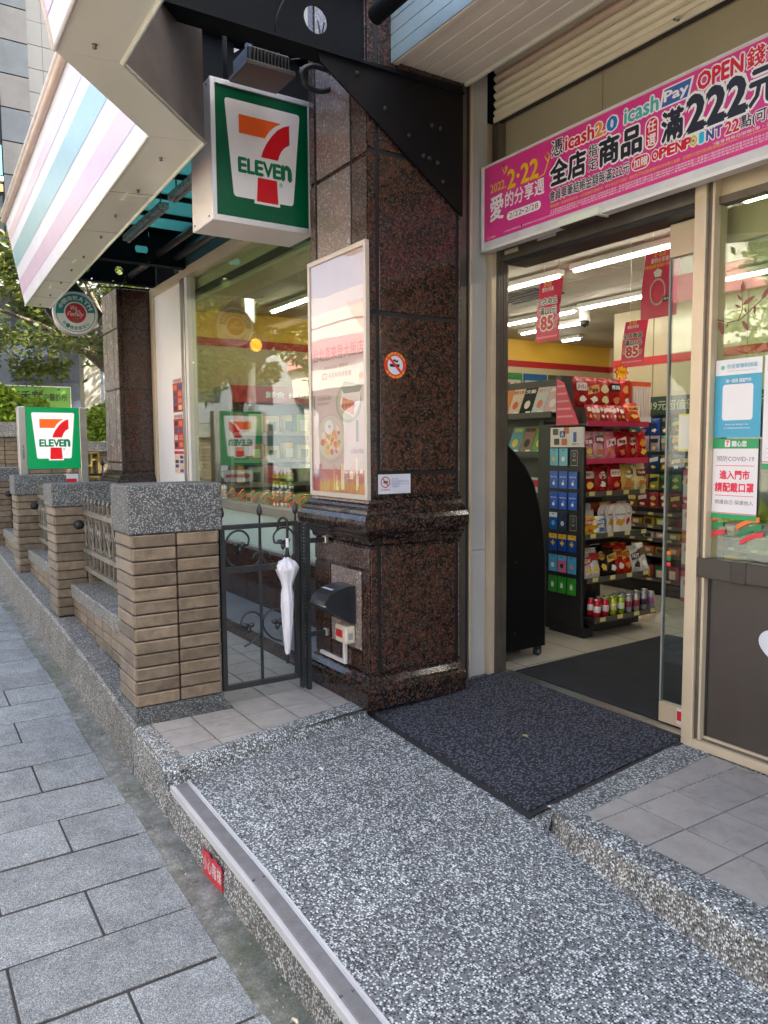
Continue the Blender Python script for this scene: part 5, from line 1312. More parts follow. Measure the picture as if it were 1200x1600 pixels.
box('back_wall', crm, sw, -9.3, 3, 10.75, 10.9, 0, 2.77); box('back_wall', crm, sw, -9.3, 3, 10.75, 10.9, 2.87, 3.3); box('stripe', redp, sw, -9.3, 3, 10.745, 10.9, 2.77, 2.87)
box('end_wall', crm, sw, 3, 3.1, 3.4, 11, -.3, 3.9)
box('partition', M('white_gloss_board', (.50, .43, .28), .3, 0, .03, 1.5), sw, -6.9, -3.0, 8.05, 8.2, 0, 3.2)
for k in range(7): box('partition_joint', T['alud'], sw, -6.9 + k * .62, -6.894 + k * .62, 8.045, 8.0505, 0, 3.2)
box('stripe', redp, sw, -6.905, -3.0, 8.04, 8.0445, 2.50, 2.60)
box('front_wall', crm, sw, -4.37, -3.862, 2.952, 3.42, 0, 3.55)
cl = struct('ceiling', loc=(-5, 6, 3.2)); box('ceiling_slab', M('ceiling_void', (.1, .1, .09), .9), cl, -9.45, -3.87, 3.06, 11, 3.215, 3.30); box('ceiling_slab', M('ceiling_void', (.1, .1, .09), .9), cl, -3.868, 3.1, 3.46, 11, 3.215, 3.30)
ctm = M('ceiling_board', (.46, .425, .34), .75, 0, .05, 2, rnd=.03); m = MB(); m.box(-.298, .298, -.298, .298, 0, .012); me = m.mesh('ceiling_tile', ctm)
for i in range(16):
    for j in range(13):
        x_, y_ = -9.0 + i * .6, 3.3 + j * .6
        if x_ > .3 or (x_ > -4.2 and y_ < 3.75): continue
        piece('ceiling_tile', me, cl, (x_, y_ + .05, 3.20))
box('bulkhead', M('cream_bulkhead', (.66, .64, .48), .5, 0, .04, 1.5), cl, -9.3, -4.38, 3.07, 3.40, 3.17, 3.50)
up = thing('store_building', 'unseen upper floors of the shop building, cut low to shape the shade', 'building', (0, 8, 4))
box('wall', M('grey_beige_facade_tile', (.30, .28, .25), .5, 0, .1, 1), up, -10.4, 18, 4.3, 20, 3.4, 9.0)  # unseen block, roof height chosen for where its shadow ends
box('wall', M('grey_beige_facade_tile', (.30, .28, .25), .5, 0, .1, 1), up, 3.15, 18, 3.4, 20, -.3, 3.4)
m = MB(); m.quad((-10.4, 3.38, 4.2), (18, 3.38, 4.2), (18, 4.3, 4.2), (-10.4, 4.3, 4.2)); m.quad((-10.4, 3.38, 4.2), (-10.4, 3.38, 3.3), (18, 3.38, 3.71), (18, 3.38, 4.2)); m.build('ledge', T['dark'], up)

# ceiling lights (lit)
lm = M('lit_tube', (1, .94, .82), .4, 0, .0, 1, emit=11.)
def clight(x0, x1, y, lab, along='x'):
    t = thing('ceiling_light', lab, 'ceiling light', ((x0 + x1) / 2, y, 3.1), 'lit strip lights on the shop ceiling')
    if along == 'x': box('housing', T['white'], t, x0, x1, y - .05, y + .05, 3.145, 3.197, ch=.005); m = MB(); m.tube([(x0 + .03, y, 3.130), (x1 - .03, y, 3.130)], .013, 8); m.build('tube', lm, t)
    else: box('housing', T['white'], t, y - .05, y + .05, x0, x1, 3.145, 3.197, ch=.005); m = MB(); m.tube([(y, x0 + .03, 3.128), (y, x1 - .03, 3.128)], .017, 8); m.build('tube', lm, t)
clight(-6.75, -5.41, 5.55, 'lit ceiling strip light above the kiosk at the left of the doorway')
clight(-5.23, -3.60, 5.51, 'nearest long lit ceiling strip light in the middle of the doorway')
clight(-8.05, -6.72, 7.15, 'lit ceiling strip light left of the hanging promotion sheet')
clight(-6.62, -5.50, 7.10, 'lit ceiling strip light between the two hanging promotion sheets')
clight(-4.78, -3.3, 7.09, 'lit ceiling strip light seen high through the side window')
clight(-8.5, -7.2, 7.9, 'lit ceiling strip light just before the white partition')
clight(-8.75, -8.35, 9.0, 'short lit ceiling strip light by the wall painted with a yellow glow')
clight(5.0, 6.3, -3.36, 'lit ceiling strip light running away behind the side window', 'y')
clight(-8.7, -7.55, 4.02, 'lit ceiling strip light behind the large left window')
clight(-6.9, -5.6, 4.0, 'lit ceiling strip light behind the framed poster')
clight(-3.2, -1.8, 5.0, 'lit ceiling strip light low at the right behind the side window')
cv = thing('camera_dome', 'small dark security camera dome hanging from the shop ceiling', 'camera', (-6.2, 6.4, 3.05)); m = MB(); m.lathe(-6.9, 7.5, [(.005, 2.99), (.05, 3.02), (.06, 3.07)], 14); m.build('dome', T['blackp'], cv); m = MB(); m.lathe(-6.9, 7.5, [(.065, 3.07), (.07, 3.2)], 14); m.build('mount', T['white'], cv)
ac = thing('ceiling_vent', 'square slotted air vent in the shop ceiling near the doorway', 'vent', (-6.6, 6.2, 3.19))
for k in range(5): box('slat', T['blackp'], ac, -7.0, -6.2, 5.95 + k * .1, 6.01 + k * .1, 3.180, 3.196)

# hanging promotion sheets
def hang(xc, y, z0, z1, wdt, lab, kind):
    t = thing('hanging_sheet', lab, 'promotion sheet', (xc, y, z0), 'pink promotion sheets hanging from the shop ceiling')
    m = MB(); n_ = 10
    def pt(s, q): return (xc + (s - .5) * wdt, y - .05 * math.sin(q * 1.6 + 1.2) + .02 * q, lerp(z0, z1, q))
    for k in range(n_): m.poly([pt(0, k/n_), pt(1, k/n_), pt(1, (k+1)/n_), pt(0, (k+1)/n_)], [(0, 1, 2, 3)], True)
    m.build('paper', print_mat('#d8345c' if kind == 0 else '#dc4a68', .3), t)
    yf = min(pt(0, q / 10)[1] for q in range(11)) - .004
    fr = Frame((xc - wdt/2, yf, z0), (1, 0, 0), (0, 0, 1), wdt, z1 - z0)
    text(fr, '2·22', .35, .68, .90, .96, ye, t, 0, .04); text(fr, '愛的分享週', .28, .76, .81, .88, bw, t, 0, .02)
    if kind == 0:
        outlined(fr, '全店商品', .08, .92, .60, .71, bk, t, 0, .04, bw, .06); outlined(fr, '滿222元', .18, .90, .44, .56, bk, t, 0, .04, bw, .06); outlined(fr, '享', .08, .2, .26, .38, rd, t, 0, .03, bw, .05); outlined(fr, '85', .24, .74, .20, .41, rd, t, 0, .06, bw, .08); outlined(fr, '折', .77, .93, .22, .33, rd, t, 0, .03, bw, .05)
        frect(fr, .06, .94, .06, .09, .001, 'print', print_mat('#f08a98'), t)
    else:
        text(fr, '再抽價值破100萬', .1, .9, .74, .79, ye, t, 0, .03); fpoly(fr, ring(.48, .38, .17, .20, 1.1), .002, 'print', print_mat((.55, .5, .45)), t); fpoly(fr, [(.40, .60), (.56, .60), (.60, .68), (.48, .72), (.36, .68)], .003, 'print', bw, t); frect(fr, .62, .88, .22, .30, .002, 'print', print_mat((.12, .04, .04)), t); text(fr, '周大福', .66, .85, .24, .28, bw, t, .003, .02)
    m = MB(); m.tube([(xc - wdt*.3, y, z1), (xc - wdt*.3, y, 3.2)], .002, 4); m.tube([(xc + wdt*.3, y, z1), (xc + wdt*.3, y, 3.2)], .002, 4); m.build('string', T['white'], t)
hang(-5.29, 5.30, 2.475, 3.04, .30, 'pink promotion sheet with a big red 85 nearest the left door jamb', 0)
hang(-4.02, 5.25, 2.51, 3.04, .34, 'pink promotion sheet with a diamond ring near the sliding door', 1)
hang(-4.32, 5.32, 2.17, 2.54, .235, 'smaller pink promotion sheet with a red 85 hanging lower above the gondola', 0)
hang(-2.75, 5.2, 2.42, 2.75, .33, 'dim red promotion sheet seen through the side window', 1)

# kiosk
kk = thing('kiosk', 'tall black curved side panel of a machine on casters just inside the doorway', 'kiosk', (-4.2, 3.7, 0))
kp = [(3.45, .075), (3.905, .075), (3.905, .55), (3.90, .72), (3.88, .90), (3.84, 1.08), (3.78, 1.24), (3.70, 1.36), (3.60, 1.46), (3.50, 1.535), (3.45, 1.56)]
m = MB(); m.prism([(-3.925, y, z) for y, z in kp], (-.6, 0, 0)); m.build('body', M('matt_black_laminate', (.0045, .0045, .005), .5, 0, .1, 3), kk)
m = MB(); m.tube([(-3.924, y, z) for y, z in kp[1:]], .004, 5); m.build('edge_band', M('dark_edge_band', (.03, .03, .032), .3), kk)
for z_ in (.2, .7): m = MB(); m.tube([(-3.926, 3.62, z_), (-3.9225, 3.62, z_)], .007, 10); m.build('screw_cap', M('dark_edge_band', (.03, .03, .032), .3), kk)
for y_ in (3.86,):
    m = MB(); m.tube([(-3.965, y_, .034), (-3.94, y_, .034)], .032, 14); m.build('wheel', T['blackp'], kk); m = MB(); m.tube([(-3.939, y_, .034), (-3.935, y_, .034)], .014, 12); m.build('hub', M('blue_steel_hub', (.12, .22, .40), .3, .5), kk); box('fork', T['blackp'], kk, -3.975, -3.93, y_ - .02, y_ + .02, .05, .078)

# ------------------------------------------------------------------ goods
def bag_mesh(w, h, d, c1, c2, seed):
    rn = random.Random(seed); m = MB(); nx_, nz_ = 6, 8; ids = {}
    for sd_ in (0, 1):
        for j in range(nz_ + 1):
            for i in range(nx_ + 1):
                u, v = i / nx_, j / nz_; bul = (math.sin(math.pi * u) ** .6) * (math.sin(math.pi * min(1, max(0, (v - .06) / .88))) ** .6) if 0 < u < 1 and .06 < v < .94 else 0
                y = (-1 if sd_ == 0 else 1) * (bul * d / 2 + .001); y += .006 * noise.noise((u * 4 + seed, v * 5, 0)) * (bul > 0)
                x = (u - .5) * w * (1 - .05 * math.sin(math.pi * v)); ids[sd_, i, j] = len(m.v); m.v.append((x, y, v * h))
    for j in range(nz_):
        for i in range(nx_):
            m.f.append([ids[0, i, j], ids[0, i+1, j], ids[0, i+1, j+1], ids[0, i, j+1]]); m.sm.append(0 < j < nz_ - 1)
            m.f.append([ids[1, i, j], ids[1, i, j+1], ids[1, i+1, j+1], ids[1, i+1, j]]); m.sm.append(0 < j < nz_ - 1)
    return m.mesh('pouch', c1)
GOODS = [0]
FOIL = {}
def foil(c):
    if isinstance(c, str): c = C(c)
    k = tuple(c)
    if k not in FOIL: FOIL[k] = M('foil_wrapper', c, .26, .12, .22, 14, bump=.3, bs=30)
    return FOIL[k]
def bag(lab, x, y, z, w, h, d, c1, c2, yaw=0., tilt=0., word=None, cat='snack bag', group=None, name='snack_bag'):
    """pouch whose face looks along local -y; yaw 90 turns it to +x"""
    GOODS[0] += 1; t = thing(name, lab, cat, (x, y, z), group); ORG[t.name] = Vector((0, 0, 0))
    o = bpy.data.objects.new('pouch', bag_mesh(w, h, d, foil(c1), None, GOODS[0])); col.objects.link(o); o.parent = t
    fr = Frame((-w/2, -d/2 - .002, 0), (1, 0, 0), (0, 0, 1), w, h); ORG[o.name] = Vector((0, 0, 0)); root_ = t; t = o
    rn = random.Random(GOODS[0] * 3); yy = rn.uniform(.44, .58); kind = rn.randrange(3)
    if kind == 0: fpoly(fr, rrect(.10, .90, yy, yy + .26, .09, h / w * .6), 0, 'label_patch', print_mat(c2), t)
    elif kind == 1: fpoly(fr, [(.5 + (.30 + .05 * math.sin(q * 5)) * math.cos(q * .42), yy + .12 + (.13 + .02 * math.sin(q * 7)) * math.sin(q * .42)) for q in range(15)], 0, 'label_patch', print_mat(c2), t)
    else: fpoly(fr, [(.06, yy - .05), (.94, yy + .06), (.94, yy + .32), (.06, yy + .20)], 0, 'label_patch', print_mat(c2), t)
    fpoly(fr, [(.5 + rn.uniform(.14, .34) * math.cos(q * .7), .24 + rn.uniform(.06, .16) * math.sin(q * .7)) for q in range(9)], .0005, 'label_patch', print_mat(rn.choice([(.7, .45, .08), (.5, .16, .04), (.75, .7, .6), c2 if not isinstance(c2, str) else C(c2)])), t)
    c1_ = C(c1) if isinstance(c1, str) else c1
    for q in range(3):
        y_ = rn.choice((rn.uniform(.05, .14), rn.uniform(.86, .93))); x_ = rn.uniform(.08, .5); frect(fr, x_, x_ + rn.uniform(.15, .42), y_, y_ + .03, .0008 + q * 1e-4, 'label_patch', print_mat(tuple(min(.8, v_ * rn.choice((.3, 2.2)) + .02) for v_ in c1_)), t)
    if word: text(fr, word, .18, .82, yy + .06, yy + .20, print_mat((.03, .02, .02) if sum(C(c2) if isinstance(c2, str) else c2) > .9 else (.8, .78, .74)), t, .001, .04)
    root_.rotation_euler = (tilt, 0, yaw); return root_

gd_ = thing('gondola_shelf', 'black gondola shelving unit with gift card panel facing the doorway', 'shelving unit', (-4.5, 4.9, 0))
bkm = M('black_shelf_metal', (.014, .014, .015), .45, 0, .1, 5); shm2 = M('dark_bronze_shelf', (.13, .115, .10), .35, .4, .1, 5)
box('base', bkm, gd_, -4.60, -4.16, 4.60, 5.22, .03, .12); box('base', bkm, gd_, -4.60, -4.22, 4.56, 5.20, 0, .03); box('back_panel', bkm, gd_, -4.64, -4.60, 4.54, 5.25, .02, 1.70)
box('card_panel', bkm, gd_, -4.47, -4.13, 4.50, 4.535, .08, 1.49, ch=.004); box('card_panel', bkm, gd_, -4.64, -4.47, 4.52, 4.535, .02, 1.66)
SH = [.16, .46, .80, 1.13, 1.39, 1.68]
for z_, xf in zip(SH, (-4.02, -4.10, -4.13, -4.15, -4.13, -4.13)):
    box('shelf', bkm, gd_, -4.60, xf, 4.54, 5.24, z_ - .022, z_ - .004)
    box('shelf_edge', (shm2 if z_ < 1.3 else M('pink_shelf_strip', (.45, .03, .08), .4)), gd_, xf, xf + .01, 4.53, 5.25, z_ - .03, z_ + .012)
    if z_ < 1.3:
        for k in range(4): box('price_tag', print_mat((.62, .55, .22)), gd_, xf + .0105, xf + .013, 4.58 + k * .2, 4.64 + k * .2, z_ - .02, z_ + .012)
box('foot', bkm, gd_, -4.47, -4.10, 4.50, 4.60, 0, .08)
hb_ = thing('header_card', 'white header card with app pictures on top of the gift card panel', 'header card', (-4.3, 4.49, 1.49)); fr = Frame((-4.47, 4.488, 1.49), (1, 0, 0), (0, 0, 1), .34, .155); frect(fr, 0, 1, 0, 1, 0, 'card', print_mat((.72, .70, .70)), hb_, thick=.02)
for k, (x_, y_, cc) in enumerate(((.08, .62, '#5a4a38'), (.30, .50, '#3c5a9c'), (.12, .12, '#3a3028'), (.42, .68, '#c86a5a'), (.36, .10, '#c8603c'), (.72, .25, '#2f5fae'))):
    w_ = .17 if k != 5 else .10; h_ = .32 if k != 5 else .5; fpoly(fr, rrect(x_, x_ + w_, y_, y_ + h_, .05, .5), .002, 'print', print_mat(cc), hb_)
text(fr, 'A', .345, .43, .56, .76, bw, hb_, .003, .03); text(fr, '點數卡', .68, .90, .10, .2, bk, hb_, .002, 0)
# gift cards
def gift(lab, x, z, cc, top=None, mark='', grp='gift cards on the black panel'):
    t = thing('gift_card', lab, 'gift card', (x, 4.49, z), grp); w_, h_ = .088, .135
    fr = Frame((x - w_/2, 4.484, z), (1, 0, 0), (0, 0, 1), w_, h_)
    root_ = t; t = frect(fr, 0, 1, 0, 1, 0, 'card', print_mat(cc, .25), t, thick=.006)
    if top: frect(fr, 0, 1, .72, 1, .001, 'print', print_mat(top), t)
    fpoly(fr, rrect(.36, .64, .88, .93, .02, 1.4), .002, 'hang_slot', bk, t)
    if mark == 'apple':
        fpoly(fr, circ(.5, .28, .10, 14, 1.5), .001, 'print', bw, t); fpoly(fr, [(.5, .40), (.58, .50), (.62, .47), (.55, .40)], .001, 'print', bw, t); fpoly(fr, circ(.68, .30, .035, 10, 1.5), .002, 'print', print_mat(cc), t); text(fr, 'App Store', .12, .88, .62, .72, bw, t, .001, .01)
    elif mark == 'plus':
        frect(fr, .42, .58, .30, .62, .0015, 'print', ye, t); frect(fr, .28, .72, .40, .52, .002, 'print', ye, t)
    elif mark == 'bag':
        frect(fr, .36, .66, .32, .58, .0015, 'print', bw, t); fpoly(fr, ring(.51, .58, .05, .08, 1.3, 0, 180, 10), .0015, 'print', bw, t)
    elif mark:
        fpoly(fr, circ(.5, .38, .15, 14, 1.4), .0015, 'print', print_mat(mark), t)
    return root_
XC = (-4.425, -4.325, -4.222)
rowz = (1.345, 1.165, 1.000, .835, .665, .495, .325)
ordn = ('left', 'middle', 'right')
spec = [[('#5cb0cc', None, '#e8b030', 'light blue gift card with a yellow spot'), ('#6ab8d0', None, '#e8e8e8', 'light blue gift card with a white spot'), None],
        [('#2a62c8', None, 'apple', 'blue gift card with white apple, upper apple row')] * 3, [('#2a62c8', None, 'apple', 'blue gift card with white apple, lower apple row')] * 3,
        [('#1a5aa8', '#d8dce0', '#6ab0e0', 'dark blue gift card with a white top'), ('#2a3a5c', None, '#c8c0b8', 'slate gift card with pale picture'), None],
        [('#1c4a9c', '#e0b020', 'plus', 'blue gift card with yellow top and plus sign')] * 3,
        [('#58b0d4', None, '#e8e8e8', 'sky blue gift card with white figure'), ('#d8789c', '#58b0d4', '#282828', 'pink gift card with dark mark'), ('#50a4cc', None, '#d88a60', 'sky blue gift card with orange spot')],
        [('#3a9a30', None, 'bag', 'green gift card with white bag symbol, bottom row')] * 3]
for z_, rw_ in zip(rowz, spec):
    for k, s_ in enumerate(rw_):
        if s_ is None:
            t = thing('empty_card_peg', 'black peg label with white outline at the right of %s row' % ('the top card' if z_ > 1.2 else 'the fourth card'), 'peg label', (XC[k], 4.49, z_)); fr = Frame((XC[k] - .035, 4.497, z_), (1, 0, 0), (0, 0, 1), .07, .12)
            m_ = print_mat((.4, .4, .4)); fpoly(fr, rrect(0, 1, 0, 1, .1), 0, 'label', print_mat((.03, .03, .03)), t)
            for q in ((0, 1, .96, 1), (0, 1, 0, .04), (0, .05, 0, 1), (.95, 1, 0, 1)): frect(fr, *q, .001, 'outline', m_, t)
            fpoly(fr, ring(.5, .7, .10, .14, 1.4), .001, 'outline', m_, t); text(fr, '售完', .25, .75, .30, .44, m_, t, .001, .02); continue
        same = len(set(q[3] for q in rw_ if q)) < len([q for q in rw_ if q])
        gift(s_[3] + (', %s of its row' % ordn[k] if same else ''), XC[k], z_, s_[0], s_[1], s_[2])
# cans on bottom shelf
def can(lab, x, y, z, body, band, h=.135):
    t = thing('drink_can', lab, 'can', (x, y, z), 'drink cans on the bottom shelf')
    m = MB(); m.lathe(x, y, [(.024, z), (.029, z + .006), (.029, z + h - .012), (.024, z + h - .002)], 18); t = m.build('body', M('printed_can', body if not isinstance(body, str) else C(body), .28, .35, .1, 20), t)
    m = MB(); m.lathe(x, y, [(.0292, z + h * .30), (.0294, z + h * .34), (.0294, z + h * .62), (.0292, z + h * .66)], 18); m.build('band', M('printed_can', C(band), .3, .2, .15, 30), t)
    m = MB(); m.lathe(x, y, [(.0245, z + h - .003), (.0255, z + h + .003), (.0235, z + h + .003), (.023, z + h - .001)], 18); m.build('lid', T['steel'], t)
cans = [('#b81c2c', '#e8e0e0', 'red drink can with a white band'), ('#c01c30', '#e0d0d0', 'bright red drink can'), ('#a8b828', '#d8d8a0', 'yellow green drink can'), ('#98b020', '#e8e8d0', 'lime green drink can'), ('#9c9ca0', '#8a2848', 'silver drink can with purple red band'), ('#a8a098', '#a83840', 'silver drink can with crimson band'), ('#8c8c94', '#382838', 'silver drink can with black band'), ('#98949c', '#9a5090', 'silver drink can with mauve band')]
for k, (a_, b_, l_) in enumerate(cans):
    can(l_ + ', front row of the bottom shelf', -4.06, 4.60 + k * .092, .165, a_, b_)
    can(l_ + ', back row of the bottom shelf', -4.15, 4.63 + k * .092, .165, a_, b_)
# snacks on the gondola
YAW = R(90)
row2 = [('#d8d0c8', '#b03020', 'SIX'), ('#d8d4cc', '#a02828', ''), ('#1c1814', '#c8a040', 'SALTED'), ('#241a14', '#d8a850', 'BBQ'), ('#a82818', '#d87830', 'CHIPS'), ('#b83018', '#e8a040', 'HOT'), ('#c8c8c4', '#403830', 'NUT'), ('#d0d0cc', '#705838', '')]
lab2 = ['white box-like snack bag with red print', 'plain white snack bag', 'black snack bag reading salted', 'dark brown barbecue snack bag', 'dark red chips bag', 'orange red chips bag', 'white snack bag with dark print', 'pale silver snack bag leaning at the end']
for k, ((a_, b_, w_), l_) in enumerate(zip(row2, lab2)): bag(l_ + ' on the second shelf', -4.16, 4.60 + k * .097, .458, .13, .22 + .02 * (k % 3), .05, a_, b_, YAW, R(-16 - 3 * (k % 3)), w_ or None, group='snacks on the gondola shelves')
row3 = [('#d8a020', '#a83820', 'CORN'), ('#d09a28', '#e8d8a0', None), ('#d8d4c8', '#3060a0', 'RICE')]
for k, (a_, b_, w_) in enumerate(row3): bag(('yellow corn snack bag', 'golden snack bag with pale label', 'white and blue snack bag')[k] + ' on the third shelf', -4.15, 4.59 + k * .07, .798, .12, .15, .05, a_, b_, YAW, R(-14), w_, group='snacks on the gondola shelves')
for k in range(5):   # dried fruit packs with round heads
    y_ = 4.84 + (k % 3) * .055 + (k // 3) * .15; fru = k >= 3
    t = thing('dried_fruit_pack', ('dried strawberry pouch with round white top, %s' if fru else 'dried mango pouch with round white top, %s') % (('front', 'second', 'third')[k % 3] + ' of its stack'), 'pouch', (-4.14 - .03 * (k % 3), y_, .80), 'dried fruit pouches on the third shelf'); X_ = -4.14 - .03 * (2 - k % 3)
    fr = Frame((X_, y_ - .085, .80), (0, 1, 0), (0, 0, 1), .17, .235); fpoly(fr, [(.08, 0), (.92, 0)] + circ(.5, .68, .32, 20, 1.5, -30, 210), 0, 'pouch', M('white_pouch', (.66, .64, .60), .3), t, thick=.012)
    fpoly(fr, ring(.5, .70, .26, .275, 1.5), .001, 'print', rd, t); text(fr, 'DRIED STRAWBERRY' if fru else 'DRIED MANGO', .14, .86, .60, .66, bk, t, .001, .03)
    for q in range(5): fpoly(fr, circ(.3 + .1 * q, .35 + .05 * math.sin(q * 2), .09, 12, 1.3), .0015 + q * 2e-4, 'print', print_mat('#c01830' if fru else '#dca030'), t)
row4 = [('#8c1418', '#c8a8a0', 'JERKY'), ('#981820', '#d8b8a8', 'STICK'), ('#a81820', '#e8d8c8', 'カケツ'), ('#c09848', '#e8d8b0', 'Ojcela'), ('#d8c488', '#703020', 'Ojcela')]
lab4 = ['narrow dark red jerky bag', 'dark red meat stick bag', 'wide red bag with white oval', 'small cream biscuit bag', 'cream bag with brown biscuit picture']
for k, ((a_, b_, w_), l_) in enumerate(zip(row4, lab4)): bag(l_ + ' on the fourth shelf', -4.17, 4.60 + k * .155, 1.138, .145, .215, .045, a_, b_, YAW, R(-8), w_, group='snacks on the gondola shelves')
row5 = [('#d8a0a8', '#a83858', '甘栗'), ('#cc98a4', '#702848', '梅'), ('#d87888', '#e8c0c8', '74'), ('#a01420', '#e0b0a8', '辣燒'), ('#a81822', '#e8b8a0', '甜麵'), ('#b01c20', '#d88820', None)]
lab5 = ['pale pink chestnut pouch', 'pale pink plum pouch', 'rose pink pouch', 'deep red pouch with pale picture', 'big red snack pouch', 'red pouch with gold label']
for k, ((a_, b_, w_), l_) in enumerate(zip(row5, lab5)): bag(l_ + ' on the fifth shelf', -4.17, 4.59 + k * .128, 1.398, .125, .215, .045, a_, b_, YAW, R(-7), w_, group='snacks on the gondola shelves')
row6 = [('#a01820', '#e0d0d0', 'ぷっちょ'), ('#b02020', '#e0a060', 'Puré'), ('#b83028', '#d8c8a0', None), ('#a01c20', '#202020', '男梅'), ('#c83028', '#e8a060', None)]
lab6 = ['tall red gummy bag with white oval', 'red gummy bag with gold word', 'orange red candy bag', 'red bag with black character', 'bright red candy bag at the right']
for k, ((a_, b_, w_), l_) in enumerate(zip(row6, lab6)): bag(l_ + ' on the top shelf', -4.24, 4.58 + k * .13, 1.80, .15, .24, .05, a_, b_, YAW, R(-6), w_, group='candy on the top display')
for k in range(12):
    cc = ('#b02028', '#c8404c', '#d07080', '#a81c28')[k % 4]; bag(('small red candy pack', 'small rose candy pack', 'small pink candy pack', 'small dark red candy pack')[k % 4] + ' in the top display, %s' % ('left group', 'middle group', 'right group')[k // 4], -4.16, 4.60 + k * .047, 1.695, .055, .13, .03, cc, '#e8d8d0', YAW, R(-18), group='small candy packs in the top display')
bag('large orange red pouch leaning on the top display', -4.12, 5.06, 1.69, .14, .16, .04, '#c83818', '#e89040', R(80), R(-20), '伯朗', group='candy on the top display')
for (rz_, xx, pal_, nm_) in ((1.148, -4.26, ['#7c1820', '#b88840', '#a83428', '#c8a870', '#8c2030', '#c07838'], 'fourth'), (1.405, -4.26, ['#b86070', '#8c1c24', '#c83c40', '#a04858', '#d08890', '#901820'], 'fifth'), (.468, -4.27, ['#282420', '#a85028', '#d0c8b8', '#702018', '#c89830', '#303438'], 'second'), (.805, -4.28, ['#c89030', '#d8d0c0', '#b04830', '#e0b848', '#a83038', '#d0c0a8'], 'third')):
    for k in range(6):
        bag('%s bag in the back row of the %s shelf' % (('leftmost', 'second', 'third', 'fourth', 'fifth', 'rightmost')[k], nm_), xx, 4.61 + k * .108, rz_, .13, .235, .05, pal_[k], '#d8d0c0' if k % 2 else '#302820', YAW + .1 * (k % 3 - 1), R(-5), group='back row snack bags on the gondola')
dsb = thing('display_side', 'pink cardboard display side with stripes at the left end of the top shelf', 'display', (-4.3, 4.53, 1.68)); m = MB(); m.prism([(-4.45, 4.53, 1.665), (-4.21, 4.53, 1.665), (-4.27, 4.53, 1.78), (-4.38, 4.53, 2.0), (-4.45, 4.53, 2.03)], (0, .008, 0)); m.build('side', print_mat('#d83a62'), dsb)
fr = Frame((-4.60, 4.5285, 1.665), (1, 0, 0), (0, 0, 1), 1, 1)
for k in range(5): frect(fr, .16, .24 + .022 * (4 - k), .06 + k * .06, .075 + k * .06, .001, 'print', print_mat('#e88aa0'), dsb)
t = thing('cookie_stick_box', 'box of pale cookie stick packs at the right of the top display', 'box', (-4.3, 5.28, 1.69)); box('box', print_mat('#c85030'), t, -4.40, -4.20, 5.12, 5.36, 1.69, 2.02)
for k in range(7): box('pack', print_mat('#d8c8c0'), t, -4.199, -4.185, 5.13 + k * .032, 5.155 + k * .032, 1.74, 1.98)
box('label', print_mat('#d8d0c8'), t, -4.199, -4.18, 5.13, 5.35, 1.69, 1.738)
t = thing('flower_sign', 'red and yellow flower-shaped candy sign on the top display', 'sign', (-4.3, 5.10, 2.02)); fr = Frame((-4.30, 5.12, 2.10), (0, 1, 0), (0, 0, 1), 1, 1)
pt_ = [((.075 + .012 * math.cos(8 * a)) * math.cos(a), (.06 + .01 * math.cos(8 * a)) * math.sin(a)) for a in [q * math.pi / 24 for q in range(48)]]; fpoly(fr, pt_, 0, 'plate', rd, t, thick=.004); fpoly(fr, [(x * .82, y * .82) for x, y in pt_], .001, 'print', ye, t); text(fr, 'Chupa', -.045, .045, -.015, .02, rd, t, .002, .04)

# magazine rack
mr = thing('magazine_rack', 'dark magazine rack beside the gondola behind the kiosk', 'magazine rack', (-5.2, 4.85, 0)); rkm = M('dark_grey_rack', (.06, .058, .055), .45, .2, .1, 5)
box('back', rkm, mr, -6.3, -4.72, 5.02, 5.06, 0, 2.09); box('upright', rkm, mr, -4.72, -4.665, 4.80, 5.06, 0, 2.09)
for z_ in (1.78, 1.44, 1.18, .92, .6, .3):
    box('shelf', rkm, mr, -6.3, -4.725, 4.76, 5.02, z_ - .03, z_ - .012); box('lip', rkm, mr, -6.3, -4.725, 4.745, 4.76, z_ - .04, z_ + .012)
mags = [('#d8c8b0', '#c85a48', '變裝全圖', 'cream magazine with a red picture'), ('#23221f', '#e0d8cc', '文藝', 'black magazine with pale print'), ('#c8d0d0', '#d8786c', '旅行', 'pale grey magazine with salmon print'), ('#d8b8c0', '#e8e0e0', '美', 'pale pink magazine beside the upright'),
        ('#6ca0a8', '#d8c040', '食', 'teal magazine with a yellow picture'), ('#98806a', '#2c2824', '建築', 'brown magazine with dark towers'), ('#7cac5c', '#e8d050', 'いつでも', 'green magazine with a yellow chick-coloured spot'), ('#d0d0c8', '#9ab06c', '樂活', 'white magazine at the right end')]
for k, (a_, b_, w_, l_) in enumerate(mags):
    rowk = k // 4; x_ = -5.26 + (k % 4) * .155; z_ = 1.785 if rowk == 0 else 1.445
    t = thing('magazine', l_ + (' on the upper rack shelf' if rowk == 0 else ' on the lower rack shelf'), 'magazine', (x_, 4.8, z_), 'magazines on the rack')
    fr = Frame((x_ - .075, 4.80, z_), (1, 0, 0), (.12, .30, 1), .15, .24); frect(fr, 0, 1, 0, 1, 0, 'cover', print_mat(a_, .25), t, thick=.008); text(fr, w_, .08, .92, .80, .94, print_mat(b_), t, .001, .03); fpoly(fr, circ(.5, .36, .16, 16, 1.5), .001, 'print', print_mat(b_), t); frect(fr, .55, .95, .04, .10, .0012, 'print', bw, t)
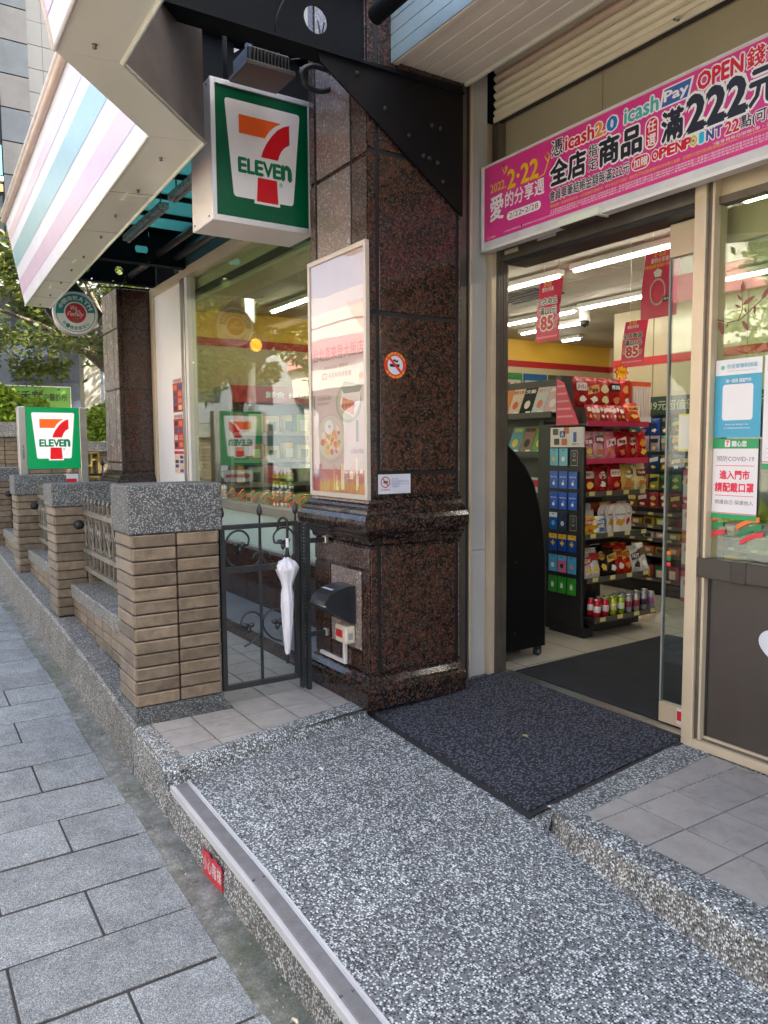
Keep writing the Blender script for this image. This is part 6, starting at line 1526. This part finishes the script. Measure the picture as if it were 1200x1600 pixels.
for k in range(5):
    x_ = -5.95 + k * .14
    t = thing('magazine', ('partly hidden %s magazine on the rack behind the door jamb' % ('red', 'blue', 'yellow', 'white', 'orange')[k]), 'magazine', (x_, 4.8, 1.785), 'magazines on the rack'); fr = Frame((x_ - .065, 4.80, 1.785), (1, 0, 0), (.12, .30, 1), .13, .24); frect(fr, 0, 1, 0, 1, 0, 'cover', print_mat(('#b84040', '#4060a0', '#d0b040', '#d0d0c8', '#c87838')[k]), t, thick=.008)
for k in range(3):
    z_ = 1.10 - k * .17
    t = thing('newspaper_stack', '%s newspaper stack in the rack between kiosk and gift cards' % ('top', 'middle', 'lower')[k], 'newspaper', (-4.78, 4.75, z_)); box('paper', print_mat((.55, .53, .50)), t, -4.95, -4.62, 4.70, 4.74, z_, z_ + .13); box('headline', print_mat(('#c02830', '#a8584c', '#888078')[k]), t, -4.94, -4.63, 4.694, 4.699, z_ + .05, z_ + .11)
pbk = thing('promotion_boards', 'row of promotion boards with bottle pictures on the wall above the magazine rack', 'boards', (-7.5, 8.0, 2.2))
for k, (cc) in enumerate(('#3f8a50', '#2f6ca4', '#54503c', '#b8a870')):
    fr = Frame((-9.285, 8.15 + k * .55, 2.25), (0, 1, 0), (0, 0, 1), .52, .42); frect(fr, 0, 1, 0, 1, .004, 'board', print_mat(cc), pbk, thick=.004); frect(fr, .06, .94, .06, .74, .006, 'print', print_mat((.6, .58, .5)), pbk); text(fr, '買一送一', .4, .9, .45, .65, print_mat('#c03028'), pbk, .007, .03); fpoly(fr, rrect(.14, .3, .12, .6, .05), .007, 'print', print_mat('#a8b040'), pbk); text(fr, '49', .45, .85, .12, .36, print_mat('#c82828'), pbk, .007, .04)

# back rack with hanging pouches
br_ = thing('snack_rack', 'long dark snack rack with green header along the shop behind the gondola', 'shelving unit', (-4.2, 6.6, 0))
box('back_panel', bkm, br_, -6.4, -2.9, 6.62, 6.66, 0, 1.98); box('base', bkm, br_, -6.4, -2.9, 6.45, 6.62, 0, .12)
fr = Frame((-5.30, 6.44, 1.80), (1, 0, 0), (0, 0, 1), 2.4, .18); frect(fr, 0, 1, 0, 1, 0, 'header', print_mat('#2a4638'), br_, thick=.01); text(fr, '39元超值優惠區 第2件6折', .10, .60, .25, .78, print_mat((.45, .5, .35)), br_, .002, .02); text(fr, '2', .075, .095, .1, .9, print_mat((.4, .55, .4)), br_, .002, .03); text(fr, '第2件', .62, .75, .2, .8, ye, br_, .002, .03)
for z_ in (.83, .70, .57, .42, .17):
    box('shelf', bkm, br_, -6.4, -2.9, 6.40, 6.62, z_ - .02, z_ - .004); box('shelf_edge', shm2, br_, -6.4, -2.9, 6.39, 6.40, z_ - .028, z_ + .006)
    for k in range(9): box('price_tag', print_mat((.55, .5, .22)), br_, -5.22 + k * .22, -5.16 + k * .22, 6.387, 6.389, z_ - .02, z_ + .004)
pal = [[('#2c6a78', 'teal'), ('#2450a0', 'blue'), ('#2e58b0', 'bright blue'), ('#5c6a48', 'olive'), ('#2c7068', 'sea green')], [('#b8c4c8', 'silver blue'), ('#9c8ca0', 'lilac'), ('#a09cac', 'grey lilac'), ('#4c9cb0', 'aqua'), ('#a8905c', 'ochre')],
       [('#8c6c84', 'mauve'), ('#4c3858', 'dark purple'), ('#1c4878', 'navy'), ('#7c7430', 'mustard'), ('#3c5a78', 'slate')], [('#a8a07c', 'khaki'), ('#a86c4c', 'tan'), ('#9ca048', 'yellow green'), ('#2c6c38', 'dark green'), ('#4c7c40', 'leaf green')],
       [('#7c6018', 'brown gold'), ('#8c2830', 'crimson'), ('#98303c', 'wine red'), ('#8c4c28', 'rust'), ('#701c28', 'maroon')]]
rn_ = random.Random(11)
for r_, z_ in enumerate((1.61, 1.44, 1.25, 1.06, .88)):
    for k in range(7):
        cc, cn_ = pal[r_][(k if k < 5 else k - 3) % 5]
        bag('%s pouch, %s from the left in the %s row of the back rack' % (cn_, ('first','second','third','fourth','fifth','sixth','seventh','eighth')[k], ('top', 'second', 'third', 'fourth', 'fifth')[r_]), -5.20 + k * .128, 6.40, z_, .112, .155, .03, cc, rn_.choice(['#d0d0c8', '#20242c', '#c8b870']), 0, 0, group='pouches hanging on the back rack', name='hanging_pouch')
for r_, z_ in enumerate((.704, .574, .424, .174)):
    for k in range(8):
        cc, cn_ = rn_.choice([('#a88828', 'mustard'), ('#286838', 'green'), ('#b06028', 'orange'), ('#8c2c38', 'red'), ('#5c3c68', 'purple'), ('#2c4c88', 'blue'), ('#b8a8a0', 'pale'), ('#a0b030', 'lime')])
        t = thing('snack_box', '%s snack box, %s low shelf of the back rack, %s from the left' % (cn_, ('top', 'second', 'third', 'bottom')[r_], ('first', 'second', 'third', 'fourth', 'fifth', 'sixth', 'seventh', 'eighth')[k]), 'snack box', (-5.16 + k * .15, 6.48, z_), 'snack boxes on the back rack'); hh = .065 + .03 * rn_.random() if r_ < 3 else .12 + .04 * rn_.random()
        box('box', print_mat(cc, .35), t, -5.225 + k * .15, -5.095 + k * .15, 6.41, 6.58, z_, z_ + hh, ch=.006); box('print', print_mat(rn_.choice(['#d8d0c0', '#303030', '#d8b040'])), t, -5.20 + k * .15, -5.13 + k * .15, 6.406, 6.409, z_ + .015, z_ + hh * .7)
# tall strip stand close to the glass door
for k in range(4):
    t = thing('price_strip', 'red and white price strip near the glass door, %s from the top' % ('first', 'second', 'third', 'fourth')[k], 'price strip', (-3.35, 4.65, 1.25 - k * .25), 'price strips by the glass door'); z_ = 1.12 - k * .235
    fr = Frame((-3.33, 4.62, z_), (1, .3, 0), (0, 0, 1), .10, .21); frect(fr, 0, 1, 0, 1, 0, 'strip', print_mat('#b0a8a4'), t, thick=.01); frect(fr, 0, 1, .82, 1, .001, 'print', print_mat('#a83038'), t); frect(fr, .2, .8, .55, .72, .001, 'print', print_mat('#a83038'), t); frect(fr, 0, 1, 0, .12, .001, 'print', print_mat('#a83038'), t)

# left window interior: shelf unit along the side wall and items on a ledge
wu = thing('chiller_shelf', 'open chilled shelf unit behind the large left window', 'shelving unit', (-9.1, 4.3, 0))
box('back', M('dark_chiller_back', (.05, .05, .048), .4), wu, -9.28, -9.24, 3.5, 5.4, 0, 2.25); box('side', M('grey_chiller_panel', (.28, .28, .27), .4), wu, -9.24, -8.75, 3.48, 3.52, 0, 2.25); box('canopy', redp, wu, -9.24, -8.74, 3.5, 5.4, 2.05, 2.25)
fr = Frame((-8.738, 3.6, 2.05), (0, 1, 0), (0, 0, 1), 1.7, .2); text(fr, '鮮食 FRESH', .2, .6, .3, .7, bw, wu, .002, .03)
bl_ = M('blue_sign', C('#1c5a9c'), .4)
for j, z_ in enumerate((.35, .75, 1.05, 1.35, 1.68)):
    box('shelf', T['alud'], wu, -9.24, -8.78, 3.53, 5.4, z_ - .02, z_); box('shelf_edge', T['steel'], wu, -8.78, -8.765, 3.53, 5.4, z_ - .03, z_ + .01)
q = 0
for j, z_ in enumerate((.75, 1.05, 1.35, 1.68)):
    for k in range(8):
        cc, cn_ = rn_.choice([('#c8b070', 'ochre'), ('#8cae3c', 'green'), ('#d0c8b0', 'cream'), ('#b8504c', 'red'), ('#d0a048', 'amber'), ('#a8b8a0', 'pale green'), ('#7c4c38', 'brown')])
        t = thing('chilled_pack', '%s food pack, %s from the window on the %s chilled shelf' % (cn_, ('first','second','third','fourth','fifth','sixth','seventh','eighth')[k], ('lowest', 'second', 'third', 'top')[j]), 'food pack', (-8.9, 3.62 + k * .22, z_), 'food packs on the chilled shelves')
        hh = .16 + .08 * rn_.random(); yy = 3.62 + k * .22
        if k % 3: box('pack', print_mat(cc, .35), t, -9.0, -8.82, yy - .095, yy + .095, z_ + .001, z_ + hh, ch=.008)
        else: m = MB(); m.lathe(-8.88, yy, [(.05, z_ + .001), (.075, z_ + .1), (.078, z_ + hh), (.05, z_ + hh + .01)], 12); m.build('cup', print_mat(cc, .3), t)
        box('label', print_mat(rn_.choice(['#d8d0c0', '#304030', '#c03838'])), t, -8.8195 if k % 3 else -8.801, -8.817 if k % 3 else -8.798, yy - .05, yy + .05, z_ + .03, z_ + hh * .7)
lg = thing('window_ledge', 'wooden counter ledge just inside the large left window', 'ledge', (-6.5, 3.2, .9)); box('ledge', M('pale_wood_ledge', (.42, .34, .24), .4), lg, -8.5, -4.5, 3.04, 3.38, .88, .93)
items = [('water_bottle', 'tall clear blue water bottle on the window ledge', 'bottle', -6.02, (.35, .55, .62), [(.035, .93), (.04, .95), (.04, 1.16), (.02, 1.22), (.018, 1.25)]), ('paper_cup', 'white paper cup on the window ledge beside the bottle', 'cup', -5.85, (.66, .64, .60), [(.035, .93), (.045, 1.06), (.047, 1.065), (.04, 1.07)]), ('paper_cup', 'cream paper tub on the window ledge near the poster', 'cup', -5.70, (.60, .52, .38), [(.04, .93), (.05, 1.02), (.052, 1.03), (.04, 1.04)]),
         ('storage_jar', 'squat white jar at the left of the window ledge', 'jar', -7.1, (.62, .6, .56), [(.05, .93), (.055, 1.03), (.05, 1.05), (.03, 1.06)])]
for nm, l_, c_, x_, cc, pf in items:
    t = thing(nm, l_, c_, (x_, 3.2, .93)); MB().lathe(x_, 3.2, [(r_, z_ + .001) for r_, z_ in pf], 18).build('body', M('ledge_item', cc, .25), t); zt_ = pf[-1][1]; MB().lathe(x_, 3.2, [(pf[-1][0] * .9, zt_ + .001), (pf[-1][0] * .9, zt_ + .018)], 14).build('lid', print_mat('#3a80b0' if nm == 'water_bottle' else '#c8c0b0'), t)
for k, (x_, cc, l_) in enumerate(((-7.45, '#d8d0c0', 'white carton'), (-6.85, '#c89858', 'brown carton'), (-6.6, '#b88448', 'tan carton'), (-6.35, '#d0b890', 'beige carton'), (-5.5, '#c8a060', 'kraft carton'), (-5.25, '#a86038', 'rust carton'))):
    t = thing('carton', l_ + ' standing on the window ledge', 'carton', (x_, 3.22, .93)); box('box', print_mat(cc, .5), t, x_ - .08, x_ + .08, 3.15, 3.30, .931, .931 + .10 + .04 * (k % 2), ch=.004); box('label', print_mat('#c04038'), t, x_ - .04, x_ + .04, 3.146, 3.149, .95, .99)

# ------------------------------------------------------------------ far surroundings (direct view)
def tree(name, label, cx, cy, z0, h, crown, nleaf, leafc, seed, trunk_r=.16, lean_=(0, 0), group=None, leaf_s=.10, flat=.6):
    rn = random.Random(seed); t = thing(name, label, 'tree', (cx, cy, z0), group)
    m = MB(); top = (cx + lean_[0], cy + lean_[1], z0 + h * .62)
    m.tube(curve([(cx, cy, z0), (cx + lean_[0] * .3, cy + lean_[1] * .3, z0 + h * .3), top], 4), [trunk_r * (1 - .05 * k) for k in range(9)], 10)
    ends = []
    for k in range(11):
        a = rn.uniform(0, 6.28); r_ = rn.uniform(.5, .95) * crown; e = (top[0] + math.cos(a) * r_, top[1] + math.sin(a) * r_, z0 + h * rn.uniform(.60, .95)); ends.append(Vector(e))
        s_ = (cx + lean_[0] * .6, cy + lean_[1] * .6, z0 + h * rn.uniform(.35, .6)); m.tube(curve([s_, ((s_[0] + e[0]) / 2, (s_[1] + e[1]) / 2, (s_[2] + e[2]) / 2 + .25), e], 3), [trunk_r * .45, trunk_r * .38, trunk_r * .3, trunk_r * .25, trunk_r * .2, trunk_r * .15, trunk_r * .1], 6)
    m.build('trunk', M('grey_brown_bark', (.11, .085, .06), .85, 0, .3, 8, bump=.5, bs=25), t)
    m = MB(); cl_ = []
    for k in range(46):
        a = rn.uniform(0, 6.28); r_ = crown * math.sqrt(rn.random()); z_ = z0 + h * rn.uniform(.52, 1.0); cl_.append((Vector((top[0] + r_ * math.cos(a), top[1] + r_ * math.sin(a), z_)), rn.uniform(.25, .55) * crown * .55))
    for k in range(nleaf):
        c_, r_ = rn.choice(cl_); d = Vector((rn.gauss(0, 1), rn.gauss(0, 1), rn.gauss(0, flat))).normalized() * r_ * rn.random() ** .4
        p = c_ + d; s_ = leaf_s * rn.uniform(.6, 1.3); u = Vector((rn.gauss(0, 1), rn.gauss(0, 1), rn.gauss(0, .5))).normalized(); v = u.cross(Vector((rn.gauss(0, 1), rn.gauss(0, 1), rn.gauss(0, 1)))).normalized()
        m.poly([p - u * s_, p + v * s_ * .45, p + u * s_, p - v * s_ * .45], [(0, 1, 2, 3)])
    m.build('crown', leafc, t); return t
def leafmat(name, c1, c2, c3):
    n = N(name); g_ = n.new('ShaderNodeNewGeometry'); c = n.ramp(g_.outputs['Random Per Island'], [(0, c1), (.55, c2), (1, c3)])
    n.set(c, .5); n.b.inputs['Transmission Weight'].default_value = 0
    tr = n.new('ShaderNodeBsdfTranslucent'); n.link(c, tr.inputs['Color']); mx = n.new('ShaderNodeMixShader'); mx.inputs[0].default_value = .4; n.link(n.b.outputs[0], mx.inputs[1]); n.link(tr.outputs[0], mx.inputs[2]); n.link(mx.outputs[0], n.out.inputs[0]); return n.m
lfA = leafmat('olive_leaves', (.045, .07, .016), (.09, .125, .022), (.22, .22, .03)); lfB = leafmat('bright_leaves', (.12, .22, .02), (.26, .38, .03), (.42, .46, .06))
tree('street_tree', 'spreading olive green tree behind the round bank sign', -15.5, 4.9, .2, 5.8, 3.7, 46000, lfA, 21, .20, (-.2, -1.4), leaf_s=.07, flat=.25)
def bush(label, x0, x1, y0, y1, z0, z1, n_, mat, seed, ls=.05):
    rn = random.Random(seed); t = thing('bush', label, 'bush', ((x0 + x1) / 2, (y0 + y1) / 2, z0)); m = MB(); cx, cy = (x0 + x1) / 2, (y0 + y1) / 2
    for k in range(n_):
        a = rn.uniform(0, 6.28); e = rn.random() ** .35; ph = rn.uniform(0, 1.57); p = Vector((cx + (x1 - x0) / 2 * e * math.cos(a) * math.cos(ph), cy + (y1 - y0) / 2 * e * math.sin(a) * math.cos(ph), z0 + (z1 - z0) * e * math.sin(ph) * (.8 + .3 * noise.noise((a * 2, ph * 3, seed)))))
        s_ = ls * rn.uniform(.6, 1.4); u = Vector((rn.gauss(0, 1), rn.gauss(0, 1), rn.gauss(0, .6))).normalized(); v = u.cross(Vector((rn.gauss(0, 1), rn.gauss(0, 1), rn.gauss(0, 1)))).normalized(); m.poly([p - u * s_, p + v * s_ * .5, p + u * s_, p - v * s_ * .5], [(0, 1, 2, 3)])
    m.build('foliage', mat, t); m = MB()
    for k in range(5): a = k * 1.3; m.tube([(cx, cy, z0 - .1), (cx + .3 * math.cos(a), cy + .3 * math.sin(a), z0 + (z1 - z0) * .6)], .015, 5)
    m.build('stem', M('brown_stem', (.09, .06, .04), .8), t)
bush('bright yellow green bush above the far left brick wall', -15.6, -14.2, .9, 2.75, 1.85, 2.65, 5200, lfB, 4, .06)
bush('pale leafy bush between the lightbox sign and the far granite pier', -15.3, -14.1, 2.75, 4.2, 1.6, 2.45, 3600, lfB, 9, .05)
fw = thing('far_planter_wall', 'sunlit tan brick planter wall beyond the lightbox sign', 'wall', (-14.3, 2.5, 0))
box('wall_body', T['core'], fw, -14.7, -14.02, .6, 2.0, 0, 1.70); box('wall_body', T['core'], fw, -14.7, -14.02, 2.0, 5.2, 0, 1.45)
box('coping', T['plant'], fw, -14.75, -13.98, .55, 2.02, 1.70, 1.95, ch=.01); box('coping', T['plant'], fw, -14.75, -13.98, 2.03, 5.2, 1.45, 1.63, ch=.01)
for y0, y1, z0, rows, per in ((.6, 2.0, 0.61, 15, 4), (2.0, 5.2, .51, 13, 9)):
    w = (y1 - y0) / per - .01; me = brick_mesh(w, .02, BH - .006)
    for r in range(rows):
        for q_ in range(per): piece('brick', me, fw, (-14.008, y0 + (q_ + .5) * (y1 - y0) / per, z0 + (r + .5) * BH))
gg = thing('brass_grille', 'small brass grille panel on the far brick wall beside the pier', 'grille', (-13.97, 2.95, 1.1)); brs = M('aged_brass', (.42, .30, .08), .35, .6, .2, 10)
for a in ((2.86, 2.89, 1.0, 1.45), (3.10, 3.13, 1.0, 1.45), (2.89, 3.10, 1.42, 1.45), (2.89, 3.10, 1.0, 1.03), (2.98, 3.01, 1.03, 1.42), (2.89, 2.98, 1.2, 1.23), (3.01, 3.10, 1.3, 1.33)): box('bar', brs, gg, -13.99, -13.95, *a)
bg = thing('small_gate', 'low black iron gate glimpsed beside the far granite pier', 'gate', (-11.5, 2.5, 0))
for y_ in (2.22, 2.62): m = MB(); m.tube([(-11.5, y_, 0), (-11.5, y_, 1.25)], .014, 6); m.lathe(-11.5, y_, [(.01, 1.25), (.035, 1.29), (.01, 1.36), (.002, 1.38)], 8); m.build('post', T['black'], bg)
box('rail', T['black'], bg, -11.51, -11.49, 2.22, 3.2, 1.12, 1.15); box('rail', T['black'], bg, -11.51, -11.49, 2.22, 3.2, .3, .33)
# buildings
b1 = thing('clinic_building', 'dark blue-grey stone clad building behind the tree at the left', 'building', (-21, 4, 0))
nb_ = N('blue_grey_stone'); f = nb_.ramp(nb_.noise(30, 4, .7), [(.3, (.045, .055, .075)), (.7, (.085, .10, .13))]); nb_.set(f, .35); bgm = nb_.m
box('wall', bgm, b1, -26, -20.03, 2.62, 10, 0, 5.2)
for i in range(8):
    for j in range(5): box('stone_panel', bgm, b1, -20.03, -20.0, 2.62 + i * .92, 3.52 + i * .92, .02 + j * 1.04, 1.04 + j * 1.04)
box('upper_wall', M('light_render', (.45, .47, .50), .5), b1, -26, -19.6, 2.2, 10, 5.2, 6.1)
cs = thing('clinic_sign', 'light green clinic signboard with dark calligraphy behind the bushes', 'sign', (-19.9, 3.1, 2.4)); fr = Frame((-19.9, 2.43, 2.30), (0, 1, 0), (0, 0, 1), 1.41, .68)
frect(fr, 0, 1, 0, 1, 0, 'board', print_mat('#6a9a48'), cs, thick=.06); 
for q_ in ((-.01, 1.01, 1, 1.03), (-.01, 0, 0, 1), (1, 1.01, 0, 1), (-.01, 1.01, -.03, 0)): frect(fr, *q_, .01, 'frame', T['white'], cs, thick=.06)
text(fr, '育禾堂', .06, .54, .52, .86, bk, cs, .002, .02); text(fr, '中醫診所', .57, .95, .52, .78, bk, cs, .002, .01); text(fr, '2883-4456', .45, .82, .12, .38, print_mat((.28, .16, .04)), cs, .002, .0)
pc = thing('concrete_column', 'pale concrete column in front of the dark blue-grey building', 'column', (-18, 3.9, 0)); box('column', M('pale_concrete', (.34, .32, .26), .7, 0, .15, 3), pc, -18.2, -17.8, 3.72, 4.08, 0, 5, ch=.01); box('downpipe', M('white_pipe', (.6, .6, .56), .4), pc, -17.82, -17.78, 4.14, 4.24, 0, 5)
b2 = thing('apartment_tower', 'tall apartment tower with stone piers and pale tile at the upper left', 'building', (-33, 6, 0)); TX = -30
pt1 = M('pale_grey_tower_tile', (.050, .052, .052), .5, 0, .08, 2); st2 = M('blue_grey_tower_stone', (.020, .027, .033), .4, 0, .35, 1.5); tg = M('teal_balcony_glass', (.10, .30, .32), .12, 0, .1, 2)
box('wall', pt1, b2, -38, TX - .3, 3.2, 9, 0, 34)
for k in range(26):
    z_ = 2 + k * 1.12
    box('stone_panel', (st2 if k % 2 else M('grey_tower_stone', (.036, .035, .034), .4, 0, .3, 1.5)), b2, TX - .3, TX, 3.92, 4.85, z_ + .02, z_ + 1.10)
for k in range(36):
    z_ = 2 + k * .8
    for q_ in range(6): box('wall_tile', pt1, b2, TX - .3, TX - .25 - .02 * (k % 9 == 0), 4.87 + q_ * .5, 5.36 + q_ * .5, z_ + .01, z_ + .79)
for k in range(10):
    z_ = 2.2 + k * 3.2
    f_ = box('window', M('dark_window_glass', (.03, .05, .06), .08), b2, TX - .35, TX - .28, 3.3, 3.88, z_, z_ + 1.7); box('balcony_glass', tg, b2, TX - .05, TX, 3.2, 3.88, z_ - .9, z_ + .1); box('slab', M('white_slab', (.6, .58, .55), .5), b2, TX - .3, TX + .02, 3.15, 3.9, z_ - 1.1, z_ - .95); box('balcony_panel', M('orange_brown_panel', (.42, .17, .06), .5), b2, TX - .06, TX - .01, 3.2, 3.88, z_ + 1.75, z_ + 2.0)
b3 = thing('pale_building', 'pale building glimpsed through the tree at the left edge', 'building', (-40, -2, 0)); box('wall', M('bluish_white_wall', (.30, .33, .37), .5), b3, -46, -39, -14, 3.3, 0, 9)
for k in range(3):
    for q_ in range(5): box('window', M('dark_window_glass', (.03, .05, .06), .08), b3, -39.0, -38.96, -12 + q_ * 3, -10.4 + q_ * 3, 1.2 + k * 2.7, 2.8 + k * 2.7)

# ------------------------------------------------------------------ across the road (seen in reflections)
rd_ = struct('road', loc=(0, -6, -.5)); n = N('asphalt'); f = n.ramp(n.noise(120, 3), [(.3, (.155, .165, .150)), (.7, (.225, .235, .215))]); n.set(f, .85)
box('asphalt', n.m, rd_, -60, 30, -12, -2.55, -.6, -.45); box('red_lane', M('red_lane_paint', (.30, .10, .06), .7), rd_, -60, 30, -4.2, -2.6, -.448, -.444); box('kerb', M('kerb_stone', (.3, .3, .29), .7), rd_, -60, 30, -2.55, -2.40, -.6, -.31)
for k in range(12): box('lane_mark', print_mat((.7, .7, .68), .6), rd_, -50 + k * 6, -47 + k * 6, -7.1, -6.98, -.448, -.443)
md = bpy.data.meshes.new('median_grass'); m = MB(); rn = random.Random(2)
for k in range(9000):
    x_ = rn.uniform(-45, 10); y_ = rn.uniform(-12.6, -11.2); h_ = rn.uniform(.15, .6); a = rn.uniform(0, 3.14); m.poly([(x_ - .05 * math.cos(a), y_ - .05 * math.sin(a), -.45), (x_ + .05 * math.cos(a), y_ + .05 * math.sin(a), -.45), (x_ + rn.uniform(-.1, .1), y_ + rn.uniform(-.1, .1), -.45 + h_)], [(0, 1, 2)])
m.build('grass', lfB, None, kind='stuff')
vd = thing('elevated_viaduct', 'cream elevated railway viaduct with a pink band across the road, seen only as a reflection', 'viaduct', (-15, -15, -.5)); vcm = M('cream_viaduct_panel', (.70, .66, .56), .5, 0, .05, .5); vpk = M('pink_viaduct_band', (.62, .25, .26), .5, 0, .05, .5)
for z0, z1, y_ in ((4.3, 5.7, -13.3), (6.5, 7.1, -13.0), (7.12, 7.7, -12.95)): box('parapet', vcm, vd, -70, 30, -20, y_, z0, z1)
box('band', vpk, vd, -70, 30, -20, -12.98, 5.72, 6.48)
for k in range(9): m = MB(); m.lathe(-60 + k * 11, -16.5, [(.7, -.6), (.7, 3.3), (1.6, 4.3)], 20); m.build('column', M('viaduct_concrete', (.35, .34, .31), .8), vd)
b4 = thing('far_terrace', 'row of mid rise buildings across the road behind the viaduct, seen only as a reflection', 'building', (-10, -30, 0))
for k in range(7): h_ = (11, 14, 9, 13, 10, 15, 12)[k]; box('wall', M('opposite_facade', ((.45, .42, .38), (.35, .37, .4), (.5, .45, .4))[k % 3], .6), b4, -75 + k * 15, -61 + k * 15, -40, -27, -.6, h_)
tree('street_tree', 'forked street tree by the kerb, seen reflected in the large left window', -19.0, -1.6, -.3, 7.2, 2.6, 7000, lfA, 31, .20, (.3, -.3), leaf_s=.13)
tree('street_tree', 'bare-trunked street tree by the kerb, seen reflected in the side window', -7.8, -7.5, -.4, 6.8, 1.6, 2500, lfA, 35, .26, (.5, .3), leaf_s=.12)
tree('street_tree', 'second street tree down the road, seen reflected behind the bank sign', -25.5, -1.8, -.3, 7.5, 2.8, 7000, lfA, 37, .18, (0, -.3), leaf_s=.13)
lpn = thing('street_lamp', 'slim grey street lamp across the road, seen only as a reflection', 'street lamp', (-21, -5, -.5)); m = MB(); m.tube([(-15.2, -2.2, -.3), (-15.2, -2.2, 5.2)], .07, 8); m.build('pole', M('lamp_grey', (.12, .12, .11), .5, .3), lpn); m = MB(); m.cbox(-15.6, -14.6, -2.28, -2.12, 5.2, 5.28, .01); m.build('lamp_head', M('lamp_grey', (.12, .12, .11), .5, .3), lpn)
wpn = thing('signal_pole', 'white signal pole with amber lamp by the kerb, seen only as a reflection', 'signal pole', (-20, -1.9, -.3)); m = MB(); m.tube([(-16.2, -1.0, -.1), (-16.2, -1.0, 6)], .10, 10); m.build('pole', M('signal_white', (.6, .62, .58), .5), wpn); box('signal_box', T['blackp'], wpn, -16.08, -15.9, -1.25, -.75, 3.4, 4.0); m = MB(); m.lathe(0, 0, [(.14, 0), (.12, .03)], 14); o = piece('lamp', m.mesh('lamp', M('amber_lamp', (.8, .35, .02), .4, 0, 0, 1, emit=.6)), wpn, (-15.9, -1.0, 3.75)); o.rotation_euler = (0, R(90), 0)

# ------------------------------------------------------------------ grit in the gutter and a few scraps
rn = random.Random(44); m = MB()
for k in range(420):
    x = rn.uniform(-9, .2); y = rn.uniform(.93, 1.04) if rn.random() < .75 else rn.uniform(.3, .93); r_ = rn.uniform(.0015, .006); z = pave_z(x) + .006
    m.poly([(x - r_, y, z), (x, y - r_ * .7, z), (x + r_, y, z), (x, y + r_ * .7, z), (x, y, z + r_)], [(0, 1, 4), (1, 2, 4), (2, 3, 4), (3, 0, 4), (0, 3, 2, 1)])
m.build('grit', M('pale_grit', (.34, .32, .27), .8, 0, .4, 40), None, kind='stuff')
for k, (x, y, lab, cat, c_) in enumerate(((-3.25, 1.72, 'small white paper scrap on the ramp near the landing', 'scrap', (.8, .8, .78)), (-2.06, .985, 'cream cigarette butt lying in the gutter', 'cigarette butt', (.66, .60, .40)), (-2.9, 2.75, 'dry leaf scrap on the doormat', 'leaf', (.38, .34, .12)))):
    z = (ramp_z(x, y) + (.022 if k == 2 else .003)) if k != 1 else pave_z(x) + .012
    m = MB(); m.tube([(x - .014, y, z), (x + .006, y + .006, z + .002), (x + .016, y + .004, z)], [.004, .006, .004], 6); tag(m.build(('paper_scrap', 'cigarette_butt', 'dry_leaf')[k], M('scrap', c_, .7), None), lab, cat)
